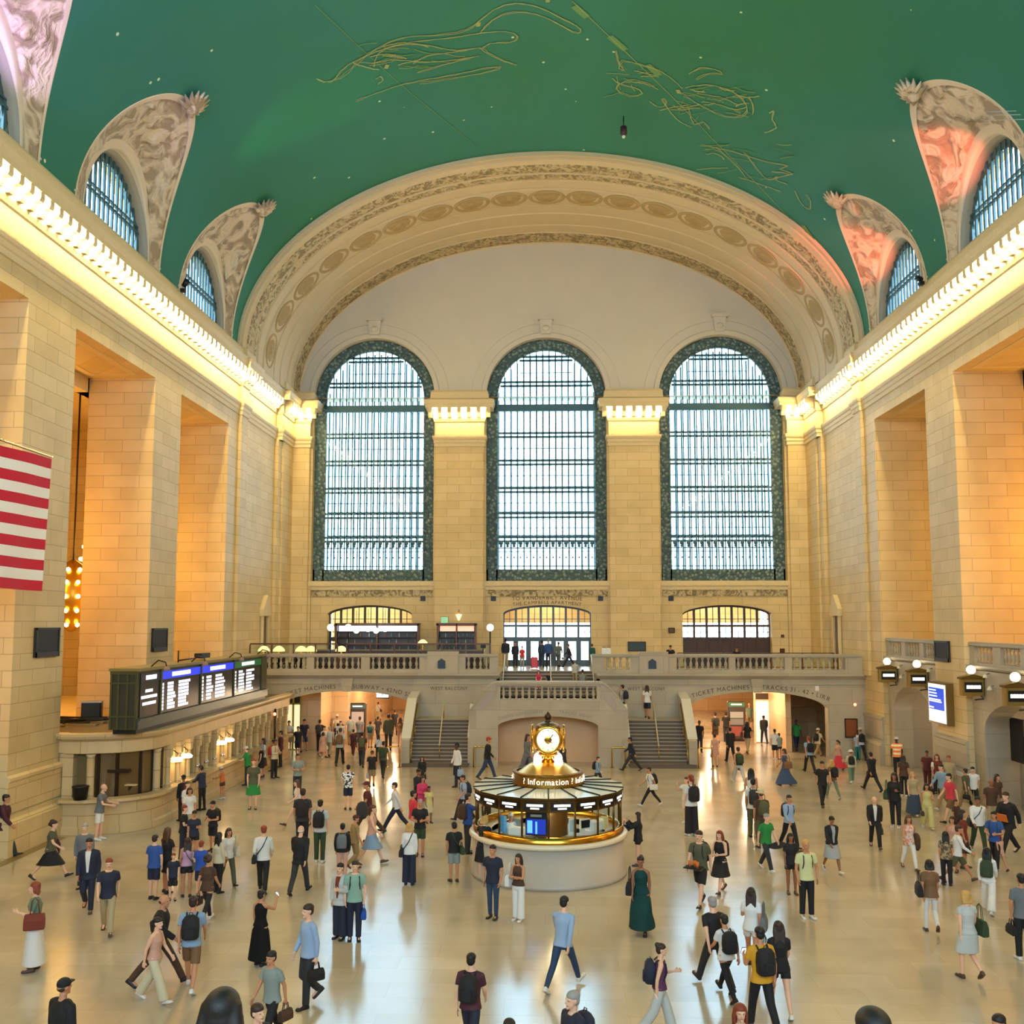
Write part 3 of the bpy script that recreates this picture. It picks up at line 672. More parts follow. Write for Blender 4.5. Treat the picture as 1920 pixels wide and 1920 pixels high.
for x0, x1, b_, s_ in ((802, 860, b1, 'left'), (1198, 1252, b2, 'right')):
    o = MB(); a, b = X_(x0), X_(x1); o.box(a-b_.location.x, -.24, -.02, b-b_.location.x, .24, 1.12); o.build('pedestal', GREY, b_)
for x, s_ in ((829, 'left'), (1222, 'right')):
    o = MB(); o.prism([(-.2, 0), (.2, 0), (.2, .38), (.1, .44), (0, .52), (-.1, .44), (-.2, .38)], 1, -.05, 0)
    tag(o.build('shield_plaque', mat('dark_slate_plaque', '#26323c', .4, .2), loc=(X_(x), yb_-.24, 4.55)), 'arched dark plaque on balustrade pedestal %s of the central stairs' % s_, 'plaque')
for x in (1108, 938):   # thin steel rail ends at the top of the central flight
    pass
# ---- central block with curved parapet, twin flights and landing
cx = .2
STEP = mat('worn_step_stone', '#5a4e42', .55, vary=.12, vscale=4); NOSE = mat('step_nosing', '#a09482', .45) 
mb = MB()
YF = 47.75
def ztop(u):
    a = abs(u-cx)
    if a < 2.55: return 3.05
    return 3.05+.92-(a-2.55)**1.35*.9 if a < 3.9 else 2.5
# front wall of the block with arched recess; top follows the parapet curve
us = list(np.linspace(-3.65, -2.35, 14))+list(np.linspace(-2.35, 2.75, 3))[1:]+list(np.linspace(2.75, 4.05, 14))[1:]
top = segtop(.17, 2.42, 1.95, .45)
def zt(u): a = abs(u-cx); return 4.0-max(0, a-2.55)**1.5*.95 if a >= 2.549 else 3.15
for a, b in zip(us, us[1:]):
    if abs((a+b)/2-cx) > 2.55:
        for y in (YF, YF+.35): mb.add([(a, y, 0), (b, y, 0), (b, y, zt(b)), (a, y, zt(a))], [(0, 1, 2, 3)])
        mb.add([(a, YF, zt(a)), (b, YF, zt(b)), (b, YF+.35, zt(b)), (a, YF+.35, zt(a))], [(0, 1, 2, 3)])
wallmb(-2.35, 2.75, 0, 3.15, [(-2.25, 2.59, 0, top)], 1, YF, .35, mb=mb)
mb.box(-3.64, YF+.1, 0, -3.36, YB, 2.0); mb.box(3.76, YF+.1, 0, 4.04, YB, 2.0)
mb.box(-2.4, YF+.35, 2.6, 2.8, YB+1, 3.0)                      # central landing slab
blk = S(mb.build('wall_stair_block', GREY))
mb = MB(); mb.box(-2.3, YF+1.7, 0, 2.7, YF+1.8, 2.7); mb.box(-2.35, YF+.35, 0, -2.3, YF+1.8, 2.7); mb.box(2.7, YF+.35, 0, 2.75, YF+1.8, 2.7)
S(mb.build('recess_wall', mat('peach_stone', '#d8b284', .5, vary=.05), blk))
# capping of the curve
cap = MB(); pts = [u for u in us]; rows = []
for u in us:
    z = zt(u) if abs(u-cx) >= 2.549 else 4.0
    rows.append([(u, YF-.08, z-.02), (u, YF-.08, z+.09), (u, YF+.43, z+.09), (u, YF+.43, z-.02)])
cap.grid(rows, 0, False, True); S(cap.build('parapet_coping', GREY, blk))
for s_ in (-1, 1):   # sunk panels on the curved cheeks
    m = MB(); q = [cx+s_*v for v in (2.7, 3.0, 3.3)]; m.prism([(q[0], 3.25), (q[2], 2.6), (q[2], 3.0), (q[1], 3.42), (q[0], 3.65)], 1, YF-.03, YF); S(m.build('cheek_panel', mat('pinkish_marble', '#a0948c', .5), blk))
bc = balustrade(-2.35, 2.75, YF+.17, 3.1, [(-2.15, 2.55)], 'short balustrade at head of the curved stair block above the lit arch', h=.92, d=.28)
def flight(name, x0, x1, y0, y1, z0, z1, n, label, par=None):
    o = empty(name, ((x0+x1)/2, y0, z0), 0, label, 'stairs'); c = (x0+x1)/2
    for k in range(n):
        a = y0+(y1-y0)*k/n; m = MB(); zz = z0+(z1-z0)*(k+1)/n
        m.box(x0-c, a-y0, 0 if k == 0 else (z1-z0)*k/n-.02, x1-c, y1-y0+.02, zz-z0-.03); m.box(x0-c, a-y0-.03, zz-z0-.035, x1-c, a-y0+(y1-y0)/n, zz-z0, 1)
        m.build('step', [STEP, NOSE], o)
    return o
L1 = flight('stair_flight', -6.55, -3.72, YF, 49.9, 0, 2.05, 13, 'lower stone stair flight left of the curved block')
L2 = flight('stair_flight', 4.12, 6.95, YF, 49.9, 0, 2.05, 13, 'lower stone stair flight right of the curved block')
for o, s_ in ((L1, -1), (L2, 1)):
    m = MB(); m.box(-1.75 if s_ < 0 else -1.45, -.35, 0, 1.45 if s_ < 0 else 1.75, 0, .15); m.box(-1.5, -.2, .1, 1.5, -.01, .16)
    m.build('bottom_step', STEP, o)
flight('stair_flight', -2.35, 2.75, 52.2, 54.9, 3.0, ZB, 8, 'upper central stair flight rising to the west balcony')
# landings and turning steps
mb = MB(); mb.box(-6.95, 49.9, 1.8, -3.35, YB, 2.05); mb.box(3.75, 49.9, 1.8, 7.35, YB, 2.05)
mb.box(-2.35, YB, 2.6, 2.75, 52.25, 3.0)
for s_ in (-1, 1):
    for k in range(6):
        u = cx+s_*(3.55-k*.18); mb.box(cx+s_*2.5, YF+.4, 2.0, u, YB, 2.05+(k+1)*.158)
mb.box(-2.5, YB, 0, -2.35, 55.1, 4.0); mb.box(2.75, YB, 0, 2.9, 55.1, 4.0); mb.box(-2.5, 54.95, 0, 2.9, 55.1, 4.0)
S(mb.build('floor_stair_landing', GREY))
# outer sloping parapets with coping painted pale for light on the tops, central and side handrails
for s_, fl in ((-1, L1), (1, L2)):
    xo = -6.95 if s_ < 0 else 6.95; m = MB()
    q = [(YF-.1, 0), (YF-.1, 1.25), (YF+.25, 1.35), (49.9, 3.0), (YB, 3.25), (YB, 0)]
    m.prism(q, 0, xo, xo+.4); S(m.build('stair_parapet', GREY, blk))
    m = MB(); m.prism([(YF+.1, 1.32), (YF+.2, 1.44), (49.9, 3.1), (YB, 3.35), (YB, 3.25), (49.9, 3.0)], 0, xo-.04, xo+.44); S(m.build('stair_coping', mat('lit_top_coping', '#c8c6bd', .4), blk))
    xi = -3.72 if s_ < 0 else 3.75; m = MB()
    m.prism([(YF-.05, 0), (YF-.05, 1.3), (YF+.2, 1.4), (49.6, 2.75), (49.6, 0)], 0, xi, xi+.36); S(m.build('stair_parapet', GREY, blk))
    m = MB(); m.prism([(YF+.15, 1.38), (YF+.2, 1.5), (49.6, 2.85), (49.6, 2.75)], 0, xi-.03, xi+.4); S(m.build('stair_coping', MATS['lit_top_coping'], blk))
    xm = (-6.55-3.72)/2 if s_ < 0 else (4.12+6.95)/2
    o = empty('stair_handrail', (xm, YF+.3, 0), 0, 'pale metal handrail down the middle of the lower %s stair flight' % ('left' if s_ < 0 else 'right'), 'handrail')
    MB().tube([(0, -.1, 1.0), (0, 0, 1.02), (0, 2.0, 2.9), (0, 2.1, 2.95)], .03).build('rail', mat('pale_metal', '#cfc9b4', .3, .6), o)
    for y, z0_, z1_ in ((0, .15, 1.02), (1.0, .95, 1.97), (2.0, 1.95, 2.9)): MB().tube([(0, y, z0_), (0, y, z1_)], .022).build('post', BRASS, o)
    for xr_, lb in ((-6.48 if s_ < 0 else 6.88, 'outer'), (-3.65 if s_ < 0 else 4.05, 'inner')):
        o = empty('stair_handrail', (xr_, YF+.3, 0), 0, 'brass wall handrail on the %s side of the lower %s stair flight' % (lb, 'left' if s_ < 0 else 'right'), 'handrail')
        MB().tube([(0, -.3, 1.0), (0, 0, 1.05), (0, 1.9, 2.85)], .028).build('rail', BRASS, o); MB().tube([(0, -.3, .02), (0, -.3, 1.0)], .025).build('post', BRASS, o); MB().tube([(0, 1.0, 1.95), (.0, 1.0, 1.0)], .02).build('post', BRASS, o)
for x in (-7.3, 7.65, -3.1, 3.55):
    lb = {-7.3: 'left of the left stair foot', 7.65: 'right of the right stair foot', -3.1: 'between left stair foot and block', 3.55: 'between block and right stair foot'}[x]
    o = empty('crowd_barrier', (x, YF-.45 if abs(x) > 5 else YF-.3, 0), 0, 'low brass hoop barrier standing %s' % lb, 'barrier')
    MB().tube([(-.32, 0, 0), (-.32, 0, .92), (-.27, 0, .98), (.27, 0, .98), (.32, 0, .92), (.32, 0, 0)], .03).build('hoop', BRASS, o)
    MB().lathe([(.1, 0), (.1, .02), (.04, .04)], (-.32, 0, 0), 12).build('foot', BRASS, o); MB().lathe([(.1, 0), (.1, .02), (.04, .04)], (.32, 0, 0), 12).build('foot', BRASS, o)
for x, s_ in ((-2.2, 'left'), (2.62, 'right'), (.35, 'centre')):
    o = empty('stair_handrail', (x, 52.1, 3.0), 0, 'slim white handrail at the %s of the upper central stair flight' % s_, 'handrail')
    MB().tube([(0, 0, 0), (0, 0, .95), (0, 2.7, 2.15), (0, 2.9, 2.15), (0, 2.9, 1.25)], .025).build('rail', mat('white_metal', '#d8dcdc', .3, .3), o)
# ---- passages under the balcony
PW = stone('passage_stone', '#d6b78c', '#cda97b', '#a58458', 1.8, .9, .01, .35, .1)
mb = MB(); P0, P1 = YB+.6, 78
mb.box(-19.5, P0, 3.55, -4.6, P1, 3.9); mb.box(4.9, P0, 3.55, 20, P1, 3.9)          # ceilings
mb.box(-19.5, P1, 0, -4.6, P1+.4, 3.6); mb.box(4.9, P1, 0, 20, P1+.4, 3.6)
mb.box(-4.9, P0, 0, -4.6, P1, 3.6); mb.box(4.9, P0, 0, 5.2, P1, 3.6); mb.box(-19.6, P0, 0, -19.3, P1, 3.6); mb.box(19.7, P0, 0, 20, P1, 3.6)
mb.box(-13.35, 53.5, 0, -12.25, 56.9, 3.6); mb.box(-12.4, 56.2, 0, -11.3, 56.9, 3.6); mb.box(-12.35, 56.85, 0, -12.1, P1, 3.55)      # piers and returns, left
mb.box(-16.2, 55.2, 0, -14.3, 55.6, 3.6); mb.box(-14.5, P0, 0, -14.2, 55.5, 3.6)
mb.box(13.3, 60.5, 0, 20, 61, 3.6); mb.box(13.0, 53.5, 0, 13.3, 61, 3.6)
S(mb.build('wall_passage', PW))
# warm ceiling lamps in the passages (visible fittings)
lampm = MB().lathe([(.0, 0), (.34, 0), (.36, -.05), (.3, -.14), (.0, -.18)], n=20).mesh('lamp_bowl', mat('passage_lamp', '#ffffff', .5, emit='#ffd9a0', es=14))
PL = [(-13.2, 54.0), (-9.5, 54.5), (-7, 59), (-10, 64), (-7.5, 71), (8.0, 56.5), (11.2, 55), (9.5, 62), (11.5, 68), (8, 73)]
for k, (x, y) in enumerate(PL):
    o = tag(bpy.data.objects.new('ceiling_lamp', lampm), 'glowing shallow bowl lamp on the low ceiling of the %s passage' % ('left' if x < 0 else 'right'), 'ceiling lamp', 'bowl lamps in the %s passage' % ('left' if x < 0 else 'right'))
    col.objects.link(o); o.location = (x, y, 3.55)
    l = bpy.data.lights.new('passage_light', 'POINT'); l.energy = 520; l.color = (1, .72, .44); l.shadow_soft_size = .3; q = bpy.data.objects.new('passage_light', l); col.objects.link(q); q.location = (x, y, 3.2); q.parent = None
# shops: glazed lit fronts
def glow(name, c, es): return mat(name, '#ffffff', .6, emit=c, es=es)
def shopfront(x0, x1, y, z1, label, facing='y', n=3, c='#fff0c8', frame='#c9bc8a', es=1.6):
    o = empty('shop_front', ((x0+x1)/2, y, 0), 0, label, 'shop front'); w = (x1-x0)/2; m = MB()
    for k in range(n+1): m.box(-w+2*w*k/n-.05, -.08, 0, -w+2*w*k/n+.05, .05, z1)
    m.box(-w, -.08, z1-.5, w, .05, z1-.42); m.box(-w, -.08, z1-.06, w, .05, z1); m.build('frame', mat('frame_'+frame[1:], frame, .4), o)
    MB().box(-w, -.04, z1-.42, w, .04, z1-.06).build('fascia', mat('fascia_dark', '#3a2a20', .5), o)
    MB().box(-w, 0, .05, w, .03, z1-.5).build('lit_glazing', glow('shop_glow_'+c[1:], c, es), o)
    return o
shopfront(-14.2, -13.35, 53.55, 2.95, 'pale green framed glass doors at left end of the left passage', c='#f3efb0', frame='#a9a24e', es=.8, n=2)
shopfront(-7.9, -5.0, 62, 3.1, 'bright white shop windows at far right of the left passage', c='#fff3dc', es=2.6, n=4)
o = shopfront(12.2, 14.2, 57.5, 2.9, 'lit shop window by the group on the right of the right passage', c='#fff3d6', frame='#d9cfae', es=.45, n=2)
shopfront(5.4, 8.4, 76.9, 3.0, 'far lit doors at left end of the right passage', c='#ffe6b0', es=.8, n=4)
# poster, way sign
def panel(name, x, y, z0, w, h, c, label, cat, parts=(), em=0, th=.1, rz=0):
    o = empty(name, (x, y, z0), rz, label, cat); MB().bevbox(-w/2, -th/2, 0, w/2, th/2, h, .02).build('casing', mat('case_'+c[1:], c, .4), o)
    for i, (nm, x0, q0, x1, q1, cc, e) in enumerate(parts):
        MB().box(x0, -th/2-.015, q0, x1, -th/2, q1).build(nm, mat('pc_%s_%g' % (cc[1:], e), cc, .5, emit=cc if e else None, es=e), o)
    return o
panel('wall_poster', -8.5, 70, 1.3, 1.5, 1.3, '#c65a1e', 'orange poster on the far wall of the left passage', 'poster', [('print', -.65, .1, .65, 1.2, '#d8702c', 0)])
panel('hanging_sign', -9.0, 54.4, 2.72, .75, .62, '#3a3a3a', 'white hanging sign with a dark mark in the left passage', 'sign', [('lit_face', -.33, .06, .33, .56, '#f3f7f4', 1.6), ('emblem', -.05, .14, .05, .46, '#2c3b44', 0)])
def kiosk(x, y, label, top, bands, h=2.1, w=.95):
    o = empty('advertising_kiosk', (x, y, 0), 0, label, 'kiosk'); MB().bevbox(-w/2, -.2, .0, w/2, .2, h, .03).build('casing', mat('kiosk_bronze', '#3a2d24', .4), o)
    MB().box(-w/2+.02, -.23, h-.32, w/2-.02, -.2, h-.04).build('header', mat('header_'+top[1:], top, .4), o)
    MB().box(-w/2+.18, -.24, h-.2, w/2-.2, -.23, h-.14).build('header_lettering', WHITEGLOW, o)
    MB().box(-w/2-.05, -.25, 0, w/2+.05, .25, .16).build('base', BRONZE, o)
    for nm, z0, z1, cc, e in bands: MB().box(-w/2+.12, -.225, z0, w/2-.12, -.2, z1).build(nm, mat('kp_%s_%g' % (cc[1:], e), cc, .4, emit=cc if e else None, es=e), o)
    return o
pk = on(1381, 1389, 2, 0); kiosk(pk.x, pk.y, 'dark advertising kiosk with green header standing in the right passage', '#35613f', [('screen', 1.35, 1.7, '#8d8a80', .35), ('screen', .95, 1.3, '#6d6a62', .3), ('screen', .3, .85, '#7e3b2c', .35)], h=2.3, w=1.0)
pk = on(671, 1389, 2, 0); kiosk(pk.x, pk.y, 'dark advertising kiosk with grey green header standing in the left passage', '#3f5c55', [('screen', .5, 1.7, '#a89a90', .5)], h=2.2, w=.95)
# red framed box on stone wall right of right arch
tablet('hose_cabinet', 1583, 1347, 1608, 1383, YB, 'reddish brown cabinet set in stone right of the right arch', '#8a4a20', 'cabinet')
o = empty('red_warning_light', tuple(on(1602, 1321, 1, YB)), 0, 'small glowing red warning light above the reddish brown cabinet', 'warning light'); MB().lathe([(.07, 0), (.07, .06)], ax='y', c=(0, -.06, 0)).build('bracket', STEEL, o); MB().ball((0, -.1, 0), .08, 10).build('lens', mat('red_glow', '#ffffff', .5, emit='#ff7a50', es=4), o)
MB().box(-.09, -.03, 0, .09, 0, .24).build('wall_notice', mat('paper', '#e8e2dc', .7), loc=tuple(on(1532, 1295, 1, YB))); tag(bpy.data.objects['wall_notice'], 'small white paper notice on stone above right end of right arch', 'notice')
# ---- incised lettering
def glyph(ch, cache={}):
    if ch not in cache:
        cu = bpy.data.curves.new('g', 'FONT'); cu.body = ch; cu.size = 1; cu.extrude = .0; ob = bpy.data.objects.new('g', cu)
        me = ob.to_mesh(); vs = [tuple(v.co) for v in me.vertices]; fs = [tuple(p.vertices) for p in me.polygons]
        w = max([v[0] for v in vs]) if vs else .3; cache[ch] = (vs, fs, w); ob.to_mesh_clear(); bpy.data.objects.remove(ob); bpy.data.curves.remove(cu)
    return cache[ch]
def letter(s, xc, zf, size, y, par, m, spread=1.0, name='engraved_lettering'):
    """text on a wall facing -Y, centred at xc, baseline z = zf(x)"""
    mb = MB(); adv = [(.32 if ch == ' ' else glyph(ch)[2]+.12)*size*spread for ch in s]; x = xc-sum(adv)/2
    for ch, a in zip(s, adv):
        if ch != ' ':
            vs, fs, w = glyph(ch); xm = x+a/2; sl = (zf(xm+.1)-zf(xm-.1))/.2; an = math.atan(sl); z0 = zf(xm)
            mb.add([(xm+(vx*size-w*size/2)*math.cos(an)-vz*size*math.sin(an), y, z0+(vx*size-w*size/2)*math.sin(an)+vz*size*math.cos(an)) for vx, vz, _ in vs], fs)
        x += a
    o = mb.build(name, m, par)
    return S(o) if par is not None and par.get('kind') == 'structure' else o
INK = mat('incised_shadow', '#4a4030', .7)
def arcz(c, hw, zs, rise, off): 
    f = segtop(c, hw, zs, rise); return lambda u: f(min(max(u, c-hw+.05), c+hw-.05))+off
letter('TICKET MACHINES', -12.45, arcz(-10.375, 3.9, 2.5, .85, .14), .31, YB-.012, wb, INK)
letter('SUBWAY \u2022 42ND ST', -8.55, arcz(-10.375, 3.9, 2.5, .85, .14), .31, YB-.012, wb, INK)
letter('TICKET MACHINES', 9.15, arcz(11.025, 3.9, 2.5, .85, .14), .31, YB-.012, wb, INK)
letter('TRACKS 31 - 42 \u2022 LIRR', 13.0, arcz(11.025, 3.9, 2.5, .85, .14), .31, YB-.012, wb, INK)
letter('WEST BALCONY', -5.0, lambda u: 3.42, .23, YB-.012, wb, INK); letter('WEST BALCONY', 5.3, lambda u: 3.42, .23, YB-.012, wb, INK)
letter('TO VANDERBILT AVENUE', .18, lambda u: 8.36-.016*(u-.18)**2, .33, YW-.012, ww, INK); letter('THE CAMPBELL APARTMENT', .18, lambda u: 8.08-.03*(u-.18)**2, .29, YW-.012, ww, INK)
letter('DINING CONCOURSE', -1.15, lambda u: 2.5-.06*(u-.17)**2+.07, .2, YF-.012, blk, mat('faint_incision', '#857c70', .7))
letter('TRACKS 100-117', 1.5, lambda u: 2.5-.06*(u-.17)**2+.07, .2, YF-.012, blk, MATS['faint_incision'])
# ================================================================= TICKET OFFICE (left)
TO = stone('ticket_office_stone', '#c9b184', '#bfa678', '#8d744a', 1.6, .62, .012, .4, .15)
XF = -13.45
# plan outline: flat east end, bowed bay, long front along y
bay = []
for i in range(13):
    t = i/12; a = -PI/2+t*PI/2*1.0
    bay.append((-15.1+1.75*math.cos(a)+.0, 33.95+1.75*math.sin(a)+.1))
out = [(-17.4, 32.35), (-15.9, 32.35), (-15.9, 32.2), (-15.1, 32.2)]+bay[1:]+[(XF+.1, 34.3), (XF+.1, 50.9)]
def sweep(mb, pts, prof, mi=0):
    """vertical profile (inset, z) swept along a plan polyline; inset is outward (right of travel)"""
    P = [Vector((x, y, 0)) for x, y in pts]; rows = []
    for i, p in enumerate(P):
        d = (P[min(i+1, len(P)-1)]-P[max(i-1, 0)]).normalized(); n = Vector((d.y, -d.x, 0)); rows.append([tuple(p+n*q+Vector((0, 0, z))) for q, z in prof])
    mb.grid(rows, mi, False)
to = S(empty('wall_ticket_office', (0, 0, 0)))
mb = MB()
sweep(mb, out, [(.12, 0), (.12, .22), (.04, .28), (.04, 1.0), (.28, 1.06), (.28, 1.16), (-.1, 1.18)])          # base and counter
sweep(mb, out, [(.0, 2.62), (.05, 2.64), (.05, 3.02), (.2, 3.1), (.26, 3.2), (.26, 3.28), (-.1, 3.3), (-.1, 2.6), (0, 2.62)])
S(mb.build('office_front', TO, to))
mb = MB(); poly = [(x, y) for x, y in out]; poly = [(-16.15, 50.9), (-17.4, 50.9)]+[]  # roof deck
n = len(out); v = [(x, y, 3.2) for x, y in out]+[(-17.4, 50.9, 3.2)]
mb.add(v, [tuple(range(len(v)))]); mb.box(-17.4, 32.6, 1.1, -15.3, 32.9, 2.7)
S(mb.build('office_roof', mat('roof_deck', '#6b5a34', .8, vary=.2), to))
# east end: pilasters and plain wall, bowed service window
mb = MB()
mb.box(-17.4, 32.4, 1.16, -16.0, 32.9, 2.62); mb.box(-16.0, 32.3, 1.16, -15.65, 32.6, 2.62)
for q in bay[8:9]: pass
for i in (0, 11): 
    x, y = bay[i]; mb.lathe([(.16, 1.16), (.13, 1.25), (.13, 2.5), (.18, 2.6)], (x-(.12 if i else 0), y+.1, 0), 12)
S(mb.build('office_pilaster', TO, to))
mb = MB(); r0 = [(x-.25*math.cos(-PI/2+PI/2*i/12), y-.25*math.sin(-PI/2+PI/2*i/12)) for i, (x, y) in enumerate(bay)]
mb.grid([[(x, y, 1.16) for x, y in r0], [(x, y, 2.62) for x, y in r0]], 0, True)
S(mb.build('bay_window_glazing', mat('dim_glass', '#5f4b2a', .15, spec=.8), to))
mb = MB()
for i in (1, 4, 8, 11): x, y = r0[i]; mb.box(x-.05, y-.05, 1.16, x+.05, y+.05, 2.62)
mb.box(r0[3][0]-.1, r0[3][1]-.06, 1.95, r0[7][0]+.0, r0[7][1]-.3, 2.06)
S(mb.build('bay_window_frame', BRONZE, to))
# long front: arcade of ticket windows
CY0, CY1, NW = 34.6, 50.2, 16
mb = MB(); colm = MB(); st = (CY1-CY0)/NW
tp = {}
holes = []
for k in range(NW): a = CY0+k*st+.2; b = CY0+(k+1)*st-.2; holes.append((a, b, 1.2, circtop((a+b)/2, (b-a)/2, 2.2)))
wallmb(CY0-.3, CY1+.7, 1.16, 2.64, holes, 0, XF-.25, .3, mb=mb, seg=10)
S(mb.build('ticket_arcade', TO, to))
for k in range(NW+1):
    y = CY0+k*st; colm.lathe([(.12, 1.16), (.12, 1.24), (.08, 1.28), (.085, 2.05), (.12, 2.1), (.09, 2.14), (.13, 2.24)], (XF+.1, y, 0), 12)
    colm.prism([(y-.1, 2.24), (y+.1, 2.24), (y+.16, 2.64), (y-.16, 2.64)], 0, XF+.0, XF+.24)
S(colm.build('arcade_columns', TO, to))
mb = MB(); mb.box(XF-.9, CY0-.3, 1.16, XF-.85, CY1+.7, 2.7); mb.box(XF-.9, CY0-.3, 1.1, XF, CY1+.7, 1.17)
for k in range(NW+1): y = CY0+k*st; mb.box(XF-.9, y-.03, 1.16, XF-.26, y+.03, 2.64)
S(mb.build('ticket_window_back', mat('ticket_wood', '#6e4a22', .4), to))
mb = MB(); mb.box(XF-.2, CY0, 1.19, XF+.02, CY1, 1.24); 
S(mb.build('counter_slab', GREY, to))
shade = MB().lathe([(.0, .08), (.16, .06), (.22, 0), (.2, -.06), (.0, -.09)], n=18).mesh('lamp_glass', mat('counter_lamp', '#ffffff', .5, emit='#ffe4b0', es=9))
arm = MB().tube([(0, 0, .1), (.05, 0, .2), (-.1, 0, .32), (-.3, 0, .3)], .02, 6).mesh('lamp_arm', BRONZE)
for k, nm in ((1, 'second'), (2, 'third'), (6, 'seventh'), (7, 'eighth')):
    y = CY0+(k-.5)*st; o = empty('counter_lamp', (XF+.22, y, 2.05), 0, 'glowing oval glass lamp hanging before the %s ticket window from the near corner' % nm, 'lamp', 'oval lamps along the ticket windows')
    q = bpy.data.objects.new('lamp_glass', shade); col.objects.link(q); q.parent = o; q = bpy.data.objects.new('lamp_arm', arm); col.objects.link(q); q.parent = o
    l = bpy.data.lights.new('counter_light', 'POINT'); l.energy = 45; l.color = (1, .72, .38); l.shadow_soft_size = .12; q = bpy.data.objects.new('counter_light', l); col.objects.link(q); q.location = (XF-.45, y, 2.15)
chm = MB(); chm.lathe([(.05, 0), (.05, .02), (.012, .03), (.012, .16), (.09, .2), (.1, .26), (.06, .32), (.0, .34)], n=14)
chme = chm.mesh('scanner', mat('card_reader_chrome', '#c8c8d0', .2, .9))
for k in (3, 4, 5, 6):
    o = tag(bpy.data.objects.new('card_reader', chme), 'small chrome-headed card reader on the ticket counter', 'card reader', 'card readers on the ticket counter'); col.objects.link(o); o.location = (XF+.12, CY0+k*st, 1.24)
# wall hooks and small shelves on counter front
for i, (x, y) in enumerate([(246, 1473), (175, 1521), (229, 1513)]):
    p = on(x, y, 1, 33.2) if i else on(x, y, 0, XF+.2)
    o = empty('counter_shelf', (p.x, p.y, p.z), 0, ['small stone ledge on counter front left of the cap wearer', 'small pale ledge low on the curved counter front', 'small bronze bracket low on the curved counter front'][i], 'bracket')
    MB().box(-.18, -.1, 0, .18, .1, .04).build('ledge', TO if i < 2 else BRONZE, o); MB().prism([(-.08, -.18), (.08, 0), (-.08, 0)], 1, -.03, .03).build('bracket_leg', BRONZE, o)
o = empty('trash_bin', (-15.45, 31.9, 0), 0, 'black bin on counter beside the bowed service window', 'bin')
o.location = (-15.25, 32.05, 1.17); MB().lathe([(.2, 0), (.25, .4), (.26, .42), (.22, .42)], n=16).build('bin_body', BLACK, o); MB().lathe([(.27, .4), (.27, .44)], n=16).build('bin_rim', BLACK, o)
# ---- departure board on the office roof
BX0, BX1, BY0, BY1, BZ0, BZ1 = XF-.85, XF+.05, 31.9, 46.9, 3.45, 5.35
o = empty('departure_board', ((BX0+BX1)/2, (BY0+BY1)/2, BZ0-.15), 0, 'long dark green departure board with glowing screens above the ticket windows', 'departure board')
OX, OY, OZ = o.location
def bb(nm, m, *bx):
    mb = MB()
    for q in bx: mb.box(q[0]-OX, q[1]-OY, q[2]-OZ, q[3]-OX, q[4]-OY, q[5]-OZ)
    return mb.build(nm, m, o)
BG = mat('board_green_metal', '#4b4a26', .45, .4); BD = mat('board_black', '#0b0c0e', .25, .1)
bb('cabinet', BG, (BX0, BY0, BZ0, BX1, BY1, BZ1)); bb('plinth', BLACK, (BX0+.08, BY0+.1, BZ0-.15, BX1-.05, BY1, BZ0))
bb('end_panel_frame', BG, *[(x, BY0-.05, BZ0, x+.07, BY0, BZ1) for x in (BX0, BX0+.24, BX1-.36, BX1-.07)], (BX0-.01, BY0-.06, BZ1-.1, BX1+.01, BY0, BZ1+.01), (BX0-.01, BY0-.06, BZ1-.42, BX1+.01, BY0, BZ1-.36), (BX0-.01, BY0-.06, BZ0+.4, BX1+.01, BY0, BZ0+.46))
bb('end_panel', mat('board_olive_dark', '#2c2a16', .5), (BX0+.07, BY0-.01, BZ0+.05, BX1-.07, BY0+.01, BZ1-.1))
bb('cornice', mat('board_top', '#8a7f4e', .4, .5), (BX0-.06, BY0-.06, BZ1, BX1+.1, BY1+.06, BZ1+.1))
bb('ledge', mat('board_ledge', '#46544f', .35, .6), (BX1, BY0, BZ0+.28, BX1+.12, BY1, BZ0+.33), (BX1, BY0, BZ0, BX1+.06, BY1, BZ0+.28))
SCR = []
for x0, x1, hc, rows in [(262, 299, '#101020', 0), (301, 374, '#1c32d8', 8), (376, 436, '#1c32d8', 7), (438, 488, '#0f4a24', 7)]:
    ya, yb2 = on(x0, 1280, 0, BX1).y, on(x1, 1270, 0, BX1).y; SCR.append((ya, yb2, hc, rows))
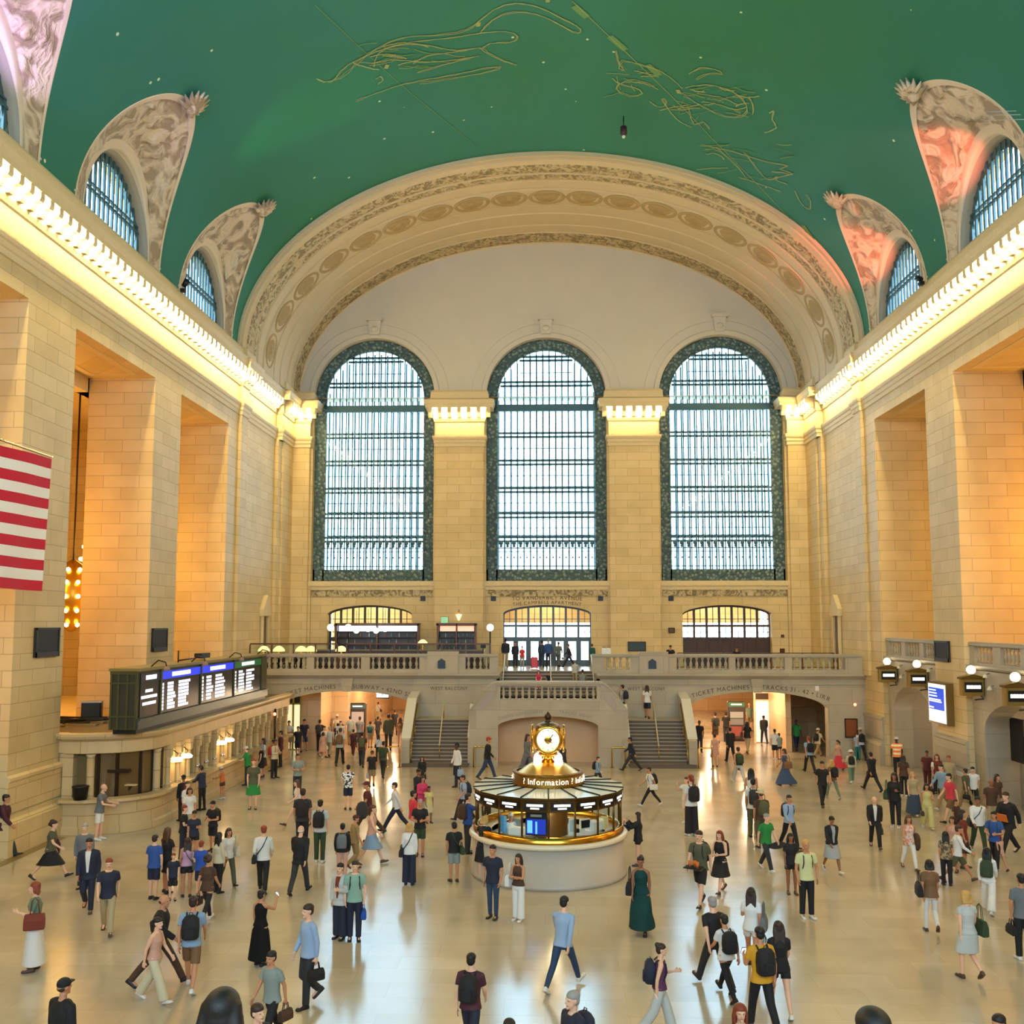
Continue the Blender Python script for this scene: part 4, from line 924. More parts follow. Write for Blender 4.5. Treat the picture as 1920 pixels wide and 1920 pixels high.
for i, (ya, yb2, hc, rows) in enumerate(SCR):
    s_ = bb('screen', BD, (BX1, ya, BZ0+.36, BX1+.03, yb2, BZ1-.08)); s_['label'] = 'black display screen'
    L_ = yb2-ya; hz = BZ1-.38
    m = MB(); m.box(BX1+.03-OX, ya-OY, hz-OZ, BX1+.035-OX, yb2-OY, BZ1-.1-OZ); m.build('header_strip', mat('hd_'+hc[1:], hc, .4, emit=hc, es=1.0 if rows else .1), s_)
    m = MB(); m.box(BX1+.035-OX, ya+L_*.25-OY, hz+.07-OZ, BX1+.04-OX, ya+L_*(.72 if rows else .8)-OY, BZ1-.16-OZ); m.build('header_text_line', mat('screen_white', '#ffffff', .5, emit='#e6e4ff', es=1.3), s_)
    m = MB(); r = random.Random(i)
    if not rows:
        for z, a, b in ((4.62, .25, .62), (4.42, .05, .85), (4.2, .12, .8)): m.box(BX1+.03-OX, ya+L_*a-OY, z-OZ, BX1+.035-OX, ya+L_*b-OY, z+.1-OZ)
    for k in range(rows):
        z = hz-.17-k*(hz-BZ0-.55)/rows
        for a, b in ((.02, .06), (.15, .15+r.choice((.14, .18, .2))), (.42, .42+r.choice((.2, .26, .3)))): m.box(BX1+.03-OX, ya+L_*a-OY, z-.05-OZ, BX1+.035-OX, ya+L_*b-OY, z+.045-OZ)
    m.build('timetable_lines', MATS['screen_white'], s_)
    m = MB(); m.box(BX1-OX, yb2-OY-.0, BZ0+.33-OZ, BX1+.07-OX, yb2+.12-OY, BZ1-OZ); m.build('mullion', BG, o)
for k, y in enumerate((33.2, 37.0, 41.5, 45.6)):   # gooseneck lamps over the board
    m = MB(); m.tube([(BX1-.1-OX, y-OY, BZ1+.1-OZ), (BX1+.15-OX, y-OY, BZ1+.32-OZ), (BX1+.4-OX, y-OY, BZ1+.25-OZ), (BX1+.45-OX, y-OY, BZ1+.08-OZ)], .025); a = m.build('gooseneck_lamp', BRONZE, o)
    MB().lathe([(.03, .1), (.1, .02), (.12, -.06)], (BX1+.45-OX, y-OY, BZ1+.02-OZ), 12).build('lamp_shade', mat('lamp_pinkish', '#8a6a62', .4), a)
# clutter on the roof: black box, cables and trays
p = on(172, 1345, 2, 3.35); o = empty('roof_equipment_box', (p.x, p.y, 3.2), .3, 'dark equipment box standing on the ticket office roof', 'box')
MB().bevbox(-.35, -.3, .1, .35, .3, .75, .04).build('box_body', mat('green_black', '#23261a', .5), o); MB().box(-.36, -.31, .72, .36, .31, .77).build('box_lid', STEEL, o)
o = empty('cable_tray', (p.x-.3, p.y-.8, 3.2), 0, 'tangle of cables and pale trays on the ticket office roof', 'cable tray'); a = MB(); rr = random.Random(5)
for k in range(3): MB().box(-1.4, -.8+k*.6, 0, 1.2, -.55+k*.6, .06+.02*k).build('tray', mat('tray_pale', '#9a8a5c', .5), o)
for k in range(7): a.tube([(rr.uniform(-1.5, 1.2), rr.uniform(-.9, 1), rr.uniform(.06, .2)) for _ in range(5)], .03, 6)
a.build('cables', mat('dark_cable', '#25200f', .6), o)
o = empty('security_camera', (XF-.1, 34.5, 5.45), 0, 'black camera box on a thin bar above the departure board', 'camera'); 
p = on(379, 1243, 0, XF-.4); o.location = (p.x, p.y, 5.4); MB().box(-.15, -.5, .12, .15, .5, .32).build('camera_body', BLACK, o); MB().tube([(0, -2.6, .12), (0, 0, .16)], .03).build('bar', BRONZE, o); MB().tube([(0, -2.6, 0), (0, -2.6, .5)], .03).build('post', BRONZE, o)
o = empty('red_warning_light', tuple(on(515, 1339, 0, XF+.35)), 0, 'small glowing red light at the far end of the ticket windows', 'warning light'); MB().ball((0, 0, 0), .08, 10).build('lens', MATS['red_glow'], o); MB().tube([(0, .1, -1.9), (0, .1, .25)], .05).build('post', BRONZE, o)
# ================================================================= RIGHT WALL: track gates
mb = MB(); xg = XR+.25
for a, b in [(22.6, 29.2), (32.3, 39.2), (42.1, 48.6)]:
    c = (a+b)/2+(.3 if a > 40 else 0); hw = 2.3 if a > 40 else 2.5
    wallmb(a, b, 0, 5.2, [(c-hw, c+hw, 0, circtop(c, hw, 1.7) if False else segtop(c, hw, 2.9, 1.1))], 0, xg, .9, mb=mb)
    # deep niche behind arch
    mb.box(xg+4.2, a-.5, 0, xg+4.5, b+.5, 5.2); mb.box(xg+.9, a-.5, 4.3, xg+4.5, b+.5, 5.0); mb.box(xg+.9, c-hw-.6, 0, xg+4.3, c-hw-.3, 4.4); mb.box(xg+.9, c+hw+.3, 0, xg+4.3, c+hw+.6, 4.4)
gw = S(mb.build('wall_gates', GREY))
mb = MB()
for a, b in [(22.6, 29.2), (32.3, 39.2), (42.1, 48.6)]: mb.prism([(xg, 5.12), (xg-.12, 5.14), (xg-.22, 5.22), (xg-.22, 5.3), (xg+.5, 5.3), (xg+.5, 5.12)], 1, a, b)
S(mb.build('gate_cornice', GREY, gw))
mb = MB(); mb.box(xg, 22, 5.1, XR+PT+8.8, 51, 5.25)
S(mb.build('floor_gallery', GREY))
balustrade(42.12, 48.58, xg+.1, 5.25, [(42.5, 43.9), (44.4, 46.1), (46.6, 48.2)], 'gallery balustrade between far right pier and the corner', ax=1, h=.95)
balustrade(32.32, 39.18, xg+.1, 5.25, [(32.8, 34.5), (35.1, 36.6), (37.2, 38.8)], 'gallery balustrade nearer than the far right pier', ax=1, h=.95)
# near the left: rear gallery floor behind the piers
mb = MB(); mb.box(XL-PT-8.8, 22, 2.9, XL-.3, 51, 3.1); S(mb.build('floor_left_gallery', STONE))
# wall plaques on the piers
def sideplaque(x0, y0, x1, y1, X, sx, label):
    p, q = on(x0, y0, 0, X), on(x1, y1, 0, X); o = empty('pier_plaque', (X, (p.y+q.y)/2, min(p.z, q.z)), 0, label, 'plaque'); w, h = abs(p.y-q.y)/2, abs(p.z-q.z)
    MB().box(0, -w, 0, -sx*.08, w, h).build('plate', mat('black_plaque', '#100f0b', .6, 0), o)
    a = MB(); a.box(-sx*.08, -w, 0, -sx*.1, -w+.07, h); a.box(-sx*.08, w-.07, 0, -sx*.1, w, h); a.box(-sx*.08, -w, h-.07, -sx*.1, w, h); a.box(-sx*.08, -w, 0, -sx*.1, w, .16); a.build('plate_border', mat('plaque_border', '#2c281c', .4, .3), o); return o
sideplaque(64, 1177, 106, 1230, XL, -1, 'large black plaque on the nearer left pier'); sideplaque(284, 1178, 310, 1220, XL, -1, 'black plaque on the farther left pier'); sideplaque(1755, 1201, 1783, 1242, XR, 1, 'dark green black plaque on the right pier between balustrades')
# blue and white information screen on the pier
p, q = on(1750, 1286, 0, XR-.1), on(1784, 1352, 0, XR-.1)
o = empty('information_screen', (XR, (p.y+q.y)/2, 2.85), 0, 'tall bright blue and white information screen on the right pier', 'screen'); w = abs(p.y-q.y)/2; h = 1.55
MB().box(0, -w-.08, -.08, -.3, w+.08, h+.08).build('casing', mat('screen_bronze', '#7a6336', .4, .4), o)
MB().box(-.3, -w, 0, -.32, w, h).build('display', mat('disp_white', '#ffffff', .5, emit='#f4f8ff', es=1.1), o)
a = MB()
a.box(-.32, -w+.1, .5, -.33, w-.06, 1.4); a.build('display_panel', mat('disp_blue', '#1746c8', .5, emit='#1746c8', es=1.0), o)
a = MB()
for z, l in ((1.3, .55), (1.18, .6), (1.06, .62), (.92, .9), (.84, .95), (.58, .35)): a.box(-.33, w-.1-l*1.4*w/.9, z-.025, -.335, w-.08, z+.025)
a.build('display_text_lines', mat('disp_line', '#ffffff', .5, emit='#ffffff', es=1.1), o)
# gate lanterns
for i, (x, y, yy) in enumerate([(1664, 1266, 47.3), (1720, 1273, 43.6), (1822, 1288, 38.2), (1905, 1305, 34.6)]):
    X = XR-.35; p = on(x, y, 1, yy); s_ = ['farthest', 'second farthest', 'second nearest', 'nearest'][i]
    o = empty('gate_lantern', (p.x, yy, p.z), 0, 'brass framed gate sign with globe lamp on the right wall, %s of four' % s_, 'sign', 'gate signs along the right wall'); w, h = .43, .33
    MB().bevbox(-w, -.14, -h, w, .14, h, .04).build('sign_frame', mat('aged_brass', '#a08648', .35, .8), o)
    a = MB(); a.box(-w-.04, -.18, h-.03, w+.04, .18, h+.04); a.prism([(-w-.04, h+.04), (w+.04, h+.04), (0, h+.17)], 1, -.16, .16); a.build('sign_pediment', mat('brown_brass', '#7a5d28', .35, .8), o)
    MB().box(-w+.1, -.16, -h+.14, w-.1, -.14, h-.14).build('dark_panel', BLACK, o)
    a = MB(); rr = random.Random(i); u = -w+.17
    while u < w-.18: l = rr.uniform(.05, .12); a.box(u, -.17, -.06, min(u+l, w-.16), -.16, .07); u += l+.02
    a.build('gate_lettering', WHITEGLOW, o)
    MB().ball((0, 0, h+.32), .17, 14).build('globe', GLOBE, o); MB().lathe([(.05, h+.1), (.1, h+.17)], n=12).build('globe_collar', BRONZE, o)
    MB().tube([(w-.1, 0, -h), (w+.0, 0, -h-.12), (.1, 0, -h-.16)], .03).build('scroll_bracket', BRONZE, o); a = MB(); a.box(0, -.05, -.1, XR+.3-p.x, .05, .1); a.build('wall_arm', BRONZE, o)
# spot lamps on gallery edge and dark screen in nearer arch
for i, (x, y) in enumerate([(1689, 1248), (1693, 1266), (1745, 1254), (1852, 1264), (1860, 1287)]):
    p = on(x, y, 0, xg-.05); o = empty('spot_fitting', (xg, p.y, p.z), 0, 'small pale spotlight fitting below the right gallery, %s from the far end' % ['first', 'second', 'third', 'fourth', 'fifth'][i], 'spotlight'); MB().lathe([(.03, .0), (.07, -.06), (.1, -.14)], (-.14, 0, 0), 12).build('lamp_head', mat('spot_cream', '#efe2c0', .4), o); MB().tube([(0, 0, .02), (-.14, 0, .0)], .025).build('stem', STEEL, o)
p = on(1854, 1389, 0, XR+.6); o = empty('dark_display_panel', (XR+1.2, 37.55, 1.75), 0, 'tall blank black display panel in the nearer right archway', 'display'); MB().bevbox(-.1, -.52, 0, .06, .52, 1.6, .02).build('screen', BLACK, o); MB().box(0, -.06, -1.75, .06, .06, 0).build('post', STEEL, o)
for k, (y, s_) in enumerate(((43.0, 'farther'), (33.8, 'nearer'))):
    o = empty('stone_corbel', (xg+1.2, y+.3, 3.1), 0, 'lit curved stone corbel inside the %s right archway' % s_, 'corbel'); MB().prism([(-.6, 0), (.6, 0), (.5, .3), (.2, .55), (-.2, .55), (-.5, .3)], 0, -.3, .5).build('corbel_block', TIM, o)
    l = bpy.data.lights.new('arch_light', 'POINT'); l.energy = 110; l.color = (1, .74, .45); l.shadow_soft_size = .2; q = bpy.data.objects.new('arch_light', l); col.objects.link(q); q.location = (xg+2.2, y+1.8, 3.2)
l = bpy.data.lights.new('arch_light', 'POINT'); l.energy = 110; l.color = (1, .74, .45); l.shadow_soft_size = .2; q = bpy.data.objects.new('arch_light', l); col.objects.link(q); q.location = (xg+2.2, 26.5, 3.2)
# ================================================================= CHANDELIERS in the aisles
def chandelier(x, y, z, label, s=1.0):
    o = empty('chandelier', (x, y, z), 0, label, 'chandelier', 'melon-shaped chandeliers in the side aisles')
    MB().tube([(0, 0, 1.6*s), (0, 0, ZO+.4-z)], .04).build('chain', BRONZE, o)
    MB().lathe([(.1, -1.5*s), (.5, -1.2*s), (.85, -.6*s), (1.0, 0), (.85, .7*s), (.5, 1.3*s), (.1, 1.6*s)], n=20).build('gilt_body', mat('gilt', '#b98a2e', .3, .9), o)
    for i, (zz, r) in enumerate(((-1.2, .62), (-.6, .95), (0, 1.1), (.6, .98), (1.15, .66))):
        b = MB()
        n = 14 if r > .8 else 9
        for k in range(n): a = 2*PI*k/n; b.ball((r*math.cos(a), r*math.sin(a), zz*s), .1, 6)
        b.build('bulb_ring', mat('chandelier_bulb', '#ffffff', .5, emit='#ffcf70', es=26), o)
    return o
chandelier(-20.35, 41.3, 8.05, 'glowing tiered chandelier seen between the left piers')
chandelier(XR+5.4, 38.2, 10.2, 'glowing tiered chandelier at the right edge, seen past the right pier')
chandelier(XR+5.4, 45.4, 10.2, 'glowing tiered chandelier hidden in the far right aisle bay'); chandelier(-21.4, 46.6, 10, 'glowing tiered chandelier in the far left aisle bay'); chandelier(-21.4, 27, 10, 'glowing tiered chandelier in the near left aisle bay')
for x, y, z in [(-21.2, 45.4, 10), (-21.2, 35.8, 10), (-21.2, 26, 10), (21.9, 45.4, 10), (21.9, 35.8, 10), (21.9, 26, 10)]:
    l = bpy.data.lights.new('chandelier_light', 'POINT'); l.energy = 950; l.color = (1, .46, .07); l.shadow_soft_size = .9; q = bpy.data.objects.new('chandelier_light', l); col.objects.link(q); q.location = (x, y, z)
# tall dark windows on the left aisle back wall
mb = MB(); xo = XL-11.5
for y in (42.5, 44.5, 46.6, 48.6): mb.box(xo+.02, y, 9.2, xo-.05+.1, y+1.3, 12.6); mb.box(xo+.02, y, 13.2, xo+.06, y+1.3, 16.2); mb.box(xo+.02, y, 5.6, xo+.06, y+1.3, 8.6)
S(mb.build('aisle_windows', mat('night_glass', '#2a1a10', .2), wl))
mb = MB()
for z in (5.4, 8.7, 9.0, 12.7, 13.0, 16.3): mb.box(xo, 30, z, xo+.3, 50, z+.14)
S(mb.build('aisle_ledge', TIM, wl))
# ================================================================= FLAG
def flag():
    W = 6.6; Hh = 3.75; n, m = 60, 65
    o = empty('hanging_flag', (-14.5, 27.85-W/2, 8.05), PI/2, 'large red and white striped flag with starred blue canton hanging at the left edge', 'flag')
    mb = MB(); rows = []
    for j in range(m+1):
        row = []
        for i in range(n+1):
            u, v = i/n, j/m; x = -W/2+W*u; z = Hh*(1-v)
            z += -.10*math.sin(PI*u)-.10*u*u*(.3+1.5*v) ; x -= .16*v*u*u; y = .05*math.sin(u*14+v*2)+.05*math.sin(u*5-v*3)
            row.append((x, y, z))
        rows.append(row)
    f = []; v = sum(rows, []); mi = []
    mb.v = v
    for j in range(m):
        for i in range(n):
            a = j*(n+1)+i; mb.f.append((a, a+n+1, a+n+2, a+1)); st = int(j/m*13); canton = i/n < .4 and st < 7
            mb.m.append(2 if canton else st % 2); mb.sm.append(True)
    mb.build('flag_cloth', [mat('flag_red', '#c8102e', .8), mat('flag_white', '#f4efe8', .8), mat('flag_blue', '#22306a', .8)], o)
    s_ = MB()
    for r_ in range(9):
        for c_ in range(6 if r_ % 2 == 0 else 5):
            cx_, cz_ = -W/2+W*.4*(c_+.5+(0 if r_ % 2 == 0 else .5))/6, Hh*(1-(7/13)*(r_+.5)/9)-.05; pts = []
            for k in range(10): a = PI/2+k*PI/5; q = .09 if k % 2 == 0 else .036; pts.append((cx_+q*math.cos(a), -.12, cz_+q*math.sin(a)))
            s_.add(pts, [tuple(range(10))])
    s_.build('stars', MATS['flag_white'], o)
    MB().tube([(-W/2, 0, Hh+.05), (W/2, 0, Hh+.02)], .035).build('flag_pole', BRASS, o)
    a = MB(); a.tube([(-W/2, 0, Hh+.05), (-W/2, 0, 20)], .012); a.build('hanging_line', BLACK, o)
flag()
# thin white cables across the top right
o = empty('rigging_cable', tuple(on(1845, 210, 0, XR-1.5)), 0, 'thin pale cables stretched near the upper right edge', 'cable'); a = MB()
for k, (y0, y1) in enumerate(((210, 205), (216, 214), (226, 222))):
    p, q = on(1845, y0, 1, 33), on(1990, y1, 1, 31); a = MB(); a.tube([p-o.location, q-o.location], .012, 5); a.build('cable', mat('pale_cable', '#b9c6cf', .5), o)
# stage lights on the cornice giving the coloured wash on the lunettes
def fixture(x, y, z, tx, ty, tz, c, e, ang, label):
    o = empty('stage_light', (x, y, z), 0, label, 'stage light', 'stage lights on the cornice'); d = Vector((tx-x, ty-y, tz-z)).normalized()
    MB().tube([(0, 0, 0), tuple(d*.35)], [.1, .14], 10).build('lamp_housing', BLACK, o); MB().box(-.1, -.1, -.25, .1, .1, -.1).build('clamp', BLACK, o)
    l = bpy.data.lights.new('stage_lamp', 'SPOT'); l.energy = e; l.color = c; l.spot_size = ang; l.spot_blend = .6; l.shadow_soft_size = .15; q = bpy.data.objects.new('stage_lamp', l); col.objects.link(q); q.location = (x, y, z)
    q.location = Vector((x, y, z))+d*.4; q.rotation_euler = d.to_track_quat('-Z', 'Y').to_euler()
for c in BAYS[1:3]: fixture(XR-.5, c-4.6, 21.5, XR-.9, c+1.5, 24.8, (1, .16, .1), 5200, .5, 'black stage light with red beam on the right cornice near y %d' % c if False else 'black stage light on the right cornice')
fixture(XL+.5, 22.0, 21.5, XL+1.5, 28.5, 26, (.6, .4, 1), 3500, .9, 'black stage light on the left cornice'); fixture(XL+.5, 40.6, 21.5, XL+4, 40.8, 27, (.1, 1, .35), 1100, .5, 'black stage light on the left cornice')
# ================================================================= INFORMATION BOOTH
bx, by = .1, 28.15
o = empty('information_booth', (bx, by, 0), 0, 'round marble and brass information booth in the middle of the hall', 'booth')
CREAM = mat('booth_marble', '#aaa498', .4, bump=.05, bscale=30, vary=.06, vscale=10); GB = mat('polished_brass', '#c8963a', .22, 1.0); DB = mat('smoked_brass', '#5b421c', .3, .8)
MB().lathe([(2.2, 0), (2.2, .1), (2.14, .14), (2.14, 1.02)], n=64).build('base_drum', CREAM, o)
MB().lathe([(1.6, 1.02), (2.18, 1.02), (2.24, 1.06), (2.24, 1.12), (2.2, 1.16), (1.6, 1.16)], n=64, cap=False).build('counter_ring', mat('counter_cream', '#d8ccb0', .25), o)
MB().lathe([(2.12, 1.16), (2.12, 1.3), (2.05, 1.34), (1.95, 1.34), (1.95, 1.16)], n=64, cap=False).build('brass_sill', GB, o)
NB = 18; RB = 2.05
pst = MB(); 
for k in range(NB):
    a = 2*PI*k/NB-PI/2; x, y = RB*math.cos(a), RB*math.sin(a); MB().tube([(x, y, 1.16), (x, y, 2.28)], .03, 6).build('window_post', DB, o)
def ringpoly(r): return [(r*math.cos(2*PI*k/NB-PI/2), r*math.sin(2*PI*k/NB-PI/2)) for k in range(NB)]
P_ = ringpoly(RB); m = MB(); m.grid([[(x, y, 1.34) for x, y in P_], [(x, y, 2.0) for x, y in P_]], 0, False, True); m.build('window_glass', GLASS, o)
P2 = ringpoly(RB+.02); m = MB(); m.rings([[(x*1.0, y*1.0, 1.98) for x, y in P2], [(x*1.01, y*1.01, 2.28) for x, y in P2], [(x*1.03, y*1.03, 2.3) for x, y in P2], [(x*1.03, y*1.03, 2.36) for x, y in P2]], 0, False, False); m.build('sign_fascia', DB, o)
for k in range(NB):
    a = 2*PI*(k+.5)/NB-PI/2
    if math.sin(a) > .45: continue
    nrm = Vector((math.cos(a), math.sin(a), 0)); tn = Vector((-math.sin(a), math.cos(a), 0)); rad = (RB+.035)*math.cos(PI/NB)
    m = MB(); q = MB(); rr = random.Random(k)
    def pl(mb, u0, u1, z0, z1, off, mi=0):
        b = nrm*(rad+off); mb.add([tuple(b+tn*u0+Vector((0, 0, z0))), tuple(b+tn*u1+Vector((0, 0, z0))), tuple(b+tn*u1+Vector((0, 0, z1))), tuple(b+tn*u0+Vector((0, 0, z1)))], [(0, 1, 2, 3)], mi)
    pl(m, -.3, .3, 2.04, 2.24, .025); pl(q, -.22, .22, 2.14, 2.2, .035); pl(q, -.12, .12, 2.07, 2.11, .035)
    f = m.build('sign_panel', BLACK, o); q.build('sign_lettering', WHITEGLOW, f)
# glass roof with dark radial bars
m = MB(); PR = ringpoly(RB+.09); PI_ = ringpoly(.98); m.grid([[(x, y, 2.36) for x, y in PR], [(x, y, 2.42) for x, y in PI_]], 0, False, True); m.build('roof_panes', mat('roof_milk_glass', '#dfe4dc', .2, spec=.8), o)
m = MB()
for (x, y), (u, v) in zip(PR, PI_): m.tube([(x, y, 2.375), (u, v, 2.435)], .02, 5)
m.build('roof_bars', BLACK, o)
m = MB(); m.lathe([(1.0, 2.36), (1.02, 2.4), (1.0, 2.5), (.98, 2.56), (.98, 2.72), (1.03, 2.76), (.9, 2.78)], n=48, cap=False); m.build('drum_ring', mat('drum_brass', '#7c5a22', .3, .9, bump=.4, bscale=25), o)
MB().lathe([(.99, 2.7), (.85, 2.74), (.55, 2.95), (.4, 3.02)], n=40).build('dome', mat('dome_gold', '#d9b25c', .3, .9), o)
# Information lettering round the drum
def ringtext(s, a0, r, z, size, par, m_):
    mb = MB(); adv = [(.3 if ch == ' ' else glyph(ch)[2]+.1)*size for ch in s]; tot = sum(adv); u = -tot/2
    for ch, ad in zip(s, adv):
        if ch != ' ':
            vs, fs, w = glyph(ch); pts = []
            for vx, vz, _ in vs: th = a0+(u+vx*size)/r; pts.append((r*math.cos(th), r*math.sin(th), z+vz*size))
            mb.add(pts, fs)
        u += ad
    mb.build('ring_lettering', m_, par)
LT = mat('lit_lettering', '#ffffff', .5, emit='#fff4d0', es=3)
dr = [c for c in o.children if c.name.startswith('drum_ring')][0]
for a in (-90, -10, 70, 150): ringtext('Information', math.radians(a), 1.035, 2.53, .22, dr, LT)
for a in (-50, -130, 30, 110): ringtext('?', math.radians(a), 1.035, 2.53, .22, dr, LT)
# lamps on the dome
for k in range(4):
    a = PI/4+k*PI/2; x, y = .42*math.cos(a), .42*math.sin(a)
    g = MB().ball((x, y, 3.05), .13, 14, sq=(.9, .9, 1.4)).build('globe_lamp', mat('booth_globe', '#ffffff', .5, emit='#ffe9b8', es=11), o)
    MB().lathe([(.07, 2.83), (.1, 2.88)], (x, y, 0), 10).build('lamp_collar', GB, g)
# clock standing on the booth
ck = empty('four_faced_clock', (bx, by, 2.98), 0, 'golden four-faced ball clock on top of the information booth', 'clock')
def cz(z): return z-2.98
MB().lathe([(.4, cz(2.99)), (.28, cz(3.02)), (.14, cz(3.1)), (.12, cz(3.16)), (.24, cz(3.2)), (.3, cz(3.24)), (.16, cz(3.28))], n=24).build('clock_base', GB, ck)
m = MB(); prof = [(.16, 3.24), (.24, 3.27), (.36, 3.36), (.44, 3.5), (.47, 3.68), (.44, 3.86), (.36, 4.0), (.24, 4.09), (.12, 4.14)]
rows = []
for r, z in prof:
    rows.append([(r*((.93+.09*abs(math.cos(2*a)))*math.cos(a)), r*((.93+.09*abs(math.cos(2*a)))*math.sin(a)), cz(z)) for a in [2*PI*k/48+PI/4 for k in range(48)]])
m.rings(rows); m.build('clock_case', GB, ck)
MB().lathe([(.14, cz(4.12)), (.05, cz(4.17)), (.09, cz(4.24)), (.1, cz(4.3)), (.05, cz(4.38)), (.0, cz(4.44))], n=16).build('acorn_finial', BRONZE, ck)
MB().lathe([(.38, cz(3.98)), (.3, cz(4.07)), (.13, cz(4.14))], n=24).build('clock_cap', mat('cap_bronze', '#7d6a48', .35, .8), ck)
for k in range(4):
    f = MB().lathe([(0, -.46), (.31, -.46), (.32, -.43)], n=36, ax='y').xf(Matrix.Rotation(k*PI/2, 4, 'Z') @ Matrix.Translation((0, 0, cz(3.68)))).build('clock_face', mat('opal_face', '#ffffff', .4, emit='#ffe9b0', es=.85), ck)
    MB().lathe([(.33, -.47), (.38, -.48), (.4, -.42), (.33, -.42)], n=36, ax='y', cap=False).xf(Matrix.Rotation(k*PI/2, 4, 'Z') @ Matrix.Translation((0, 0, cz(3.68)))).build('bezel', GB, f)
    Mx = Matrix.Rotation(k*PI/2, 4, 'Z') @ Matrix.Translation((0, -.475, cz(3.68)))
    h = MB(); h.add([(-.013, 0, -.03), (.013, 0, -.03), (.15, 0, .15), (.135, 0, .165)], [(0, 1, 2, 3)]); h.xf(Mx); h.build('minute_hand', BLACK, f)
    h = MB(); h.add([(-.02, 0, .02), (.0, 0, -.02), (.12, 0, -.09), (.12, 0, -.07)], [(0, 1, 2, 3)]); h.xf(Mx); h.build('hour_hand', BLACK, f)
    for t in range(12): h = MB(); a = t*PI/6; h.add([(.25*math.sin(a)-.008, 0, .25*math.cos(a)), (.25*math.sin(a)+.008, 0, .25*math.cos(a)), (.29*math.sin(a)+.008, 0, .29*math.cos(a)), (.29*math.sin(a)-.008, 0, .29*math.cos(a))], [(0, 1, 2, 3)]); h.xf(Mx); h.build('hour_mark', BRONZE, f)
l = bpy.data.lights.new('booth_light', 'POINT'); l.energy = 60; l.color = (1, .8, .5); l.shadow_soft_size = .3; q = bpy.data.objects.new('booth_light', l); col.objects.link(q); q.location = (bx, by-1.1, 2.2)
l = bpy.data.lights.new('booth_light', 'POINT'); l.energy = 50; l.color = (1, .8, .5); l.shadow_soft_size = .3; q = bpy.data.objects.new('booth_light', l); col.objects.link(q); q.location = (bx, by+.9, 2.2)
# inside the booth: core, monitors, papers, clerk
MB().lathe([(.55, .05), (.55, 2.36)], n=20).build('inner_core', mat('core_brown', '#6a4a1e', .4, .4), o)
def boxin(nm, a, r, z, w, d, h, m_, label, cat, parts=(), rz=0):
    an = math.radians(a)-PI/2; e = empty(nm, (bx+r*math.cos(an), by+r*math.sin(an), z), math.radians(a)+rz, label, cat); MB().bevbox(-w/2, -d/2, 0, w/2, d/2, h, .012).build('casing', m_, e)
    for n_, x0, y0, z0, x1, y1, z1, mm in parts: MB().box(x0, y0, z0, x1, y1, z1).build(n_, mm, e)
    return e
scn = mat('blue_screen', '#102060', .3, emit='#1c3cc0', es=.9); scl = mat('screen_cyan', '#60a8ff', .3, emit='#6fb4ff', es=1.2)
boxin('timetable_screen', -10, 1.86, 1.36, .58, .05, .6, BLACK, 'black framed timetable screen with blue rows inside booth window', 'screen', [('display', -.26, -.03, .03, .26, -.026, .42, scn), ('display_rows', -.24, -.034, .06, -.1, -.03, .38, scl), ('display_rows', -.02, -.034, .04, .03, -.03, .36, scl), ('display_header', -.15, -.034, .48, .15, -.03, .54, STEEL)])
wp = mat('white_paper', '#e9e6dc', .6)
boxin('notice_stand', 20, 1.84, 1.36, .2, .04, .42, wp, 'tall white notice stand inside booth right of the screen', 'notice', [('print', -.08, -.026, .08, .08, -.021, .38, mat('print_grey', '#b7bdb8', .6))])
boxin('paper_stack', -27, 1.86, 1.34, .42, .2, .2, wp, 'white paper stack inside booth left of the screen', 'papers'); boxin('computer_monitor', 38, 1.6, 1.42, .36, .06, .26, mat('beige_plastic', '#d8d0bc', .5), 'beige computer monitor inside the right of the booth', 'monitor', [('display', -.15, -.035, .03, .15, -.03, .23, BLACK)])
boxin('printer', 50, 1.6, 1.34, .4, .3, .24, wp, 'white printer inside the right end of the booth', 'printer'); boxin('file_box', 62, 1.7, 1.34, .3, .2, .3, mat('cream_card', '#e2d3a0', .6), 'cream file box at far right inside booth', 'box'); boxin('blue_leaflet_rack', -44, 1.8, 1.34, .24, .1, .42, mat('leaflet_blue', '#4b8fb8', .5, emit='#3f86b8', es=.2), 'pale blue leaflet rack inside the left of the booth', 'rack')
boxin('desk_phone', 28, 1.5, 1.34, .2, .2, .1, BLACK, 'black desk phone inside booth behind the notice stand', 'telephone'); boxin('computer_monitor', -36, 1.45, 1.36, .34, .06, .3, mat('grey_plastic', '#8f948f', .5), 'grey computer monitor at left inside booth', 'monitor')
# ================================================================= BALCONY RESTAURANT
WOOD = mat('rail_wood', '#5a3418', .4)
def railrun(x0, x1, y, label, n):
    o = empty('dining_rail', ((x0+x1)/2, y, ZB), 0, label, 'railing'); w = (x1-x0)/2
    MB().box(-w, -.05, 1.5, w, .05, 1.58).build('top_rail', WOOD, o); MB().box(-w, -.03, .2, w, .03, .26).build('bottom_rail', WOOD, o)
    MB().box(-w, -.01, .26, w, .01, 1.5).build('glass_screen', GLASS, o)
    for k in range(n+1): MB().box(-w+2*w*k/n-.035, -.045, 0, -w+2*w*k/n+.035, .04, 1.5).build('post', WOOD, o)
    return o
xs = [on(x, 1210, 1, 52.2).x for x in (468, 632, 700, 918)]
railrun(xs[0], xs[1], 52.3, 'brown railing round the dining tables at the left of the balcony', 4); railrun(xs[1]+.5, xs[3], 52.3, 'brown railing before the bar on the balcony', 6)
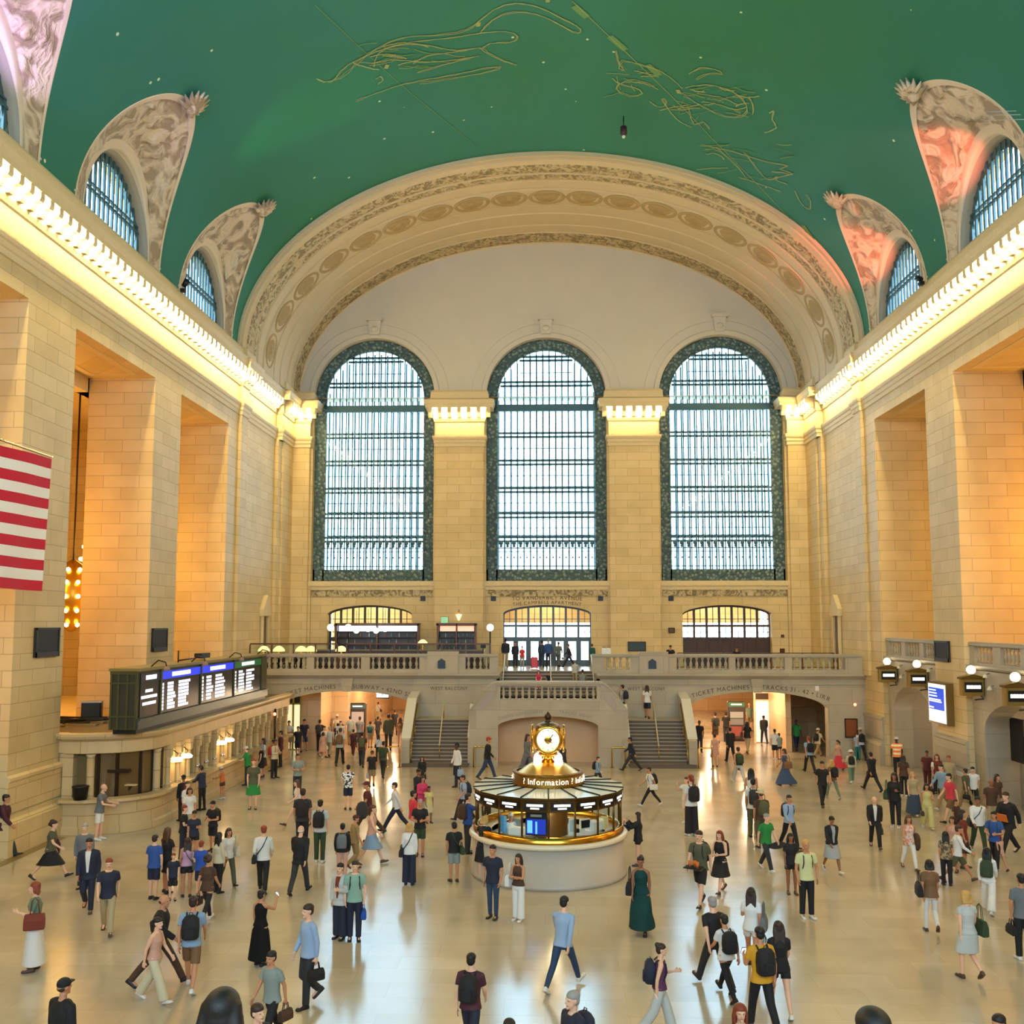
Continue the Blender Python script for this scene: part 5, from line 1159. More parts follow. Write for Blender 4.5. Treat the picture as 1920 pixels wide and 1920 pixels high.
railrun(on(1270, 1225, 1, 56).x, 16.4, 56.0, 'low dark railing on balcony before the dark doors', 5).scale = (1, 1, .62)
def table(x, y, label, lampc=None, h=.75):
    o = empty('dining_table', (x, y, ZB), 0, label, 'table'); MB().lathe([(.5, h-.04), (.52, h-.02), (.52, h)], n=24).build('tabletop', WOOD, o); MB().lathe([(.25, 0), (.06, .06), (.05, h-.04)], n=12).build('pedestal_leg', BLACK, o)
    return o
seatm = MB().bevbox(-.24, -.24, .4, .24, .24, .48, .02).mesh('seat', mat('brown_leather', '#3f2517', .5)); backm = MB().bevbox(-.24, .2, .5, .24, .27, 1.0, .03).mesh('backrest', MATS['brown_leather']); legm = MB().box(-.02, -.02, 0, .02, .02, .4).mesh('leg', BLACK)
def chair(x, y, rz, label):
    o = empty('dining_chair', (x, y, ZB), rz, label, 'chair', 'dark chairs on the balcony')
    for nm, me, l_ in [('seat', seatm, (0, 0, 0)), ('backrest', backm, (0, 0, 0))]+[('leg', legm, (a*.2, b*.2, 0)) for a in (-1, 1) for b in (-1, 1)]:
        q = bpy.data.objects.new(nm, me); col.objects.link(q); q.parent = o; q.location = l_
    return o
shadem = MB().lathe([(.34, 0), (.3, .12), (.16, .26), (.05, .3)], n=20, cap=False).mesh('lamp_shade', mat('parchment_shade', '#f2dca0', .6, emit='#ffd98c', es=1.4)); stemm = MB().lathe([(.12, -.35), (.03, -.32), (.03, 0)], n=10).mesh('lamp_stem', BRASS)
def tlamp(x, y, z, label, s=1):
    o = empty('table_lamp', (x, y, z+.35*s), 0, label, 'lamp'); o.scale = (s, s, s)
    for nm, me in (('lamp_shade', shadem), ('lamp_stem', stemm)): q = bpy.data.objects.new(nm, me); col.objects.link(q); q.parent = o
ty = 53.6
for i, (px_, s_) in enumerate([(495, 'first'), (523, 'second'), (565, 'third'), (583, 'fourth'), (640, 'fifth')]):
    x = on(px_, 1215, 1, ty).x; table(x, ty, 'round dining table on the balcony behind brown rail, %s from the left' % s_)
    tlamp(x, ty, ZB+.75, 'cream shaded lamp on the %s dining table from the left' % s_, 1.0)
    for dx, rz in ((-.75, PI/2), (.75, -PI/2)): chair(x+dx, ty, rz, 'dark dining chair beside the %s balcony table from the left' % s_)
for i in range(9): chair(on(700+i*24, 1215, 1, 53.4).x, 53.4, PI, 'dark bar chair in the row behind the balcony glass screen')
globem = MB().ball((0, 0, 2.05), .2, 16).mesh('globe', GLOBE); pm = MB().lathe([(.16, 0), (.05, .08), (.035, 1.9), (.08, 1.95), (.1, 1.88)], n=10).mesh('lamp_post', BLACK)
for i, (px_, s_) in enumerate([(620, 'leftmost'), (653, 'second from left'), (919, 'rightmost, beside the central doors')]):
    x = on(px_, 1178, 1, 54.8).x; o = empty('globe_lamp_post', (x, 54.8, ZB+.35), 0, 'black lamp post with white glowing globe on the balcony, %s' % s_, 'lamp post', 'globe lamp posts on the balcony')
    for nm, me in (('globe', globem), ('lamp_post', pm)): q = bpy.data.objects.new(nm, me); col.objects.link(q); q.parent = o
    MB().box(-.3, -.3, -.35, .3, .3, 0).build('plinth', WOOD, o)
# bar back with bottles and lit shelves
def barback(x0, x1, y, label, warm):
    o = empty('bar_shelving', ((x0+x1)/2, y, ZB), 0, label, 'shelving'); w = (x1-x0)/2
    a = MB(); a.box(-w, 0, 0, w, .1, 2.6); a.build('back_panel', mat('bar_back', '#44393a', .4), o); a = MB(); a.box(-w-.1, -.4, 2.5, w+.1, .1, 2.65); a.box(-w-.06, -.4, 0, -w+.06, .1, 2.6); a.box(w-.06, -.4, 0, w+.06, .1, 2.6); a.box(-.04, -.4, 0, .04, .1, 2.6); a.build('frame', WOOD, o)
    for z in (1.0, 1.4, 1.8, 2.15): MB().box(-w, -.35, z-.03, w, 0, z).build('shelf', mat('shelf_dark', '#2c2a30', .4), o)
    MB().box(-w+.1, -.02, 2.16, w-.1, -.01, 2.48).build('lit_strip', mat('bar_glow_%d' % warm, '#ffffff', .5, emit='#ff9a68' if warm else '#c8ecff', es=1.3 if warm else 3.5), o); return o
xa, xb = on(822, 1180, 1, 58.5).x, on(892, 1180, 1, 58.5).x; barback(xa, xb, 58.5, 'tall wooden bar shelving with orange glow against the pier', 1)
xa2, xb2 = on(632, 1180, 1, 58.8).x, on(785, 1180, 1, 58.8).x; barback(xa2, xb2, 58.9, 'long bar shelving with white blue glow before the left doors', 0)
botm = [MB().lathe([(.035, 0), (.035, .18), (.012, .23), (.012, .29)], n=8).mesh('bottle', mat('bottle_%d' % i, c, .15)) for i, c in enumerate(('#7d8a88', '#3e5a55', '#8c6a3a', '#a7b4b8'))]; rb = random.Random(9)
for (p0, p1, yy, zs_, s_) in ((xa, xb, 58.32, (1.0, 1.4, 1.8), 'orange lit bar shelving'), (xa2, xb2, 58.72, (1.0, 1.4, 1.8), 'long white lit bar shelving')):
    for z in zs_:
        u = p0+.12
        while u < p1-.1:
            q = tag(bpy.data.objects.new('bottle', rb.choice(botm)), 'small bottle standing on the %s' % s_, 'bottle', 'bottles on the %s' % s_); col.objects.link(q); q.location = (u, yy, ZB+z); u += rb.uniform(.22, .4) if yy < 58.5 else rb.uniform(.4, .7)
o = empty('bar_counter', ((xa2+xb)/2, 56.4, ZB), 0, 'long dark bar counter in front of the shelving', 'counter'); w = (xb-xa2)/2+.6; MB().box(-w, -.3, 0, w, .3, 1.05).build('counter_front', mat('bar_front', '#4e3a3a', .4), o); MB().box(-w-.05, -.36, 1.05, w+.05, .36, 1.12).build('counter_top', mat('bar_top', '#8a6a55', .3), o)
tlamp(on(793, 1205, 1, 56.4).x, 56.3, ZB+1.12, 'cream cone lamp on the bar counter', .9)
for i, px_ in enumerate((668, 690, 705, 722)):
    x = on(px_, 1190, 1, 57.6).x; q = tag(MB().ball((0, 0, 0), .17, 12).build('globe_pendant', mat('white_hot_globe', '#ffffff', .5, emit='#d8f4ff', es=9)), 'bright white pendant globe over the bar, %s from the left' % ['first', 'second', 'third', 'fourth'][i], 'pendant lamp', 'pendant globes over the bar'); q.location = (x, 57.6, ZB+2.2+.1*(i % 2))
    MB().tube([(0, 0, .15), (0, 0, 1.2)], .012).build('cord', BLACK, q)
o = empty('menu_screen', (on(906, 1198, 1, 55).x, 55, ZB+.9), 0, 'small black till screen at the right end of bar', 'screen'); MB().box(-.15, -.02, .35, .15, .02, .62).build('display', BLACK, o); MB().tube([(0, 0, -.9), (0, 0, .4)], .025).build('stand', BLACK, o)
o = empty('green_sign', (on(833, 1171, 1, 58.3).x, 58.3, ZB+2.65), 0, 'pale green slanted sign on top of bar shelving', 'sign'); MB().box(-.2, -.02, 0, .22, .02, .36).build('sign_face', mat('mint', '#9fd8b4', .5, emit='#8fe0b0', es=.35), o); MB().box(-.22, .02, 0, .24, .04, .38).build('sign_back', WOOD, o)
o = empty('wall_sconce', (on(860, 1150, 1, YW-.6).x, YW-.5, 7.35), 0, 'small gilt sconce glowing on the pier above the bar', 'sconce'); MB().lathe([(.04, -.3), (.16, 0), (.2, .04), (.05, .1)], n=14).build('sconce_bowl', mat('sconce_glow', '#ffffff', .5, emit='#ffdf9c', es=1.6), o); MB().lathe([(.05, .1), (.02, .3), (.05, .34), (0, .42)], n=10).build('sconce_finial', GB, o)
panel('red_information_case', .3, 53.5, 0, .01, .01, '#888888', 'x', 'x') if False else None
o = empty('red_suitcase', (on(1002, 1235, 1, 57).x, 57, ZB), 0, 'upright red suitcase standing at top of the central stairs', 'suitcase'); MB().bevbox(-.2, -.12, .06, .2, .12, .68, .05).build('shell', mat('suitcase_red', '#c0303c', .4), o); MB().tube([(-.1, .08, .68), (-.1, .08, .95), (.1, .08, .95), (.1, .08, .68)], .015).build('pull_handle', STEEL, o)
for a in (-.15, .15): MB().lathe([(.04, -.02), (.04, .02)], (a, 0, .04), 10).build('wheel', BLACK, o)
for i, px_ in enumerate((1128, 1136)): 
    o = empty('paper_bag', (on(px_, 1222, 1, 53.5).x, 53.5, ZB), 0, 'white and grey bag on ledge right of the central stairs, %s one' % ('left' if i == 0 else 'right'), 'bag'); o.location.z = 5.3; o.location.y = YB; MB().bevbox(-.12, -.1, 0, .12, .1, .3, .03).build('bag_body', mat('bag_white', '#dde3e0', .6), o); MB().tube([(-.06, 0, .3), (-.05, 0, .38), (.05, 0, .38), (.06, 0, .3)], .01).build('bag_handle', BLACK, o)
# ================================================================= EAST END, WORLD, LIGHTS
mb = MB(); wallmb(XL-12, XR+12, 0, 33.4, [(a, b, 9.5, circtop((a+b)/2, (b-a)/2, 21.2)) for a, b in WIN], 1, -14.6, .6, mb=mb, seg=12)
S(mb.build('wall_east', STONE))
mb = MB()
for sx in (-1, 1):
    X0 = XC+sx*(HW+.82)
    wallmb(-14, 62.2, 21.3, 33.3, [(c-2.61, c+2.61, 21.5, (lambda u, c=c: 21.55+3.18*math.sqrt(max(0, 1-((u-c)/2.61)**2)))) for c in BAYS], 0, X0, sx*.3, mb=mb, seg=20)
S(mb.build('wall_leak_block', STONE))  # unseen shell added to stop sky light leaking in around the lunettes
for x in (-11, .2, 11.2):
    l = bpy.data.lights.new('added_vestibule_light', 'POINT'); l.energy = 500; l.color = (1, .8, .56); l.shadow_soft_size = .4; q = bpy.data.objects.new('added_vestibule_light', l); col.objects.link(q); q.location = (x, YW+3.4, 8.6)  # unseen lamps added to brighten the stone behind the door glass
mb = MB(); mb.box(-4.5, -12, 0, 4.5, 5.8, 3.2); S(mb.build('floor_east_landing', GREY))
w = bpy.data.worlds.new('sky'); sc.world = w; w.use_nodes = True; nt = w.node_tree; bg = nt.nodes['Background']; bg.inputs[0].default_value = (.62, .82, 1.0, 1); bg.inputs[1].default_value = SKY
for (a, b) in WIN:
    for y, rx in ((YW+1.45, -PI/2), (-14.8, PI/2)):
        l = bpy.data.lights.new('window_daylight', 'AREA'); l.shape = 'RECTANGLE'; l.size = b-a; l.size_y = 15.6; l.cycles.is_portal = True; q = bpy.data.objects.new('window_daylight', l); col.objects.link(q); q.location = ((a+b)/2, y, 17.2); q.rotation_euler = (rx, 0, 0)
sc.view_settings.exposure = EXPO
sc.cycles.max_bounces = 6; sc.cycles.diffuse_bounces = 4; sc.cycles.glossy_bounces = 3; sc.cycles.transparent_max_bounces = 12; sc.cycles.sample_clamp_indirect = 6
sc.cycles.caustics_reflective = False; sc.cycles.caustics_refractive = False
# ================================================================= PEOPLE
PAL = dict(w='#e9e6de', wh='#f3f1ec', cr='#d9cba6', be='#b9a67c', kh='#a3895a', k='#121214', bk='#17171b', ch='#2b2d31', g='#6f7478', lg='#a9adae', nv='#1a2238', bl='#27529c', rb='#1d4fb0', lb='#9fb8d6', db='#27405f', dn='#3a557a', ld='#8ba6bf', tl='#2f7d78', dt='#1d5a58', gn='#1c8a3c', dg='#2e4426', ol='#55573a', sg='#6f8a72', mt='#8fb5a2', rd='#c0262e', cor='#e03b48', mr='#5a1f22', bu='#4a1b2c', pk='#d93a6a', pp='#5a2a4e', pl='#c79ab8', pe='#d7a48c', or_='#e0742a', ru='#7e2f1a', br='#4e3222', tn='#7e5a38', yl='#e0a21c', py='#dfe0a4', ye='#d8cf86', ws='#c9ccc6', gd='#8f9a92')
SKIN = dict(a='#d9a98a', b='#b87f5c', c='#8a5a3e', d='#4e3226')
HAIRC = dict(k='#0f0c0b', b='#2c1a11', m='#4f3019', r='#7c3318', y='#b98f4c', g='#8e8a84', w='#d6d2ca', n='#1a1310')
def cmat(c, kind='cloth'):
    h = PAL.get(c, c); h = '#'+''.join('%02x' % int(int(h[i:i+2], 16)*.88) for i in (1, 3, 5)); return mat('%s_%s' % (kind, h[1:]), h, .8 if kind == 'cloth' else .55)
DARK = mat('eye_dark', '#14100e', .4); LIP = mat('lip', '#8c4a42', .5); FACEB = DARK
POSES = {  # hipL kneeL hipR kneeR | armL (flex, abd, elbow, in) | armR | lean | head turn
 'stand': (2, 2, -2, 2, (2, 9, 12, 4), (2, 9, 12, 4), 0, 0),
 'wide': (2, 2, -3, 2, (4, 14, 18, 6), (0, 12, 14, 4), 1, 0),
 'walkA': (24, 6, -20, 16, (-20, 7, 14, 2), (22, 7, 24, 4), 3, 0),
 'walkB': (-20, 16, 24, 6, (22, 7, 24, 4), (-20, 7, 14, 2), 3, 0),
 'passA': (10, 8, 8, 58, (-10, 7, 14, 2), (12, 7, 18, 4), 2, 0),
 'strideA': (33, 4, -28, 14, (-26, 8, 16, 2), (30, 8, 30, 4), 5, 0),
 'strideB': (-28, 14, 33, 4, (30, 8, 30, 4), (-26, 8, 16, 2), 5, 0),
 'phone': (2, 2, -2, 3, (18, 12, 92, 18), (4, 9, 14, 4), 2, 0),
 'phonew': (20, 6, -18, 18, (20, 12, 90, 18), (-14, 8, 14, 4), 3, 0),
 'photo': (2, 2, -2, 2, (62, 20, 78, 22), (58, 22, 82, 22), 0, 0),
 'photo1': (2, 2, -2, 2, (4, 8, 12, 4), (64, 14, 82, 8), 0, 0),
 'cross': (3, 2, -3, 2, (24, 10, 88, 62), (20, 10, 84, 62), 0, 0),
 'counter': (2, 2, -2, 4, (34, 12, 56, 8), (36, 12, 52, 8), 8, 0),
 'hold': (2, 2, -2, 3, (16, 14, 78, 30), (16, 14, 76, 30), 2, 0),
 'holdw': (22, 6, -18, 18, (14, 14, 78, 30), (14, 14, 74, 30), 2, 0),
 'sit': (84, 88, 84, 88, (24, 10, 40, 10), (24, 10, 40, 10), 8, 0),
 'leanr': (2, 2, -4, 4, (48, 16, 40, 20), (48, 16, 40, 20), 22, 0),
 'point': (2, 2, -2, 2, (4, 9, 12, 4), (80, 20, 12, 0), 0, 0),
}
HIPZ, THI, SHI = .93, .43, .42
def skel(pose, build):
    hl, kl, hr, kr, al, ar, lean, tw = POSES[pose]
    sw = {'m': .195, 'f': .168, 'k': .17}[build]; hw = {'m': .092, 'f': .098, 'k': .09}[build]
    J = {}; R = math.radians; lz = Matrix.Translation((0, 0, .97)) @ Matrix.Rotation(R(lean), 4, 'X') @ Matrix.Translation((0, 0, -.97))
    J['T'] = lz
    for s, n, h, k_ in ((1, 'L', hl, kl), (-1, 'R', hr, kr)):
        hip = Vector((s*hw, 0, HIPZ)); kn = hip+Vector((s*.01, -math.sin(R(h)), -math.cos(R(h))))*THI
        a = h-k_; an = kn+Vector((0, -math.sin(R(a)), -math.cos(R(a))))*SHI; p = R(max(-50, min(20, a*.75)))
        J[n+'h'], J[n+'k'], J[n+'a'] = hip, kn, an; J[n+'f'] = Vector((s*.10, -math.cos(p), math.sin(p))).normalized()
    for s, n, (fl, ab, el, inn) in ((1, 'L', al), (-1, 'R', ar)):
        sh = Vector((s*(sw-.008), .01, 1.408)); fl, ab, el, inn = R(fl), R(ab), R(el), R(inn)
        d = Vector((s*math.sin(ab), -math.sin(fl)*math.cos(ab), -math.cos(fl)*math.cos(ab)))
        e = sh+d*.285; d2 = Vector((-s*math.sin(inn), -math.sin(fl+el)*math.cos(inn), -math.cos(fl+el)*math.cos(inn))); w = e+d2*.25
        J[n+'s'], J[n+'e'], J[n+'w'], J[n+'d'] = lz @ sh, lz @ e, lz @ w, lz.to_3x3() @ d2
    return J
def torso(build):
    if build == 'f': return [(.84, .12, .1), (.9, .165, .115), (.97, .172, .12), (1.04, .15, .105), (1.13, .13, .095), (1.24, .145, .115), (1.31, .152, .128), (1.37, .148, .102), (1.42, .125, .082), (1.46, .08, .066), (1.48, .062, .058)]
    return [(.84, .12, .1), (.9, .155, .112), (.97, .162, .115), (1.06, .152, .108), (1.16, .158, .11), (1.26, .175, .12), (1.33, .182, .122), (1.39, .172, .108), (1.43, .145, .088), (1.468, .09, .07), (1.49, .066, .06)]
def ering(c, rx, ry, n=20): return [(c[0]+rx*math.cos(2*PI*k/n), c[1]+ry*math.sin(2*PI*k/n), c[2]) for k in range(n)]
def remesh(mb, vox, name, nsm=3):
    me = mb.mesh('tmp', DARK); ob = bpy.data.objects.new('tmp', me); col.objects.link(ob)
    m = ob.modifiers.new('r', 'REMESH'); m.mode = 'VOXEL'; m.voxel_size = vox; m.use_smooth_shade = True
    s = ob.modifiers.new('s', 'SMOOTH'); s.iterations = nsm; s.factor = .5
    dg = bpy.context.evaluated_depsgraph_get(); out = bpy.data.meshes.new_from_object(ob.evaluated_get(dg)); out.name = name
    bpy.data.objects.remove(ob); bpy.data.meshes.remove(me)
    out.materials.clear(); out.materials.append(None); return out
def limb(mb, pts, rs, n=12):
    P = []; Q = []
    for i in range(len(pts)-1):
        for k in range(3): f = k/3; P.append(Vector(pts[i]).lerp(Vector(pts[i+1]), f)); Q.append(rs[i]*(1-f)+rs[i+1]*f)
    P.append(Vector(pts[-1])); Q.append(rs[-1]); mb.tube(P, Q, n)
def hand(mb, w, d, s, J):
    up = Vector((0, -1, 0)) if abs(d.y) < .6 else Vector((0, 0, 1)); wd = (up-d*up.dot(d)).normalized(); nn = d.cross(wd).normalized()
    inw = Vector((-s, 0, 0)); nn = nn if nn.dot(inw) > 0 else -nn
    for k in (-1, 0, 1): mb.tube([w-d*.02, w+d*.04+wd*k*.018, w+d*.088+wd*k*.024], [.024, .02, .017], 8)
    for k, L_ in ((1.5, .07), (.5, .082), (-.5, .076), (-1.5, .058)):
        b = w+d*.075+wd*k*.019; mb.tube([b, b+d*L_*.5+wd*k*.004+nn*.006, b+d*L_*.9+wd*k*.006+nn*.028], [.0115, .0105, .009], 7)
    b = w+d*.02+wd*.026; mb.tube([b, b+wd*.03+d*.028+nn*.012, b+wd*.038+d*.062+nn*.024], [.014, .012, .0095], 7)
HC = Vector((0, -.012, 1.655))
CACHE = {}
def body(pose, build):
    key = ('body', pose, build)
    if key in CACHE: return CACHE[key]
    J = skel(pose, build); T = J['T']; mb = MB()
    tb = MB(); tb.rings([ering((0, 0, z), rx, ry) for z, rx, ry in torso(build)])
    tb.tube([(0, .012, 1.44), (0, .008, 1.5), (0, -.002, 1.57)], [.066, .055, .054], 14)
    # head: cranium, jaw, nose, ears, brow, eye sockets left by the brow
    tb.ball(HC+Vector((0, .012, .02)), .1, 18, sq=(.79, .98, .98)); tb.ball(HC+Vector((0, -.02, -.04)), .075, 14, sq=(.82, .9, 1.05))
    tb.tube([HC+Vector((0, -.088, .018)), HC+Vector((0, -.108, -.022)), HC+Vector((0, -.098, -.03))], [.011, .016, .012], 8)
    for s in (-1, 1): tb.ball(HC+Vector((s*.079, .01, -.005)), .026, 8, sq=(.4, .8, 1.2)); tb.ball(HC+Vector((s*.03, -.078, .022)), .022, 8, sq=(1.2, .5, .5))
    tb.ball(HC+Vector((0, -.088, -.056)), .024, 8, sq=(1.1, .5, .5)); tb.ball(HC+Vector((0, -.075, -.092)), .026, 8)
    tb.xf(T); mb.add(tb.v, tb.f)
    for n, s in (('L', 1), ('R', -1)):
        h, k, a = J[n+'h'], J[n+'k'], J[n+'a']; bf = 1.06 if build == 'f' else 1
        limb(mb, [h+Vector((0, 0, .04)), h.lerp(k, .35), k, k.lerp(a, .3), k.lerp(a, .7), a], [.088*bf, .08*bf, .055, .056, .042, .036])
        f = J[n+'f']; mb.tube([a+Vector((0, .035, -.04)), a+f*.05+Vector((0, 0, -.045)), a+f*.15+Vector((0, 0, -.055))], [.034, .034, .024], 10)
        limb(mb, [T @ Vector((s*.05, .012, 1.455)), J[n+'s'], J[n+'s'].lerp(J[n+'e'], .45), J[n+'e'], J[n+'e'].lerp(J[n+'w'], .3), J[n+'w']], [.05, .054, .046, .037, .036, .025])
        hand(mb, J[n+'w'], J[n+'d'], s, J)
    me = remesh(mb, .0095, 'person_body', 2); me.materials.append(DARK); me.materials.append(LIP)
    Ti = T.inverted()
    for p in me.polygons:
        c = Ti @ p.center
        if c.z > 1.58 and c.y < -.07:
            q = c-HC
            if abs(q.z-.006) < .006 and .022 < abs(q.x) < .04: p.material_index = 1
            elif abs(q.z+.058) < .007 and abs(q.x) < .024: p.material_index = 2
    CACHE[key] = me; return me
def legpt(J, z):
    r = []
    for n in 'LR':
        h, k, a = J[n+'h'], J[n+'k'], J[n+'a']
        if z > k.z: f = (h.z-z)/max(.01, h.z-k.z); r.append(h.lerp(k, max(0, min(1, f))))
        else: f = (k.z-z)/max(.01, k.z-a.z); r.append(k.lerp(a, max(0, min(1, f))))
    return r
def cloth(kind, pose, build):
    key = (kind, pose, build)
    if key in CACHE: return CACHE[key]
    J = skel(pose, build); T = J['T']; mb = MB(); tb = MB(); vox = .014
    if kind in ('tee', 'long', 'tank', 'jacket', 'dress', 'ldress', 'coat'):
        inf = {'tee': .017, 'long': .017, 'tank': .012, 'jacket': .032, 'dress': .013, 'ldress': .014, 'coat': .04}[kind]
        hem = {'tee': .86, 'long': .87, 'tank': .93, 'jacket': .8, 'coat': .8}.get(kind, .93)
        rings = [(hem, .188 if build == 'm' else .192, .142)] + [r for r in torso(build) if r[0] > hem+.05 and r[0] < 1.47]
        tb.rings([ering((0, 0, z), rx+inf, ry+inf) for z, rx, ry in rings])
        if kind != 'tank' or build == 'm': tb.tube([(0, .014, 1.42), (0, .012, 1.475)], [.09, .075], 14)
        tb.xf(T); mb.add(tb.v, tb.f)
        sl = {'tee': .62, 'long': 2, 'jacket': 2, 'coat': 2, 'dress': .35, 'ldress': .0, 'tank': 0}[kind]
        for n, s in (('L', 1), ('R', -1)):
            S0, E0, W0 = J[n+'s'], J[n+'e'], J[n+'w']; q = inf-.017; a0 = T @ Vector((s*.045, .012, 1.447))
            if sl == 0: mb.tube([a0, S0+Vector((-s*.03, 0, 0))], [.05, .05], 10)
            elif sl < 1: limb(mb, [a0, S0, S0.lerp(E0, sl)], [.056+q, .066+q, .062+q])
            else: limb(mb, [a0, S0, S0.lerp(E0, .5), E0, E0.lerp(W0, .5), W0-J[n+'d']*.01], [.056+q, .064+q, .056+q, .05+q, .046+q, .038+q])
    if kind in ('dress', 'ldress', 'skirt', 'lskirt', 'coat', 'mini'):
        z0, z1, fl = {'dress': (1.08, .53, .06), 'ldress': (1.08, .13, .11), 'skirt': (1.03, .5, .07), 'lskirt': (1.03, .16, .12), 'coat': (1.0, .6, .03), 'mini': (1.03, .66, .04)}[kind]
        rows = []
        for i in range(12):
            f = i/11; z = z0+(z1-z0)*f; a, b = legpt(J, z); c = (a+b)/2 if z < .9 else Vector((0, 0, z)); sx = abs(a.x-b.x)/2 if z < .9 else .05; sy = abs(a.y-b.y)/2 if z < .9 else 0
            rows.append(ering((c.x, c.y*min(1, f*1.6), z), max(.155, sx+.1)+fl*f if f > .15 else .15+.03*f, max(.125, sy+.095)+fl*f))
        mb.rings(rows)
    if kind in ('pants', 'wide', 'slim', 'shorts', 'short'):
        tb.rings([ering((0, 0, z), rx, ry) for z, rx, ry in [(.82, .13, .11), (.88, .17, .128), (.96, .172, .128), (1.05, .152, .112)]]); mb.add(tb.v, tb.f)
        end = {'shorts': .92, 'short': .5}.get(kind, 2)
        for n in 'LR':
            h, k, a = J[n+'h'], J[n+'k'], J[n+'a']; h2 = h+Vector((0, 0, .02))
            if end < 1: limb(mb, [h2, h.lerp(k, .5*min(1, end)), h.lerp(k, end)], [.088, .098, .094 if end > .6 else .1])
            else:
                r = {'pants': (.088, .094, .078, .07, .066), 'wide': (.09, .102, .1, .104, .112), 'slim': (.086, .086, .066, .062, .048)}[kind]
                limb(mb, [h2, h.lerp(k, .4), k, k.lerp(a, .5), a+Vector((0, 0, -.02))], r)
    if kind.startswith('hair') or kind in ('cap', 'hat'):
        vox = .011; H = HC
        if kind in ('hairshort', 'cap', 'hat', 'hairlong', 'hairbun', 'hairpony', 'haircurly', 'hairbob'):
            tb.ball(H+Vector((0, .02, .055)), .1, 16, sq=(.88, 1.06, .78)); tb.ball(H+Vector((0, .05, .0)), .08, 12, sq=(1.03, .86, 1.1))
        if kind == 'hairfringe': tb.ball(H+Vector((0, .055, -.01)), .08, 12, sq=(1.0, .65, .6))
        if kind in ('hairlong', 'hairbob'):
            e = -.3 if kind == 'hairlong' else -.13
            for s in (-1, -.5, 0, .5, 1): tb.tube([H+Vector((s*.06, .035, .06)), H+Vector((s*.082, .06, -.06)), H+Vector((s*.085, .085, e))], [.04, .042, .03], 10)
            for s in (-1, 1): tb.tube([H+Vector((s*.07, -.01, .05)), H+Vector((s*.088, .0, -.05)), H+Vector((s*.085, .02, e*.8))], [.02, .022, .02], 8)
        if kind == 'hairbun': tb.ball(H+Vector((0, .09, .09)), .052, 12)
        if kind == 'hairpony': tb.tube([H+Vector((0, .11, .05)), H+Vector((0, .16, 0)), H+Vector((0, .14, -.2))], [.028, .04, .018], 10)
        if kind == 'haircurly':
            rc = random.Random(2)
            for _ in range(26): u = rc.uniform(0, 2*PI); v = rc.uniform(-.5, 1.3); tb.ball(H+Vector((.1*math.cos(u)*math.cos(v), .05+.09*abs(math.sin(u))*math.cos(v), .02+.1*math.sin(v))), .038, 8)
        if kind == 'cap':
            tb = MB(); tb.ball(H+Vector((0, .012, .05)), .1, 16, sq=(.9, 1.06, .85)); tb.rings([ering((0, -.085, H.z+.052), .075, .085), ering((0, -.09, H.z+.066), .07, .08)])
        if kind == 'hat':
            tb = MB(); tb.rings([ering((0, .01, H.z+.045), .17, .19), ering((0, .01, H.z+.062), .165, .185)]); tb.lathe([(.1, H.z+.05), (.092, H.z+.13), (.06, H.z+.155)], (0, .01, 0), 16)
        tb.xf(T); mb = tb
    if kind == 'shoe':
        pass
    me = remesh(mb, vox, kind, 6 if kind.startswith('hair') else 2); CACHE[key] = me; return me
def front(pose, build):
    key = ('front', pose, build)
    if key in CACHE: return CACHE[key]
    T = skel(pose, build)['T']; tr = torso(build); rows = []; e = .036
    for i in range(12):
        z = .98+(1.475-.98)*i/11; rx = np.interp(z, [r[0] for r in tr], [r[1] for r in tr])+e; ry = np.interp(z, [r[0] for r in tr], [r[2] for r in tr])+e; w = .022+.045*(i/11)
        rows.append([tuple(T @ Vector((w*k/3, -ry*math.sqrt(1-(w*k/3/rx)**2)-.002, z))) for k in range(-3, 4)])
    a = MB(); a.grid(rows); a.grid([[tuple(Vector(p)+Vector((0, .03, 0))) for p in r] for r in rows]); me = a.mesh('shirt', DARK); me.materials.clear(); me.materials.append(None); CACHE[key] = me; return me
def shoemesh(pose, build, n):
    key = ('shoe', pose, n, build)
    if key in CACHE: return CACHE[key]
    J = skel(pose, build); a = J[n+'a']; f = J[n+'f']; u = Vector((0, 0, 1)); u = (u-f*u.dot(f)).normalized(); sd = f.cross(u)
    rows = []
    for t, w, h in ((-.065, .025, .05), (-.05, .038, .085), (0, .042, .1), (.06, .045, .075), (.12, .05, .055), (.17, .044, .045), (.195, .025, .03)):
        c = a+f*t-u*.09; rows.append([tuple(c+sd*w*x+u*h*y) for x, y in ((-1, 0), (-1, .35), (-.8, .8), (-.3, 1), (.3, 1), (.8, .8), (1, .35), (1, 0))])
    mb = MB(); mb.rings(rows); me = mb.mesh('shoe', DARK); me.materials.clear(); me.materials.append(None); CACHE[key] = me; return me
def minz(pose, build):
    J = skel(pose, build); z = 9
    for n in 'LR':
        a, f = J[n+'a'], J[n+'f']; u = Vector((0, 0, 1)); u = (u-f*u.dot(f)).normalized()
        for t in (-.065, .17): z = min(z, (a+f*t-u*.09).z)
    return z
def put(name, me, m, parent, M=None):
    o = bpy.data.objects.new(name, me); col.objects.link(o); o.parent = parent
    o.material_slots[0].link = 'OBJECT'; o.material_slots[0].material = m
    return o
BAGC = {}
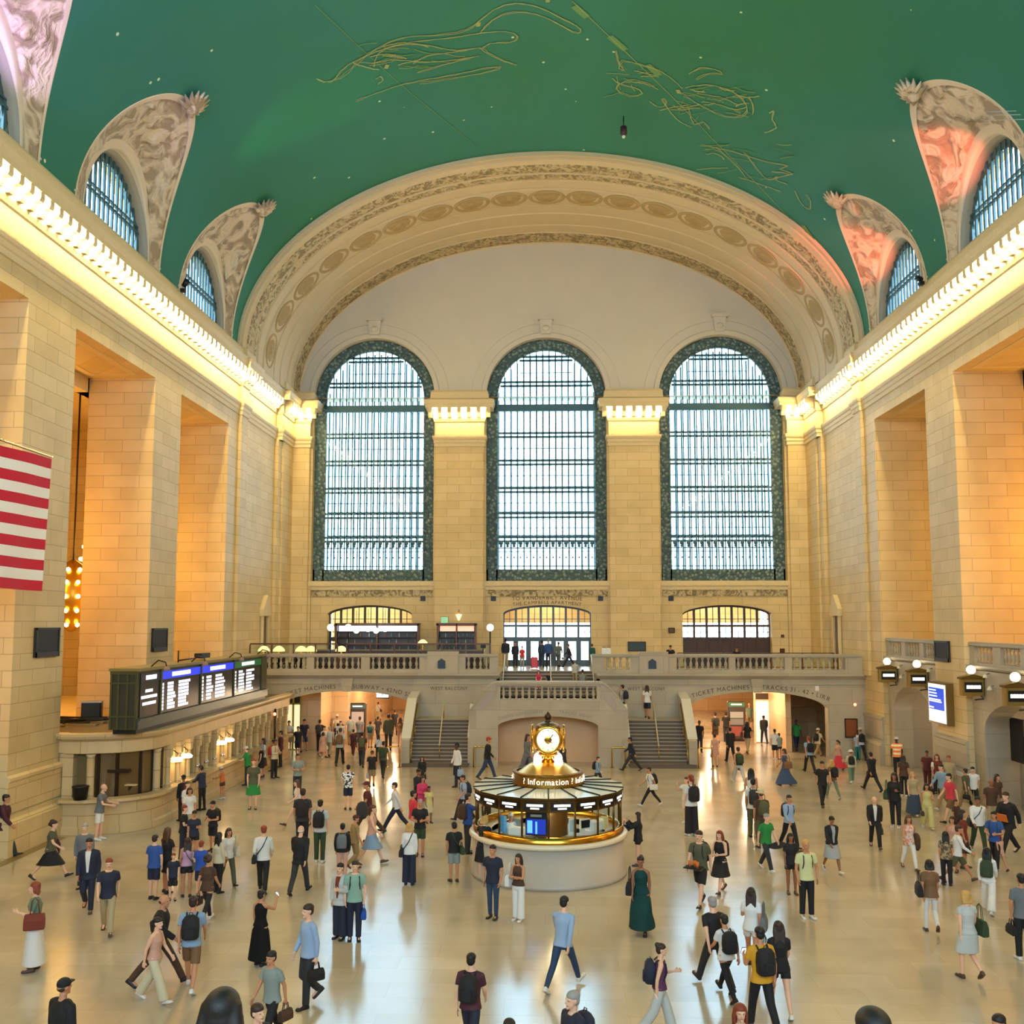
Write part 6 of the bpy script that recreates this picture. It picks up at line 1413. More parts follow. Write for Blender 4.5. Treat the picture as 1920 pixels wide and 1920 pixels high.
def bagmesh(k):
    if k in BAGC: return BAGC[k]
    a = MB(); b = MB()
    if k == 'bp':
        a.rings([[(x*w, y*d-.0, z) for x, y in ((-1, -1), (-.6, -1.15), (.6, -1.15), (1, -1), (1.05, .4), (.7, 1), (-.7, 1), (-1.05, .4))] for z, w, d in ((0, .12, .07), (.03, .15, .09), (.2, .155, .1), (.36, .145, .085), (.43, .1, .05), (.45, .05, .03))])
        for s in (-1, 1): b.tube([(s*.09, -.09, .4), (s*.1, -.15, .46), (s*.1, -.3, .4), (s*.11, -.33, .25), (s*.12, -.28, .1), (s*.12, -.1, .04)], .017, 6)
        b.tube([(-.03, -.02, .44), (-.03, .0, .49), (.03, .0, .49), (.03, -.02, .44)], .008, 6); c = MB(); c.bevbox(-.1, .085, .04, .1, .125, .22, .02); parts = [('bag_body', a), ('strap', b), ('front_pocket', c)]
    elif k in ('tote', 'hand', 'brief', 'mess', 'paper'):
        w, h, d = {'tote': (.2, .32, .07), 'hand': (.15, .2, .06), 'brief': (.19, .26, .05), 'mess': (.17, .24, .06), 'paper': (.12, .28, .06)}[k]
        a.rings([[(x*d*q, y*w*p, z) for x, y in ((-1, -1), (-1.1, 0), (-1, 1), (1, 1), (1.1, 0), (1, -1))] for z, p, q in ((0, .92, .7), (.02, 1, 1), (h*.6, 1, 1), (h*.95, .94, .55), (h, .9, .35))], smooth=False)
        L_ = {'tote': .32, 'hand': .14, 'brief': .1, 'mess': .1, 'paper': .1}[k]
        for s in (-1, 1): b.tube([(s*.02, -w*.45, h*.95), (s*.015, -w*.3, h+L_*.8), (0, 0, h+L_), (s*.015, w*.3, h+L_*.8), (s*.02, w*.45, h*.95)], .009, 6)
        parts = [('bag_body', a), ('handle', b)]
    elif k == 'case':
        a.bevbox(-.19, -.12, .05, .19, .12, .6, .04); b.tube([(-.09, .09, .6), (-.09, .09, .95), (.09, .09, .95), (.09, .09, .6)], .012, 6); c = MB()
        for s in (-1, 1): c.lathe([(.035, s*.15-.015), (.035, s*.15+.015)], (0, .06, .035), 10, ax='x')
        parts = [('shell', a), ('pull_handle', b), ('wheel', c)]
    elif k == 'phone': a.bevbox(-.038, -.006, 0, .038, .006, .14, .003); b.box(-.034, -.0075, .01, .034, -.006, .13); parts = [('phone_body', a), ('phone_screen', b)]
    elif k == 'tray': a.box(-.2, -.14, 0, .2, .14, .03); b.lathe([(.035, .03), (.045, .16)], (-.09, 0, 0), 10); b.lathe([(.035, .03), (.045, .16)], (.02, .04, 0), 10); b.lathe([(.035, .03), (.045, .16)], (.11, -.04, 0), 10); parts = [('tray_base', a), ('cup', b)]
    elif k == 'jkt': a.rings([ering((0, 0, z), rx, ry, 12) for z, rx, ry in ((0, .05, .1), (.1, .1, .18), (.35, .11, .2), (.5, .08, .14), (.55, .03, .05))]); parts = [('cloth_body', a)]
    elif k == 'board': a.rings([ering((0, 0, z), .36, .11, 20) for z in (0, .03)]); parts = [('board', a)]
    elif k == 'folder': a.box(-.15, -.01, 0, .15, .01, .22); parts = [('cover', a)]
    r = []
    for n, m_ in parts:
        me = m_.mesh(n, DARK); me.materials.clear(); me.materials.append(None); r.append((n, me))
    BAGC[k] = r; return r
BAGN = {'bp': ('backpack', 'backpack'), 'tote': ('tote_bag', 'bag'), 'hand': ('handbag', 'bag'), 'brief': ('briefcase', 'briefcase'), 'mess': ('messenger_bag', 'bag'), 'paper': ('carrier_bag', 'bag'), 'case': ('rolling_suitcase', 'suitcase'), 'phone': ('smartphone', 'phone'), 'tray': ('drinks_tray', 'tray'), 'jkt': ('folded_jacket', 'jacket'), 'board': ('skateboard', 'skateboard'), 'folder': ('folder', 'folder')}
CN = dict(w='white', wh='white', cr='cream', be='beige', kh='khaki', k='black', bk='black', ch='charcoal', g='grey', lg='light grey', nv='navy', bl='blue', rb='bright blue', lb='light blue', db='dark blue', dn='denim blue', ld='pale denim', tl='teal', dt='dark teal', gn='green', dg='dark green', ol='olive', sg='sage green', mt='mint', rd='red', cor='coral red', mr='maroon', bu='burgundy', pk='hot pink', pp='purple', pl='lilac', pe='peach', or_='orange', ru='rust', br='brown', tn='tan', yl='yellow', py='pale yellow', ye='yellow', ws='off-white', gd='grey green')
def prints(kind, c):
    m = MATS.get('print_'+c)
    if m: return m
    h = {'flor': ('#e4e4e0', '#1c2028'), 'plaid': ('#5a4a34', '#9a8868'), 'bust': ('#c9bfb2', '#d9826a'), 'vest': ('#ff7a3c', '#f1e9b0')}[c]
    m = bpy.data.materials.new('print_'+c); m.use_nodes = True; nt = m.node_tree; b = nt.nodes['Principled BSDF']; tc = nt.nodes.new('ShaderNodeTexCoord')
    n = nt.nodes.new('ShaderNodeTexNoise' if c != 'vest' else 'ShaderNodeTexWave'); n.inputs['Scale'].default_value = 14 if c != 'vest' else 1.7
    if c == 'vest': n.bands_direction = 'Z'
    r = nt.nodes.new('ShaderNodeValToRGB'); r.color_ramp.elements[0].position = .48; r.color_ramp.elements[1].position = .54; r.color_ramp.elements[0].color = lin(h[0]); r.color_ramp.elements[1].color = lin(h[1])
    nt.links.new(tc.outputs['Object'], n.inputs['Vector']); nt.links.new(n.outputs[0] if c != 'vest' else n.outputs[1], r.inputs[0]); nt.links.new(r.outputs[0], b.inputs['Base Color']); b.inputs['Roughness'].default_value = .8
    MATS['print_'+c] = m; return m
COL = lambda c: prints('', c) if c in ('flor', 'plaid', 'bust', 'vest') else cmat(c)
LABELS = {}
def person(line):
    spec, lab, ex = (line.split('|')+['', ''])[:3]; q = spec.split()
    x, yh, yf, ang, pose, bs, hair, top, bot, shoe = q[:10]; z0 = float(q[10]) if len(q) > 10 else 0.0
    x, yh, ang = float(x), float(yh), float(ang); build, skin = bs[0], bs[1]
    if len(q) > 11:
        p = on(x, yh, 1, float(q[11])); P = Vector((p.x, p.y, z0)); h = (p.z-z0)/(.75 if pose == 'sit' else 1)
    elif yf.startswith('h'):
        h = float(yf[1:])/100; hh = h*(.75 if pose == 'sit' else 1); p = on(x, yh, 2, z0+hh); P = Vector((p.x, p.y, z0))
    else:
        P = on(x, float(yf)-2, 2, z0); h = on(x, yh, 1, P.y).z-z0
    if z0 == 0 and P.y > 50.85 and not (ARL[0] < P.x < ARL[1] or ARR[0] < P.x < ARR[1]): P = on(x, 1400, 1, 50.6); P.z = 0
    if z0 == 0 and 34 < P.y < 51 and P.x < -12.75: P.x = -12.75
    if z0 == 0 and P.x > 16.05 and 'archway' not in lab: P.x = 16.05
    if z0 == 0 and P.y > 53 and P.x < -12: P = on(x, 1400, 1, 52.8); P.z = 0
    h = max(1.0, min(1.98, h)); s = h/1.765
    mz = minz(pose, build) if pose != 'sit' else .0
    o = put('person', body(pose, build), mat('skin_'+skin, SKIN[skin], .55), None)
    o.rotation_euler = (0, 0, math.radians(ang)); o.scale = (s, s, s); o.location = (P.x, P.y, z0-mz*s if pose != 'sit' else z0-.46*s)
    tag(o, lab.strip(), 'person')
    ht, hc = hair.split(':')
    hn = {'sh': 'hairshort', 'lo': 'hairlong', 'bu': 'hairbun', 'po': 'hairpony', 'cu': 'haircurly', 'bo': 'hairbob', 'fr': 'hairfringe', 'cap': 'cap', 'hat': 'hat'}.get(ht)
    if hn:
        if ht in ('cap', 'hat'): put('cap' if ht == 'cap' else 'hat', cloth(hn, pose, build), cmat(hc), o); put('hair', cloth('hairfringe', pose, build), mat('hair_b', HAIRC['b'], .6), o)
        else: put('hair', cloth(hn, pose, build), mat('hair_'+hc, HAIRC[hc], .6), o)
    tt, tc = top.split(':'); names = {'tee': 'shirt', 'long': 'shirt', 'tank': 'vest_top', 'jacket': 'jacket', 'coat': 'coat', 'dress': 'dress', 'ldress': 'dress'}
    if '+' in tc: tc, tc2 = tc.split('+'); put('shirt', front(pose, build), COL(tc2), o)
    put(names[tt], cloth(tt, pose, build), COL(tc), o)
    if bot != '-':
        bt, bc = bot.split(':'); put({'pants': 'trousers', 'wide': 'trousers', 'slim': 'trousers', 'shorts': 'shorts', 'short': 'shorts'}.get(bt, 'skirt'), cloth(bt, pose, build), COL(bc), o)
    for n in 'LR': put('shoe', shoemesh(pose, build, n), cmat(shoe, 'leather'), o)
    J = skel(pose, build); M = o.matrix_basis.copy() if False else Matrix.Translation(o.location) @ Matrix.Rotation(math.radians(ang), 4, 'Z') @ Matrix.Scale(s, 4)
    for e in ex.split(','):
        e = e.strip()
        if not e: continue
        k, c, *r = e.split(':'); side_ = r[0] if r else 'R'; T = J['T']
        if k == 'bp': L_ = T @ Matrix.Translation((0, .21, 1.02)); bl = 'worn by'
        elif k in ('tote',): L_ = Matrix.Translation(((-.27 if side_ == 'R' else .27), .02, .88)); bl = 'carried by'
        elif k == 'mess': L_ = Matrix.Translation(((-.22 if side_ == 'R' else .22), .08, .82)); bl = 'slung across'
        elif k in ('hand', 'brief', 'paper'):
            w = J[side_+'w']+J[side_+'d']*.06; hh_ = {'hand': .34, 'brief': .36, 'paper': .38}[k]; L_ = Matrix.Translation((w.x, w.y, w.z-hh_)); bl = 'held by'
        elif k == 'phone': w = J[side_+'w']+J[side_+'d']*.08; L_ = Matrix.Translation((w.x, w.y-.03, w.z-.02)) @ Matrix.Rotation(-.5, 4, 'X') @ Matrix.Rotation(PI, 4, 'Z'); bl = 'in the hand of'
        elif k == 'case': L_ = Matrix.Translation((-.35 if side_ == 'R' else .35, .2, mz)); bl = 'pulled by'
        elif k == 'tray': L_ = Matrix.Translation((0, -.42, .98)); bl = 'carried by'
        elif k == 'jkt': w = J[side_+'e']; L_ = Matrix.Translation((w.x+(-.06 if side_ == 'R' else .06), w.y-.1, w.z-.5)); bl = 'over the arm of'
        elif k == 'board': L_ = Matrix.Translation((.45, 0, .75)) @ Matrix.Rotation(PI/2, 4, 'X'); bl = 'under the arm of'
        elif k == 'folder': L_ = Matrix.Translation((.05, -.28, 1.0)) @ Matrix.Rotation(.4, 4, 'X'); bl = 'held by'
        nm, cat = BAGN[k]; who = lab.strip(); who = who[0].lower()+who[1:]; 
        pre = '%s %s %s' % (CN.get(c, 'dark'), nm.replace('_', ' '), bl); who = ' '.join(who.split()[:16-len(pre.split())])
        b = empty(nm, (0, 0, 0), 0, '%s %s %s %s' % (CN.get(c, 'dark'), nm.replace('_', ' '), bl, who), cat); b.matrix_basis = M @ L_
        for i, (n_, me) in enumerate(bagmesh(k)):
            mm = COL(c) if i != 1 or k != 'phone' else mat('phone_screen', '#ffffff', .3, emit='#dfeaff', es=1.2)
            if k == 'tray' and i == 1: mm = cmat('or_')
            if k == 'case' and i: mm = BLACK
            put(n_, me, mm, b)
        if k == 'mess': st = MB(); sx = -1 if side_ == 'R' else 1; st.tube([T @ Vector((sx*.2, .1, .98)), T @ Vector((0, .155, 1.25)), T @ Vector((-sx*.1, .08, 1.49)), T @ Vector((-sx*.1, -.08, 1.46)), T @ Vector((0, -.16, 1.28)), T @ Vector((sx*.2, -.06, 1.0))], .014, 6); so = bpy.data.objects.new('shoulder_strap', st.mesh('shoulder_strap', cmat(c))); col.objects.link(so); so.parent = b; so.matrix_parent_inverse = (M @ L_).inverted() @ M
    return o
PEOPLE = """
4 1488 1610 100 walkA mb sh:k jacket:bu pants:ch k|person in dark maroon jacket walking right at the left picture edge|bp:k
96 1486 1562 60 stand fa lo:k tank:w skirt:k k|woman with black hair, white top and black skirt by far left wall|tote:k:R
93 1534 1650 95 strideA fa cu:b tee:ol skirt:k k|woman in olive top and black skirt striding right at far left|jkt:bu:L
155 1546 1668 10 stand ma sh:g long:g pants:ch k|grey haired man in mottled grey shirt behind the dark suited man at left
163 1572 1712 15 passA mb sh:k jacket:nv+w pants:nv br|man in dark suit and open white shirt walking toward viewer at left
200 1607 1752 20 walkA ma sh:r tee:nv pants:be br|man in black polo and beige trousers walking toward viewer at left
185 1471 1577 95 counter ma fr:g tee:g shorts:wh w|man in grey t-shirt and white shorts leaning on the curved office counter
62 1656 1822 -70 phone fa bo:r tee:sg ldress:w br|woman in sage top and white skirt holding up drinks at lower left|tote:ru:L
287 1567 1688 175 wide ka sh:b tee:bl shorts:nv k|boy in blue t-shirt and navy shorts standing at left of the family group
295 1454 1541 -130 stand mc cap:k long:k pants:k k|man in black with cap and backpack at the near ticket counter|bp:bu
318 1436 1521 -110 counter mc sh:k long:nv slim:k k|tall man in navy leaning over the ticket counter behind the capped man
374 1438 1500 -100 counter fb cap:w tank:or_ short:br w|woman in orange vest and cap leaning on the ticket counter
356 1478 h160 30 stand fb bo:b tee:w skirt:be br|woman in white top just behind the group by the counter
352 1466 h165 60 stand fa po:m tee:w pants:be w|woman in white shirt half hidden near the ticket counter
342 1511 1612 100 hold ma sh:r tee:k pants:nv k|red haired bearded man in black t-shirt at the back of the family group
362 1521 1616 20 phone fb cap:k tee:nv short:k k|person in dark cap looking down inside the family group
398 1503 1598 -20 hold mb cap:k tee:k shorts:k k|man in black cap with big black backpack at right of the family group|bp:k
311 1553 1676 150 cross fb lo:m tee:k shorts:k k|woman in black t-shirt with folded arms behind the blue shirted boy
323 1601 1690 20 stand ka sh:r tee:nv shorts:k k|small ginger boy in dark top at front of the family group
349 1572 1684 -160 photo1 fb lo:b tank:pl short:k k|woman in lilac top and black shorts with raised arm in family group|mess:ol:R
378 1578 h140 180 stand ka sh:r tee:rb shorts:nv k|ginger child in bright blue top half hidden in family group
408 1562 1676 150 stand fb lo:k long:cr pants:k k|woman with long black hair and cream cardigan beside family group
426 1551 1662 40 walkA fb lo:b long:w pants:ol k|smiling woman in white with cream tote right of the family group|tote:cr:L
387 1602 1732 165 walkA fb cu:b tee:br slim:k w|curly haired woman in brown shirt and black trousers before the family group|hand:br:L
492 1547 1674 190 walkA ma sh:r long:w pants:k k|brown haired man in white shirt seen from behind with black shoulder bag|mess:k:L
487 1671 1812 160 photo1 fb bu:k ldress:k ldress:k k|woman in long black dress raising a phone, seen from behind|phone:k:R
474 1424 1519 10 stand fa bu:r tee:ol skirt:gn br|woman in olive top and green skirt by the ticket counters
514 1387 1461 70 hold mc sh:k long:cr pants:k k|man in cream top and black trousers standing past the ticket windows|bp:rd
428 1400 1474 -95 counter ma cap:w tee:gn pants:ch k|man in green polo and white cap at the ticket counter
452 1397 1460 -80 stand fa bo:g dress:k - k|woman in black dress waiting at the ticket counter
468 1385 1458 -60 stand fb lo:b tee:w skirt:br br|woman in white top and brown skirt waiting at the ticket counter
488 1388 1448 -100 stand mb sh:k tee:cr pants:kh k|person in cream shirt with black backpack at far ticket windows|bp:k
501 1371 h170 -70 stand mb sh:k long:mr pants:ch k|person in maroon top at the farthest ticket windows
557 1414 1497 30 hold mb sh:b tee:gd pants:ch k|bearded man in grey green shirt with hands together left of centre
558 1458 1551 -60 strideB fa lo:m tank:w short:cr br|brown haired woman in white vest striding left behind the backpack man|hand:k:R
566 1480 1600 185 stand mb sh:b tee:ch pants:k k|man in charcoal t-shirt with long black backpack seen from behind|bp:k
599 1501 1619 180 stand ma sh:k tee:ws pants:dg w|man in off white t-shirt with black backpack and green trousers|bp:k
652 1435 1520 190 wide ma sh:k tee:flor shorts:nv k|man in black and white patterned shirt and dark shorts standing alone
664 1529 1632 120 passA mb cap:mr tee:kh pants:kh br|man in red cap with khaki shirt and khaki trousers
641 1545 1652 185 stand mb sh:k long:k pants:pe k|person in black with grey backpack and pinkish trousers|bp:g
561 1547 1677 170 walkB ma fr:w jacket:k pants:ch k|bald man in black jacket and jeans walking away left of centre
690 1461 1568 -70 strideB mb cap:mr tee:mr pants:br k|man in maroon shirt and red cap walking left|jkt:ch:L
696 1508 1622 90 walkA fa po:m tank:pe skirt:ld br|woman in peach top and denim skirt beside maroon shirted man|hand:k:L
697 1408 1478 190 passA mb cap:k tee:k shorts:kh k|man in black t-shirt and khaki shorts near the left stairs|paper:lg:L
718 1389 1460 175 walkA mb sh:k tee:ol pants:ch k|man with dark green backpack walking into the left passage|bp:dg
742 1463 1562 -80 strideA ma sh:b long:w pants:nv k|man in white shirt and dark trousers taking a long stride left
791 1419 1480 0 stand fb lo:k long:k skirt:k k|woman in black standing at foot of the left stairs
783 1443 1530 60 hold mc cap:k jacket:nv pants:k k|person in dark navy jacket hunched behind the pink jacket
791 1456 1542 40 hold fb lo:k jacket:pk pants:cr w|woman in hot pink jacket looking down near the red jacket
774 1484 1588 120 stand mb sh:k long:cor shorts:w w|person in red jacket and white shorts left of the booth
804 1475 1545 30 stand fc po:k tee:ye skirt:cr br|woman in pale yellow top with black plait near the booth
787 1500 1607 0 hold mb sh:g tee:k shorts:dg k|grey haired man in black polo and green shorts facing viewer
767 1544 1661 180 stand fa bo:y long:wh wide:nv k|blonde woman in white top with dark wide trousers seen from behind|mess:k:L
857 1393 1477 -60 passA md sh:k long:wh pants:nv k|man in loose white shirt and navy trousers before the left stairs|paper:lb:L
914 1381 1463 90 walkA mb cap:rd long:k pants:db k|man in red cap and black sweater left of the lit arch
869 1452 1540 -60 walkB mb sh:k tee:lb pants:ch k|man in light blue shirt with dark backpack left of booth|bp:nv
912 1459 h170 40 stand mb sh:k tee:ch pants:ch k|dark haired man mostly hidden behind the booth roof, left side
877 1489 1602 120 photo1 ma sh:b tee:bl pants:ch k|man in blue t-shirt with brown backpack pointing at the booth|bp:br
851 1543 1655 200 stand mb sh:k tee:k shorts:gd k|man in black t-shirt and grey green shorts, white socks, left of the booth|mess:dg:R
906 1531 1652 160 counter fa bo:y dress:k skirt:k br|blonde woman in black dress leaning at the booth counter
924 1586 1724 -20 wide mb sh:k tee:nv slim:db k|man in navy t-shirt and dark jeans standing before the booth
972 1603 1728 -30 cross fb lo:b tank:br wide:wh w|woman in brown top and white trousers with folded arms before the booth|tote:wh:R
1121 1418 1478 60 walkA ma sh:b long:ld pants:ch k|man in pale blue shirt with backpack behind right of the booth|bp:k
988 1375 1460 60 walkA fb lo:b long:g wide:g br|long haired woman in grey striped clothes behind the clock, left side|hand:pp:L
1056 1391 1458 -60 walkB mb bu:k coat:ch pants:ch k|person in dark grey coat behind the clock, right side
1197 1524 1625 -100 photo fa lo:b jacket:k short:k br|woman in black jacket and shorts photographing at right side of the booth|hand:nv:L
1203 1606 1753 -15 passA fc bu:k ldress:dt ldress:dt k|woman in long teal dress walking right of the booth|tote:k:R
1220 1435 1514 -80 strideA mb sh:k tee:w slim:k w|man in white t-shirt and black trousers hurrying left past the right stairs|bp:k,mess:w:L
1297 1454 1569 200 stand fa po:r tee:w wide:k w|red haired woman in white top and wide black trousers with black backpack|bp:k
1288 1458 1545 -40 photo1 fa po:m tee:wh shorts:w w|woman in white with raised hand behind the red haired woman
1314 1555 1700 -30 walkA ma sh:b tee:ol shorts:k k|young man in olive t-shirt carrying a tray of drinks right of centre|tray:k,bp:nv
1352 1556 1675 -40 holdw fa lo:r tank:k skirt:k br|red haired woman in black dress with black backpack right of centre|bp:k
1184 1380 1448 -90 strideA mb sh:k long:nv pants:ch k|man in dark clothes walking left at foot of right stairs
1473 1403 1475 -80 walkA fb bo:b dress:dn ldress:dn br|woman in long denim blue dress holding phone, right of centre|tote:tn:L
1543 1426 1514 0 walkB mb sh:k tee:k pants:k k|officer in black uniform walking toward viewer
1562 1424 1500 -160 walkA fa lo:y tee:tn slim:sg be|woman with long fair hair and black backpack beside the officer|bp:k
1518 1380 1450 190 walkA mb sh:r tee:lb pants:k k|man in light blue t-shirt with large black backpack|bp:k
1534 1363 1422 130 strideA mb cap:w tee:cr pants:kh k|person in cream shirt and white cap with black pack near right wall|bp:k
1573 1387 1446 -80 walkA fb po:k tee:pe lskirt:cor br|woman in peach top and pink skirt near the right wall|hand:pe:L
1597 1406 1470 170 walkB mb hat:w long:cr pants:sg w|person in white brimmed hat and green trousers with black backpack|bp:k
1608 1367 1418 180 stand mb sh:b tee:lb pants:tl k|person in light blue top and teal trousers at the reddish cabinet
1618 1362 1424 185 walkA mb hat:cr tee:wh pants:k k|man in white shirt and straw hat by the right wall|bp:k
1636 1408 1485 200 strideA mb sh:k jacket:k pants:k k|man in black suit walking away with briefcase on the right|brief:bu:R
1642 1492 1592 -10 walkA ma fr:w jacket:k+w pants:k k|white haired man in black suit and pale tie walking toward viewer|brief:dg:L
1481 1489 1592 20 walkA mb sh:k long:lb pants:k k|man in pale blue shirt with black bag on shoulder, right half|bp:k
1561 1529 1637 10 walkA fc cap:k jacket:k+lg skirt:lg w|woman in cap, grey dress and open black cardigan
1485 1564 1678 0 stand fc lo:k tee:k short:k br|woman in black t-shirt with long dark hair beside the yellow shirt
1514 1577 1723 10 wide mb sh:y tee:py pants:k w|man in pale yellow t-shirt with brown backpack straps and black trousers|bp:br
1438 1524 1634 30 walkB ma sh:g tee:gn pants:ch w|man in bright green t-shirt carrying a dark board|board:ch
1429 1483 1592 190 stand mb hat:cr tee:br pants:ol k|person in straw hat with brown top and khaki backpack|bp:ol
1414 1461 1572 175 stand mb sh:k tee:w pants:ol k|person with grey backpack queueing behind straw hat|bp:ch
1410 1442 1540 170 stand fb lo:k tank:w pants:ch k|woman with long black hair at the head of the queue with suitcase|case:br:R
1386 1398 1472 -170 strideA mb sh:b tank:dg slim:ws w|person in white trousers and dark backpack walking away|bp:dg,hand:br:R
1341 1377 1440 175 stand fa bu:b tank:pe mini:pe br|woman in short peach dress before the right passage|hand:or_:L
1370 1363 1432 190 walkA mb sh:k jacket:k pants:k k|broad man in black walking into the right passage
1312 1352 1412 0 stand md sh:k tee:k pants:nv k|man in black t-shirt standing just beyond right stairs
1342 1336 1398 190 passA mb sh:k tee:ol shorts:br k|person in olive top with backpack entering the right passage|bp:k
1362 1336 1392 180 stand mb sh:k tee:k pants:ch k|man in black t-shirt at left of the right kiosk
1402 1352 1414 150 walkA fb lo:k tee:k pants:be br|woman in black top with brown bag beside the right kiosk|tote:br:L
1406 1319 1372 10 stand ma fr:r tee:mt shorts:kh br|man in mint t-shirt and khaki shorts beyond the kiosk
1433 1341 1396 180 walkA md sh:k jacket:k pants:k k|man in black suit alone in the right passage
1447 1328 1376 180 stand fb po:k tee:nv skirt:nv k|woman with ponytail at the lit shop window on right
1453 1327 1374 180 stand mb sh:k tee:w shorts:k w|person in white t-shirt at the lit shop window on right
1461 1333 1374 200 stand mb sh:k tee:gd short:k k|person in grey green at the lit shop window on right
1494 1349 1410 0 walkB md sh:b tee:gn pants:nv k|man in green t-shirt walking out beneath the tracks lettering
1699 1364 1426 -140 walkA ma sh:r long:nv pants:nv k|person in navy walking through the far right archway
1723 1383 1457 180 wide md cap:w tee:vest pants:k k|worker in orange and yellow vest by the right pier
1696 1417 1495 150 stand fb lo:b tee:br pants:k w|woman with long dark hair in brown top near the right pier
1680 1450 1553 -30 phone fc lo:k long:k pants:k w|woman in all black with dark tote looking at phone|tote:dg:R
1714 1446 1531 -20 walkA fa lo:y tee:be lskirt:db w|fair haired woman in beige top and long blue skirt
1740 1468 1555 -10 phonew fb lo:k tank:ye wide:ye w|woman in pale yellow jumpsuit with brown handbag|hand:br:R
1706 1527 1632 0 walkA fb lo:m tank:bust slim:wh br|girl in patterned pink top and white trousers on right|jkt:br:L
1769 1429 1520 -60 strideA ma sh:b long:ld pants:kh w|man in light blue shirt pointing left among right crowd|hand:k:R
1766 1415 1490 -30 stand fa lo:r tee:ru pants:ch k|red haired woman in front of the right pier base
1784 1449 1545 -80 walkA ma sh:k tee:cor shorts:tn k|man in coral red polo among the right crowd
1802 1418 1500 -20 stand mb sh:r tee:be pants:be k|man in beige shirt beside the right pier
1814 1440 1520 -150 walkA mb sh:b tee:ol pants:kh w|man in dark green t-shirt and khaki trousers among right crowd|hand:k:L
1819 1409 1482 -30 stand mc sh:k tee:mr pants:mr k|man in maroon shirt in front of the nearer right arch
1873 1418 1490 10 stand mb cap:br tee:w pants:nv k|bearded man in white t-shirt below the black display panel|bp:k
1907 1437 1520 -20 walkA ma sh:k tee:wh pants:k k|man in white t-shirt with sunglasses hanging, near right edge
1862 1462 1560 -10 stand mc fr:g tee:br pants:be w|bald man in brown olive shirt at right
1891 1453 1540 20 stand fb lo:b tee:br pants:be k|brown haired woman in brown top behind the man in black at right
1836 1492 1600 -5 walkA mc sh:k long:wh pants:dg w|man in white polo with black diagonal strap on right|mess:k:R
1893 1480 1604 -60 strideA ma sh:b jacket:k pants:k k|large man all in black holding a folder at right edge|folder:or_
1868 1520 1632 -40 holdw mb sh:k tee:bl pants:k br|man in blue shirt and green backpack looking down at right|bp:dg
1877 1577 1634 190 walkA kb po:r tank:pe short:pe br|girl in red and peach clothes walking away at right
1855 1588 1714 150 walkA fb lo:k long:wh wide:wh w|woman with long black hair all in white with green backpack|bp:dg
1797 1543 1656 80 strideA mb sh:b long:wh shorts:ol br|man in white shirt and olive shorts striding right
1776 1560 1662 170 stand fb lo:k tee:plaid pants:k k|long haired woman in checked brown shirt before the striding man
1747 1613 1750 170 passA fb bo:k tee:tn slim:w br|woman in tan top and white trousers with big dark tote seen from behind|tote:k:L
1795 1500 1575 30 stand mb sh:b tee:br shorts:br br|person in brown among the crowd right of the yellow jumpsuit
1804 1520 h160 60 stand fb lo:k tee:ru skirt:br br|woman in rust top among the crowd right of yellow jumpsuit|hand:k:R
1785 1532 h150 -40 stand fb bo:b tank:pe skirt:ru br|woman in peach top among the crowd below the red polo man
1818 1672 1838 190 passA fa bo:y dress:ws mini:ws br|blonde woman in grey white knee dress walking away, lower right|tote:dg:R,paper:cr:R
1921 1640 1802 180 stand mb sh:k tee:g pants:k w|person in grey top cut by right picture edge|hand:k:L
1636 1902 h172 180 stand mb sh:k tee:k pants:k k 3.2 5.2|dark head just showing at bottom edge, right side, larger
1872 1906 h172 -60 stand mb sh:k tee:br pants:k k|dark head just showing at bottom edge, far right
1341 1676 1855 200 strideA ma sh:g tee:k pants:ch nv|grey haired man in black shirt and dark jeans walking away, lower right
1363 1710 1872 -160 strideB fb sh:k tee:w slim:k k|person in white top and black trousers with black rucksack walking away|bp:k
1411 1664 1818 160 phonew fb lo:b tee:wh short:w k|woman in white with long brown hair and grey tote, lower right|tote:g:R,paper:cr:L
1430 1738 1936 -165 phonew mb sh:k tee:yl pants:k br|young man in yellow t-shirt with black rucksack at bottom right|bp:k,phone:k:L
1464 1726 1905 180 walkA fa lo:b tee:k short:k w|long haired woman in black t-shirt with black bag at bottom right|tote:k:L
1388 1886 h165 0 stand fa lo:r tee:ch pants:k k|red haired woman in glasses, only head above bottom edge
1238 1768 1945 90 phonew fa bu:b tank:pp wide:ws k|woman in purple vest and off white trousers holding phone, bottom centre right|bp:nv,phone:w:R
1056 1675 1856 150 strideB ma sh:k long:lb slim:db w|man in light blue shirt and dark blue jeans walking right, centre foreground
882 1786 1985 170 walkA ma sh:k tee:bu pants:nv k|young man in burgundy t-shirt with dark backpack, bottom centre|bp:k
1074 1862 h178 -60 stand ma sh:g jacket:nv pants:k k|grey haired man in navy jacket at bottom centre, cut by edge|bp:nv
955 1914 h172 180 stand mb sh:k tee:k pants:k k|dark head barely showing at bottom edge near centre
637 1620 1762 -20 phone fa sh:k jacket:ws+ru wide:nv k|woman in off white jacket and wide navy trousers, left of the couple
664 1616 1765 10 stand ma sh:b tee:mt pants:nv k|man in mint green shirt holding a blue bottle, right of the couple|bp:k,hand:rb:L
577 1696 1888 -50 passA ma sh:b long:lb pants:ch k|man in light blue shirt and dark trousers carrying a big black holdall|hand:k:L
508 1780 1965 -30 walkA mb sh:k tee:gd pants:k k|man in grey t-shirt looking down, bottom left of centre|hand:br:L
483 1886 h172 60 stand ma sh:b tee:ch pants:k k|brown head at bottom edge beside the grey t-shirt man
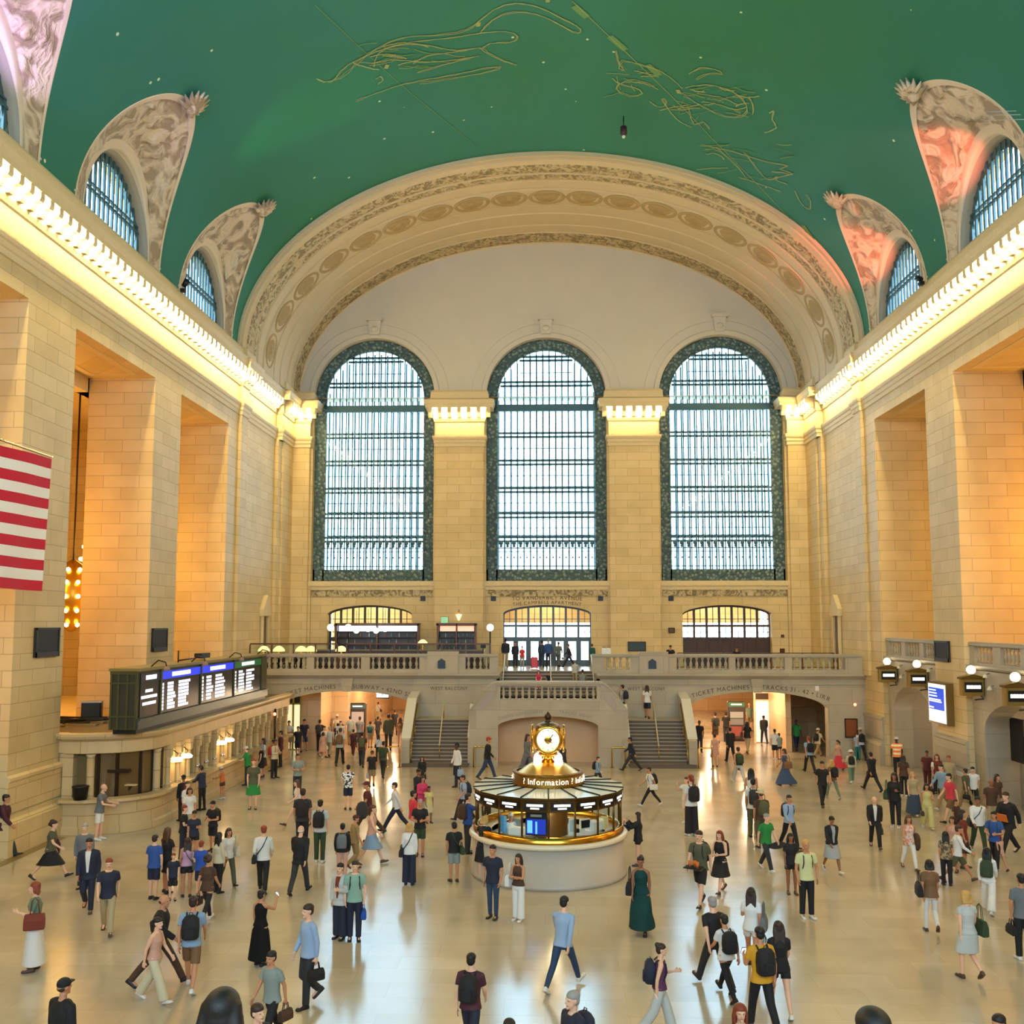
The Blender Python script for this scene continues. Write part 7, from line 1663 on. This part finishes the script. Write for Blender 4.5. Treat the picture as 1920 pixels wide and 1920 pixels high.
418 1866 h182 180 stand mb lo:k jacket:k pants:k k 3.2 5.2|large black haired head at the bottom left edge
120 1838 h178 150 stand mb cap:k jacket:k pants:k k|man in black cap and black jacket at bottom left corner
296 1671 1850 95 strideA mb fr:b jacket:k pants:br k|shaven headed man in black hooded jacket striding right, lower left
288 1718 1880 80 walkB fa po:k tank:pe wide:cr w|woman in peach top and pale trousers walking right, lower left
357 1679 1858 190 walkA mb sh:b tee:ld shorts:tn w|man in pale blue shirt with large black rucksack and tan shorts|bp:k
551 1338 1392 10 walkA mb sh:k tee:k shorts:k k|man in black t-shirt walking out of the left passage, left one of a pair
570 1337 1397 5 walkB mb sh:b tee:nv shorts:db k|man in navy patterned t-shirt walking out of the left passage
541 1352 1412 0 hold mb sh:k tee:wh shorts:lg w|man in white shirt and grey shorts by the green glass doors
599 1343 1402 180 stand mb sh:b tee:k pants:k k|person in black with backpack just inside the left passage|bp:ch
605 1372 1424 175 walkA fb bo:b tank:pe skirt:pe w|woman in pale pink with white bag before the left passage|hand:wh:R
607 1320 1368 60 passA ma sh:k tee:w shorts:w br|person in white walking inside the left passage
633 1320 1366 180 walkA mb sh:k tee:nv pants:ch k|person in navy inside the left passage
638 1330 1382 20 stand ma sh:b tee:w pants:k k|man in white t-shirt in the middle of the left passage crowd
631 1339 1398 180 walkA mb cap:w tee:cr pants:ch k|man in cream shirt and cap walking away in left passage|jkt:k:R
656 1342 1400 185 walkA ma sh:k tee:gd pants:be k|man in grey green shirt and beige trousers walking into left passage
674 1343 1402 180 walkB mb sh:b tee:g pants:ch k|man in grey shirt walking into the left passage
662 1367 1418 180 walkA mb sh:k tee:br pants:mr k|person in maroon trousers with dark pack before left passage|bp:bu
637 1364 1437 180 walkB mb sh:b tee:ws pants:k k|man in black trousers with tan backpack before left passage|bp:tn
678 1372 1440 185 walkA mb sh:k tee:br pants:ch k|man with large olive backpack before left passage|bp:ol
694 1353 1404 180 stand mb sh:k tee:gd shorts:kh k|person with teal backpack entering left passage|bp:dt
708 1343 1394 170 walkA mb sh:k tee:ch pants:ch k|person in charcoal inside the left passage near its right end
728 1338 1408 190 walkA mb sh:k jacket:ol pants:ch k|person in long olive jacket near the left stairs parapet
740 1330 1382 180 walkB mb sh:b tee:ch pants:nv k|person in dark t-shirt at the right end of left passage
750 1346 1402 175 stand fb lo:b tee:tn slim:pe k|woman in tan by the left stairs parapet
709 1316 1352 -150 walkA ma sh:k long:w pants:cr k|distant person in white with black bag inside left passage|mess:k:R
709 1378 1425 190 stand fb lo:k long:wh pants:ch k|woman in white shirt with diagonal strap near the left stairs|mess:k:L
617 1362 1420 180 walkA ma sh:g tee:ws pants:be k|person in off white shirt behind the tan backpack in the left crowd
1167 1285 1345 -120 stand mb sh:k tee:lg pants:k k|person in grey top and dark trousers on right stair landing|bp:nv
1213 1284 1344 170 walkA fb lo:b tee:wh shorts:nv br|woman in white t-shirt and dark shorts on right stair landing
"""
for ln in PEOPLE.strip().split('\n'):
    a = ln.split('|'); q = a[0].split()
    if a[1].endswith('right stair landing'): a[0] += ' 2.05 50.55'
    person('|'.join(a))
BALC = """
948 1198 1248 180 stand mb sh:k long:nv pants:be k 4.25 58.6|person in navy top at left of the central doors
966 1204 1248 0 stand mb sh:k long:nv pants:ch k 4.25 58.9|person in dark top facing out at left of central doors
979 1212 1248 0 stand fa sh:b tee:cor pants:lg w 4.25 58.0|person in coral top on the landing left of the suitcase
1016 1200 1249 180 walkA mb sh:k long:db pants:db k 4.25 59.2|person in dark blue right of the red suitcase
1028 1199 1249 180 stand ma sh:g long:bl pants:nv k 4.25 58.6|person in blue top at middle of the central doors
1047 1203 1249 170 walkA mb sh:k long:g pants:g k 4.25 59.4|person in grey top in front of the central doors
1067 1206 1250 -90 strideA mb sh:k long:nv pants:nv k 4.25 58.2|person in dark blue walking left at right of central doors|hand:lg:R
1110 1208 1249 180 stand mb sh:k long:dt pants:ch k 4.25 59.5|person in teal at right end of the central doors
1256 1209 1250 0 leanr mb sh:b tee:k pants:ch k 4.25 51.75|man in black leaning on the balcony balustrade left of dark doors
1380 1212 1250 0 leanr mb sh:k tee:k pants:ch k 4.25 51.75|man in black leaning on the balcony balustrade before dark doors
1010 1256 1292 0 sit fa lo:k tee:pk pants:pk w 3.45 53.1|woman in bright pink sitting on the upper central stairs
1029 1259 1292 10 sit mb sh:b tee:nv pants:ch k 3.45 53.1|man in navy sitting on upper central stairs beside the pink
1078 1238 h165 180 walkA ma cap:g tee:ws pants:be k 3.6 53.4|man in off white shirt climbing the upper central stairs
1092 1255 h172 170 sit mb sh:k tee:gd pants:k k 3.3 53.1|man in grey green sitting at right of upper central stairs
"""
for ln in BALC.strip().split('\n'):
    a = ln.split('|'); q = a[0].split()
    person(ln)
# two clerks inside the booth
person('957 1525 h150 20 hold mb cap:w tee:wh pants:nv k 0.3|clerk in white cap bending inside the information booth')
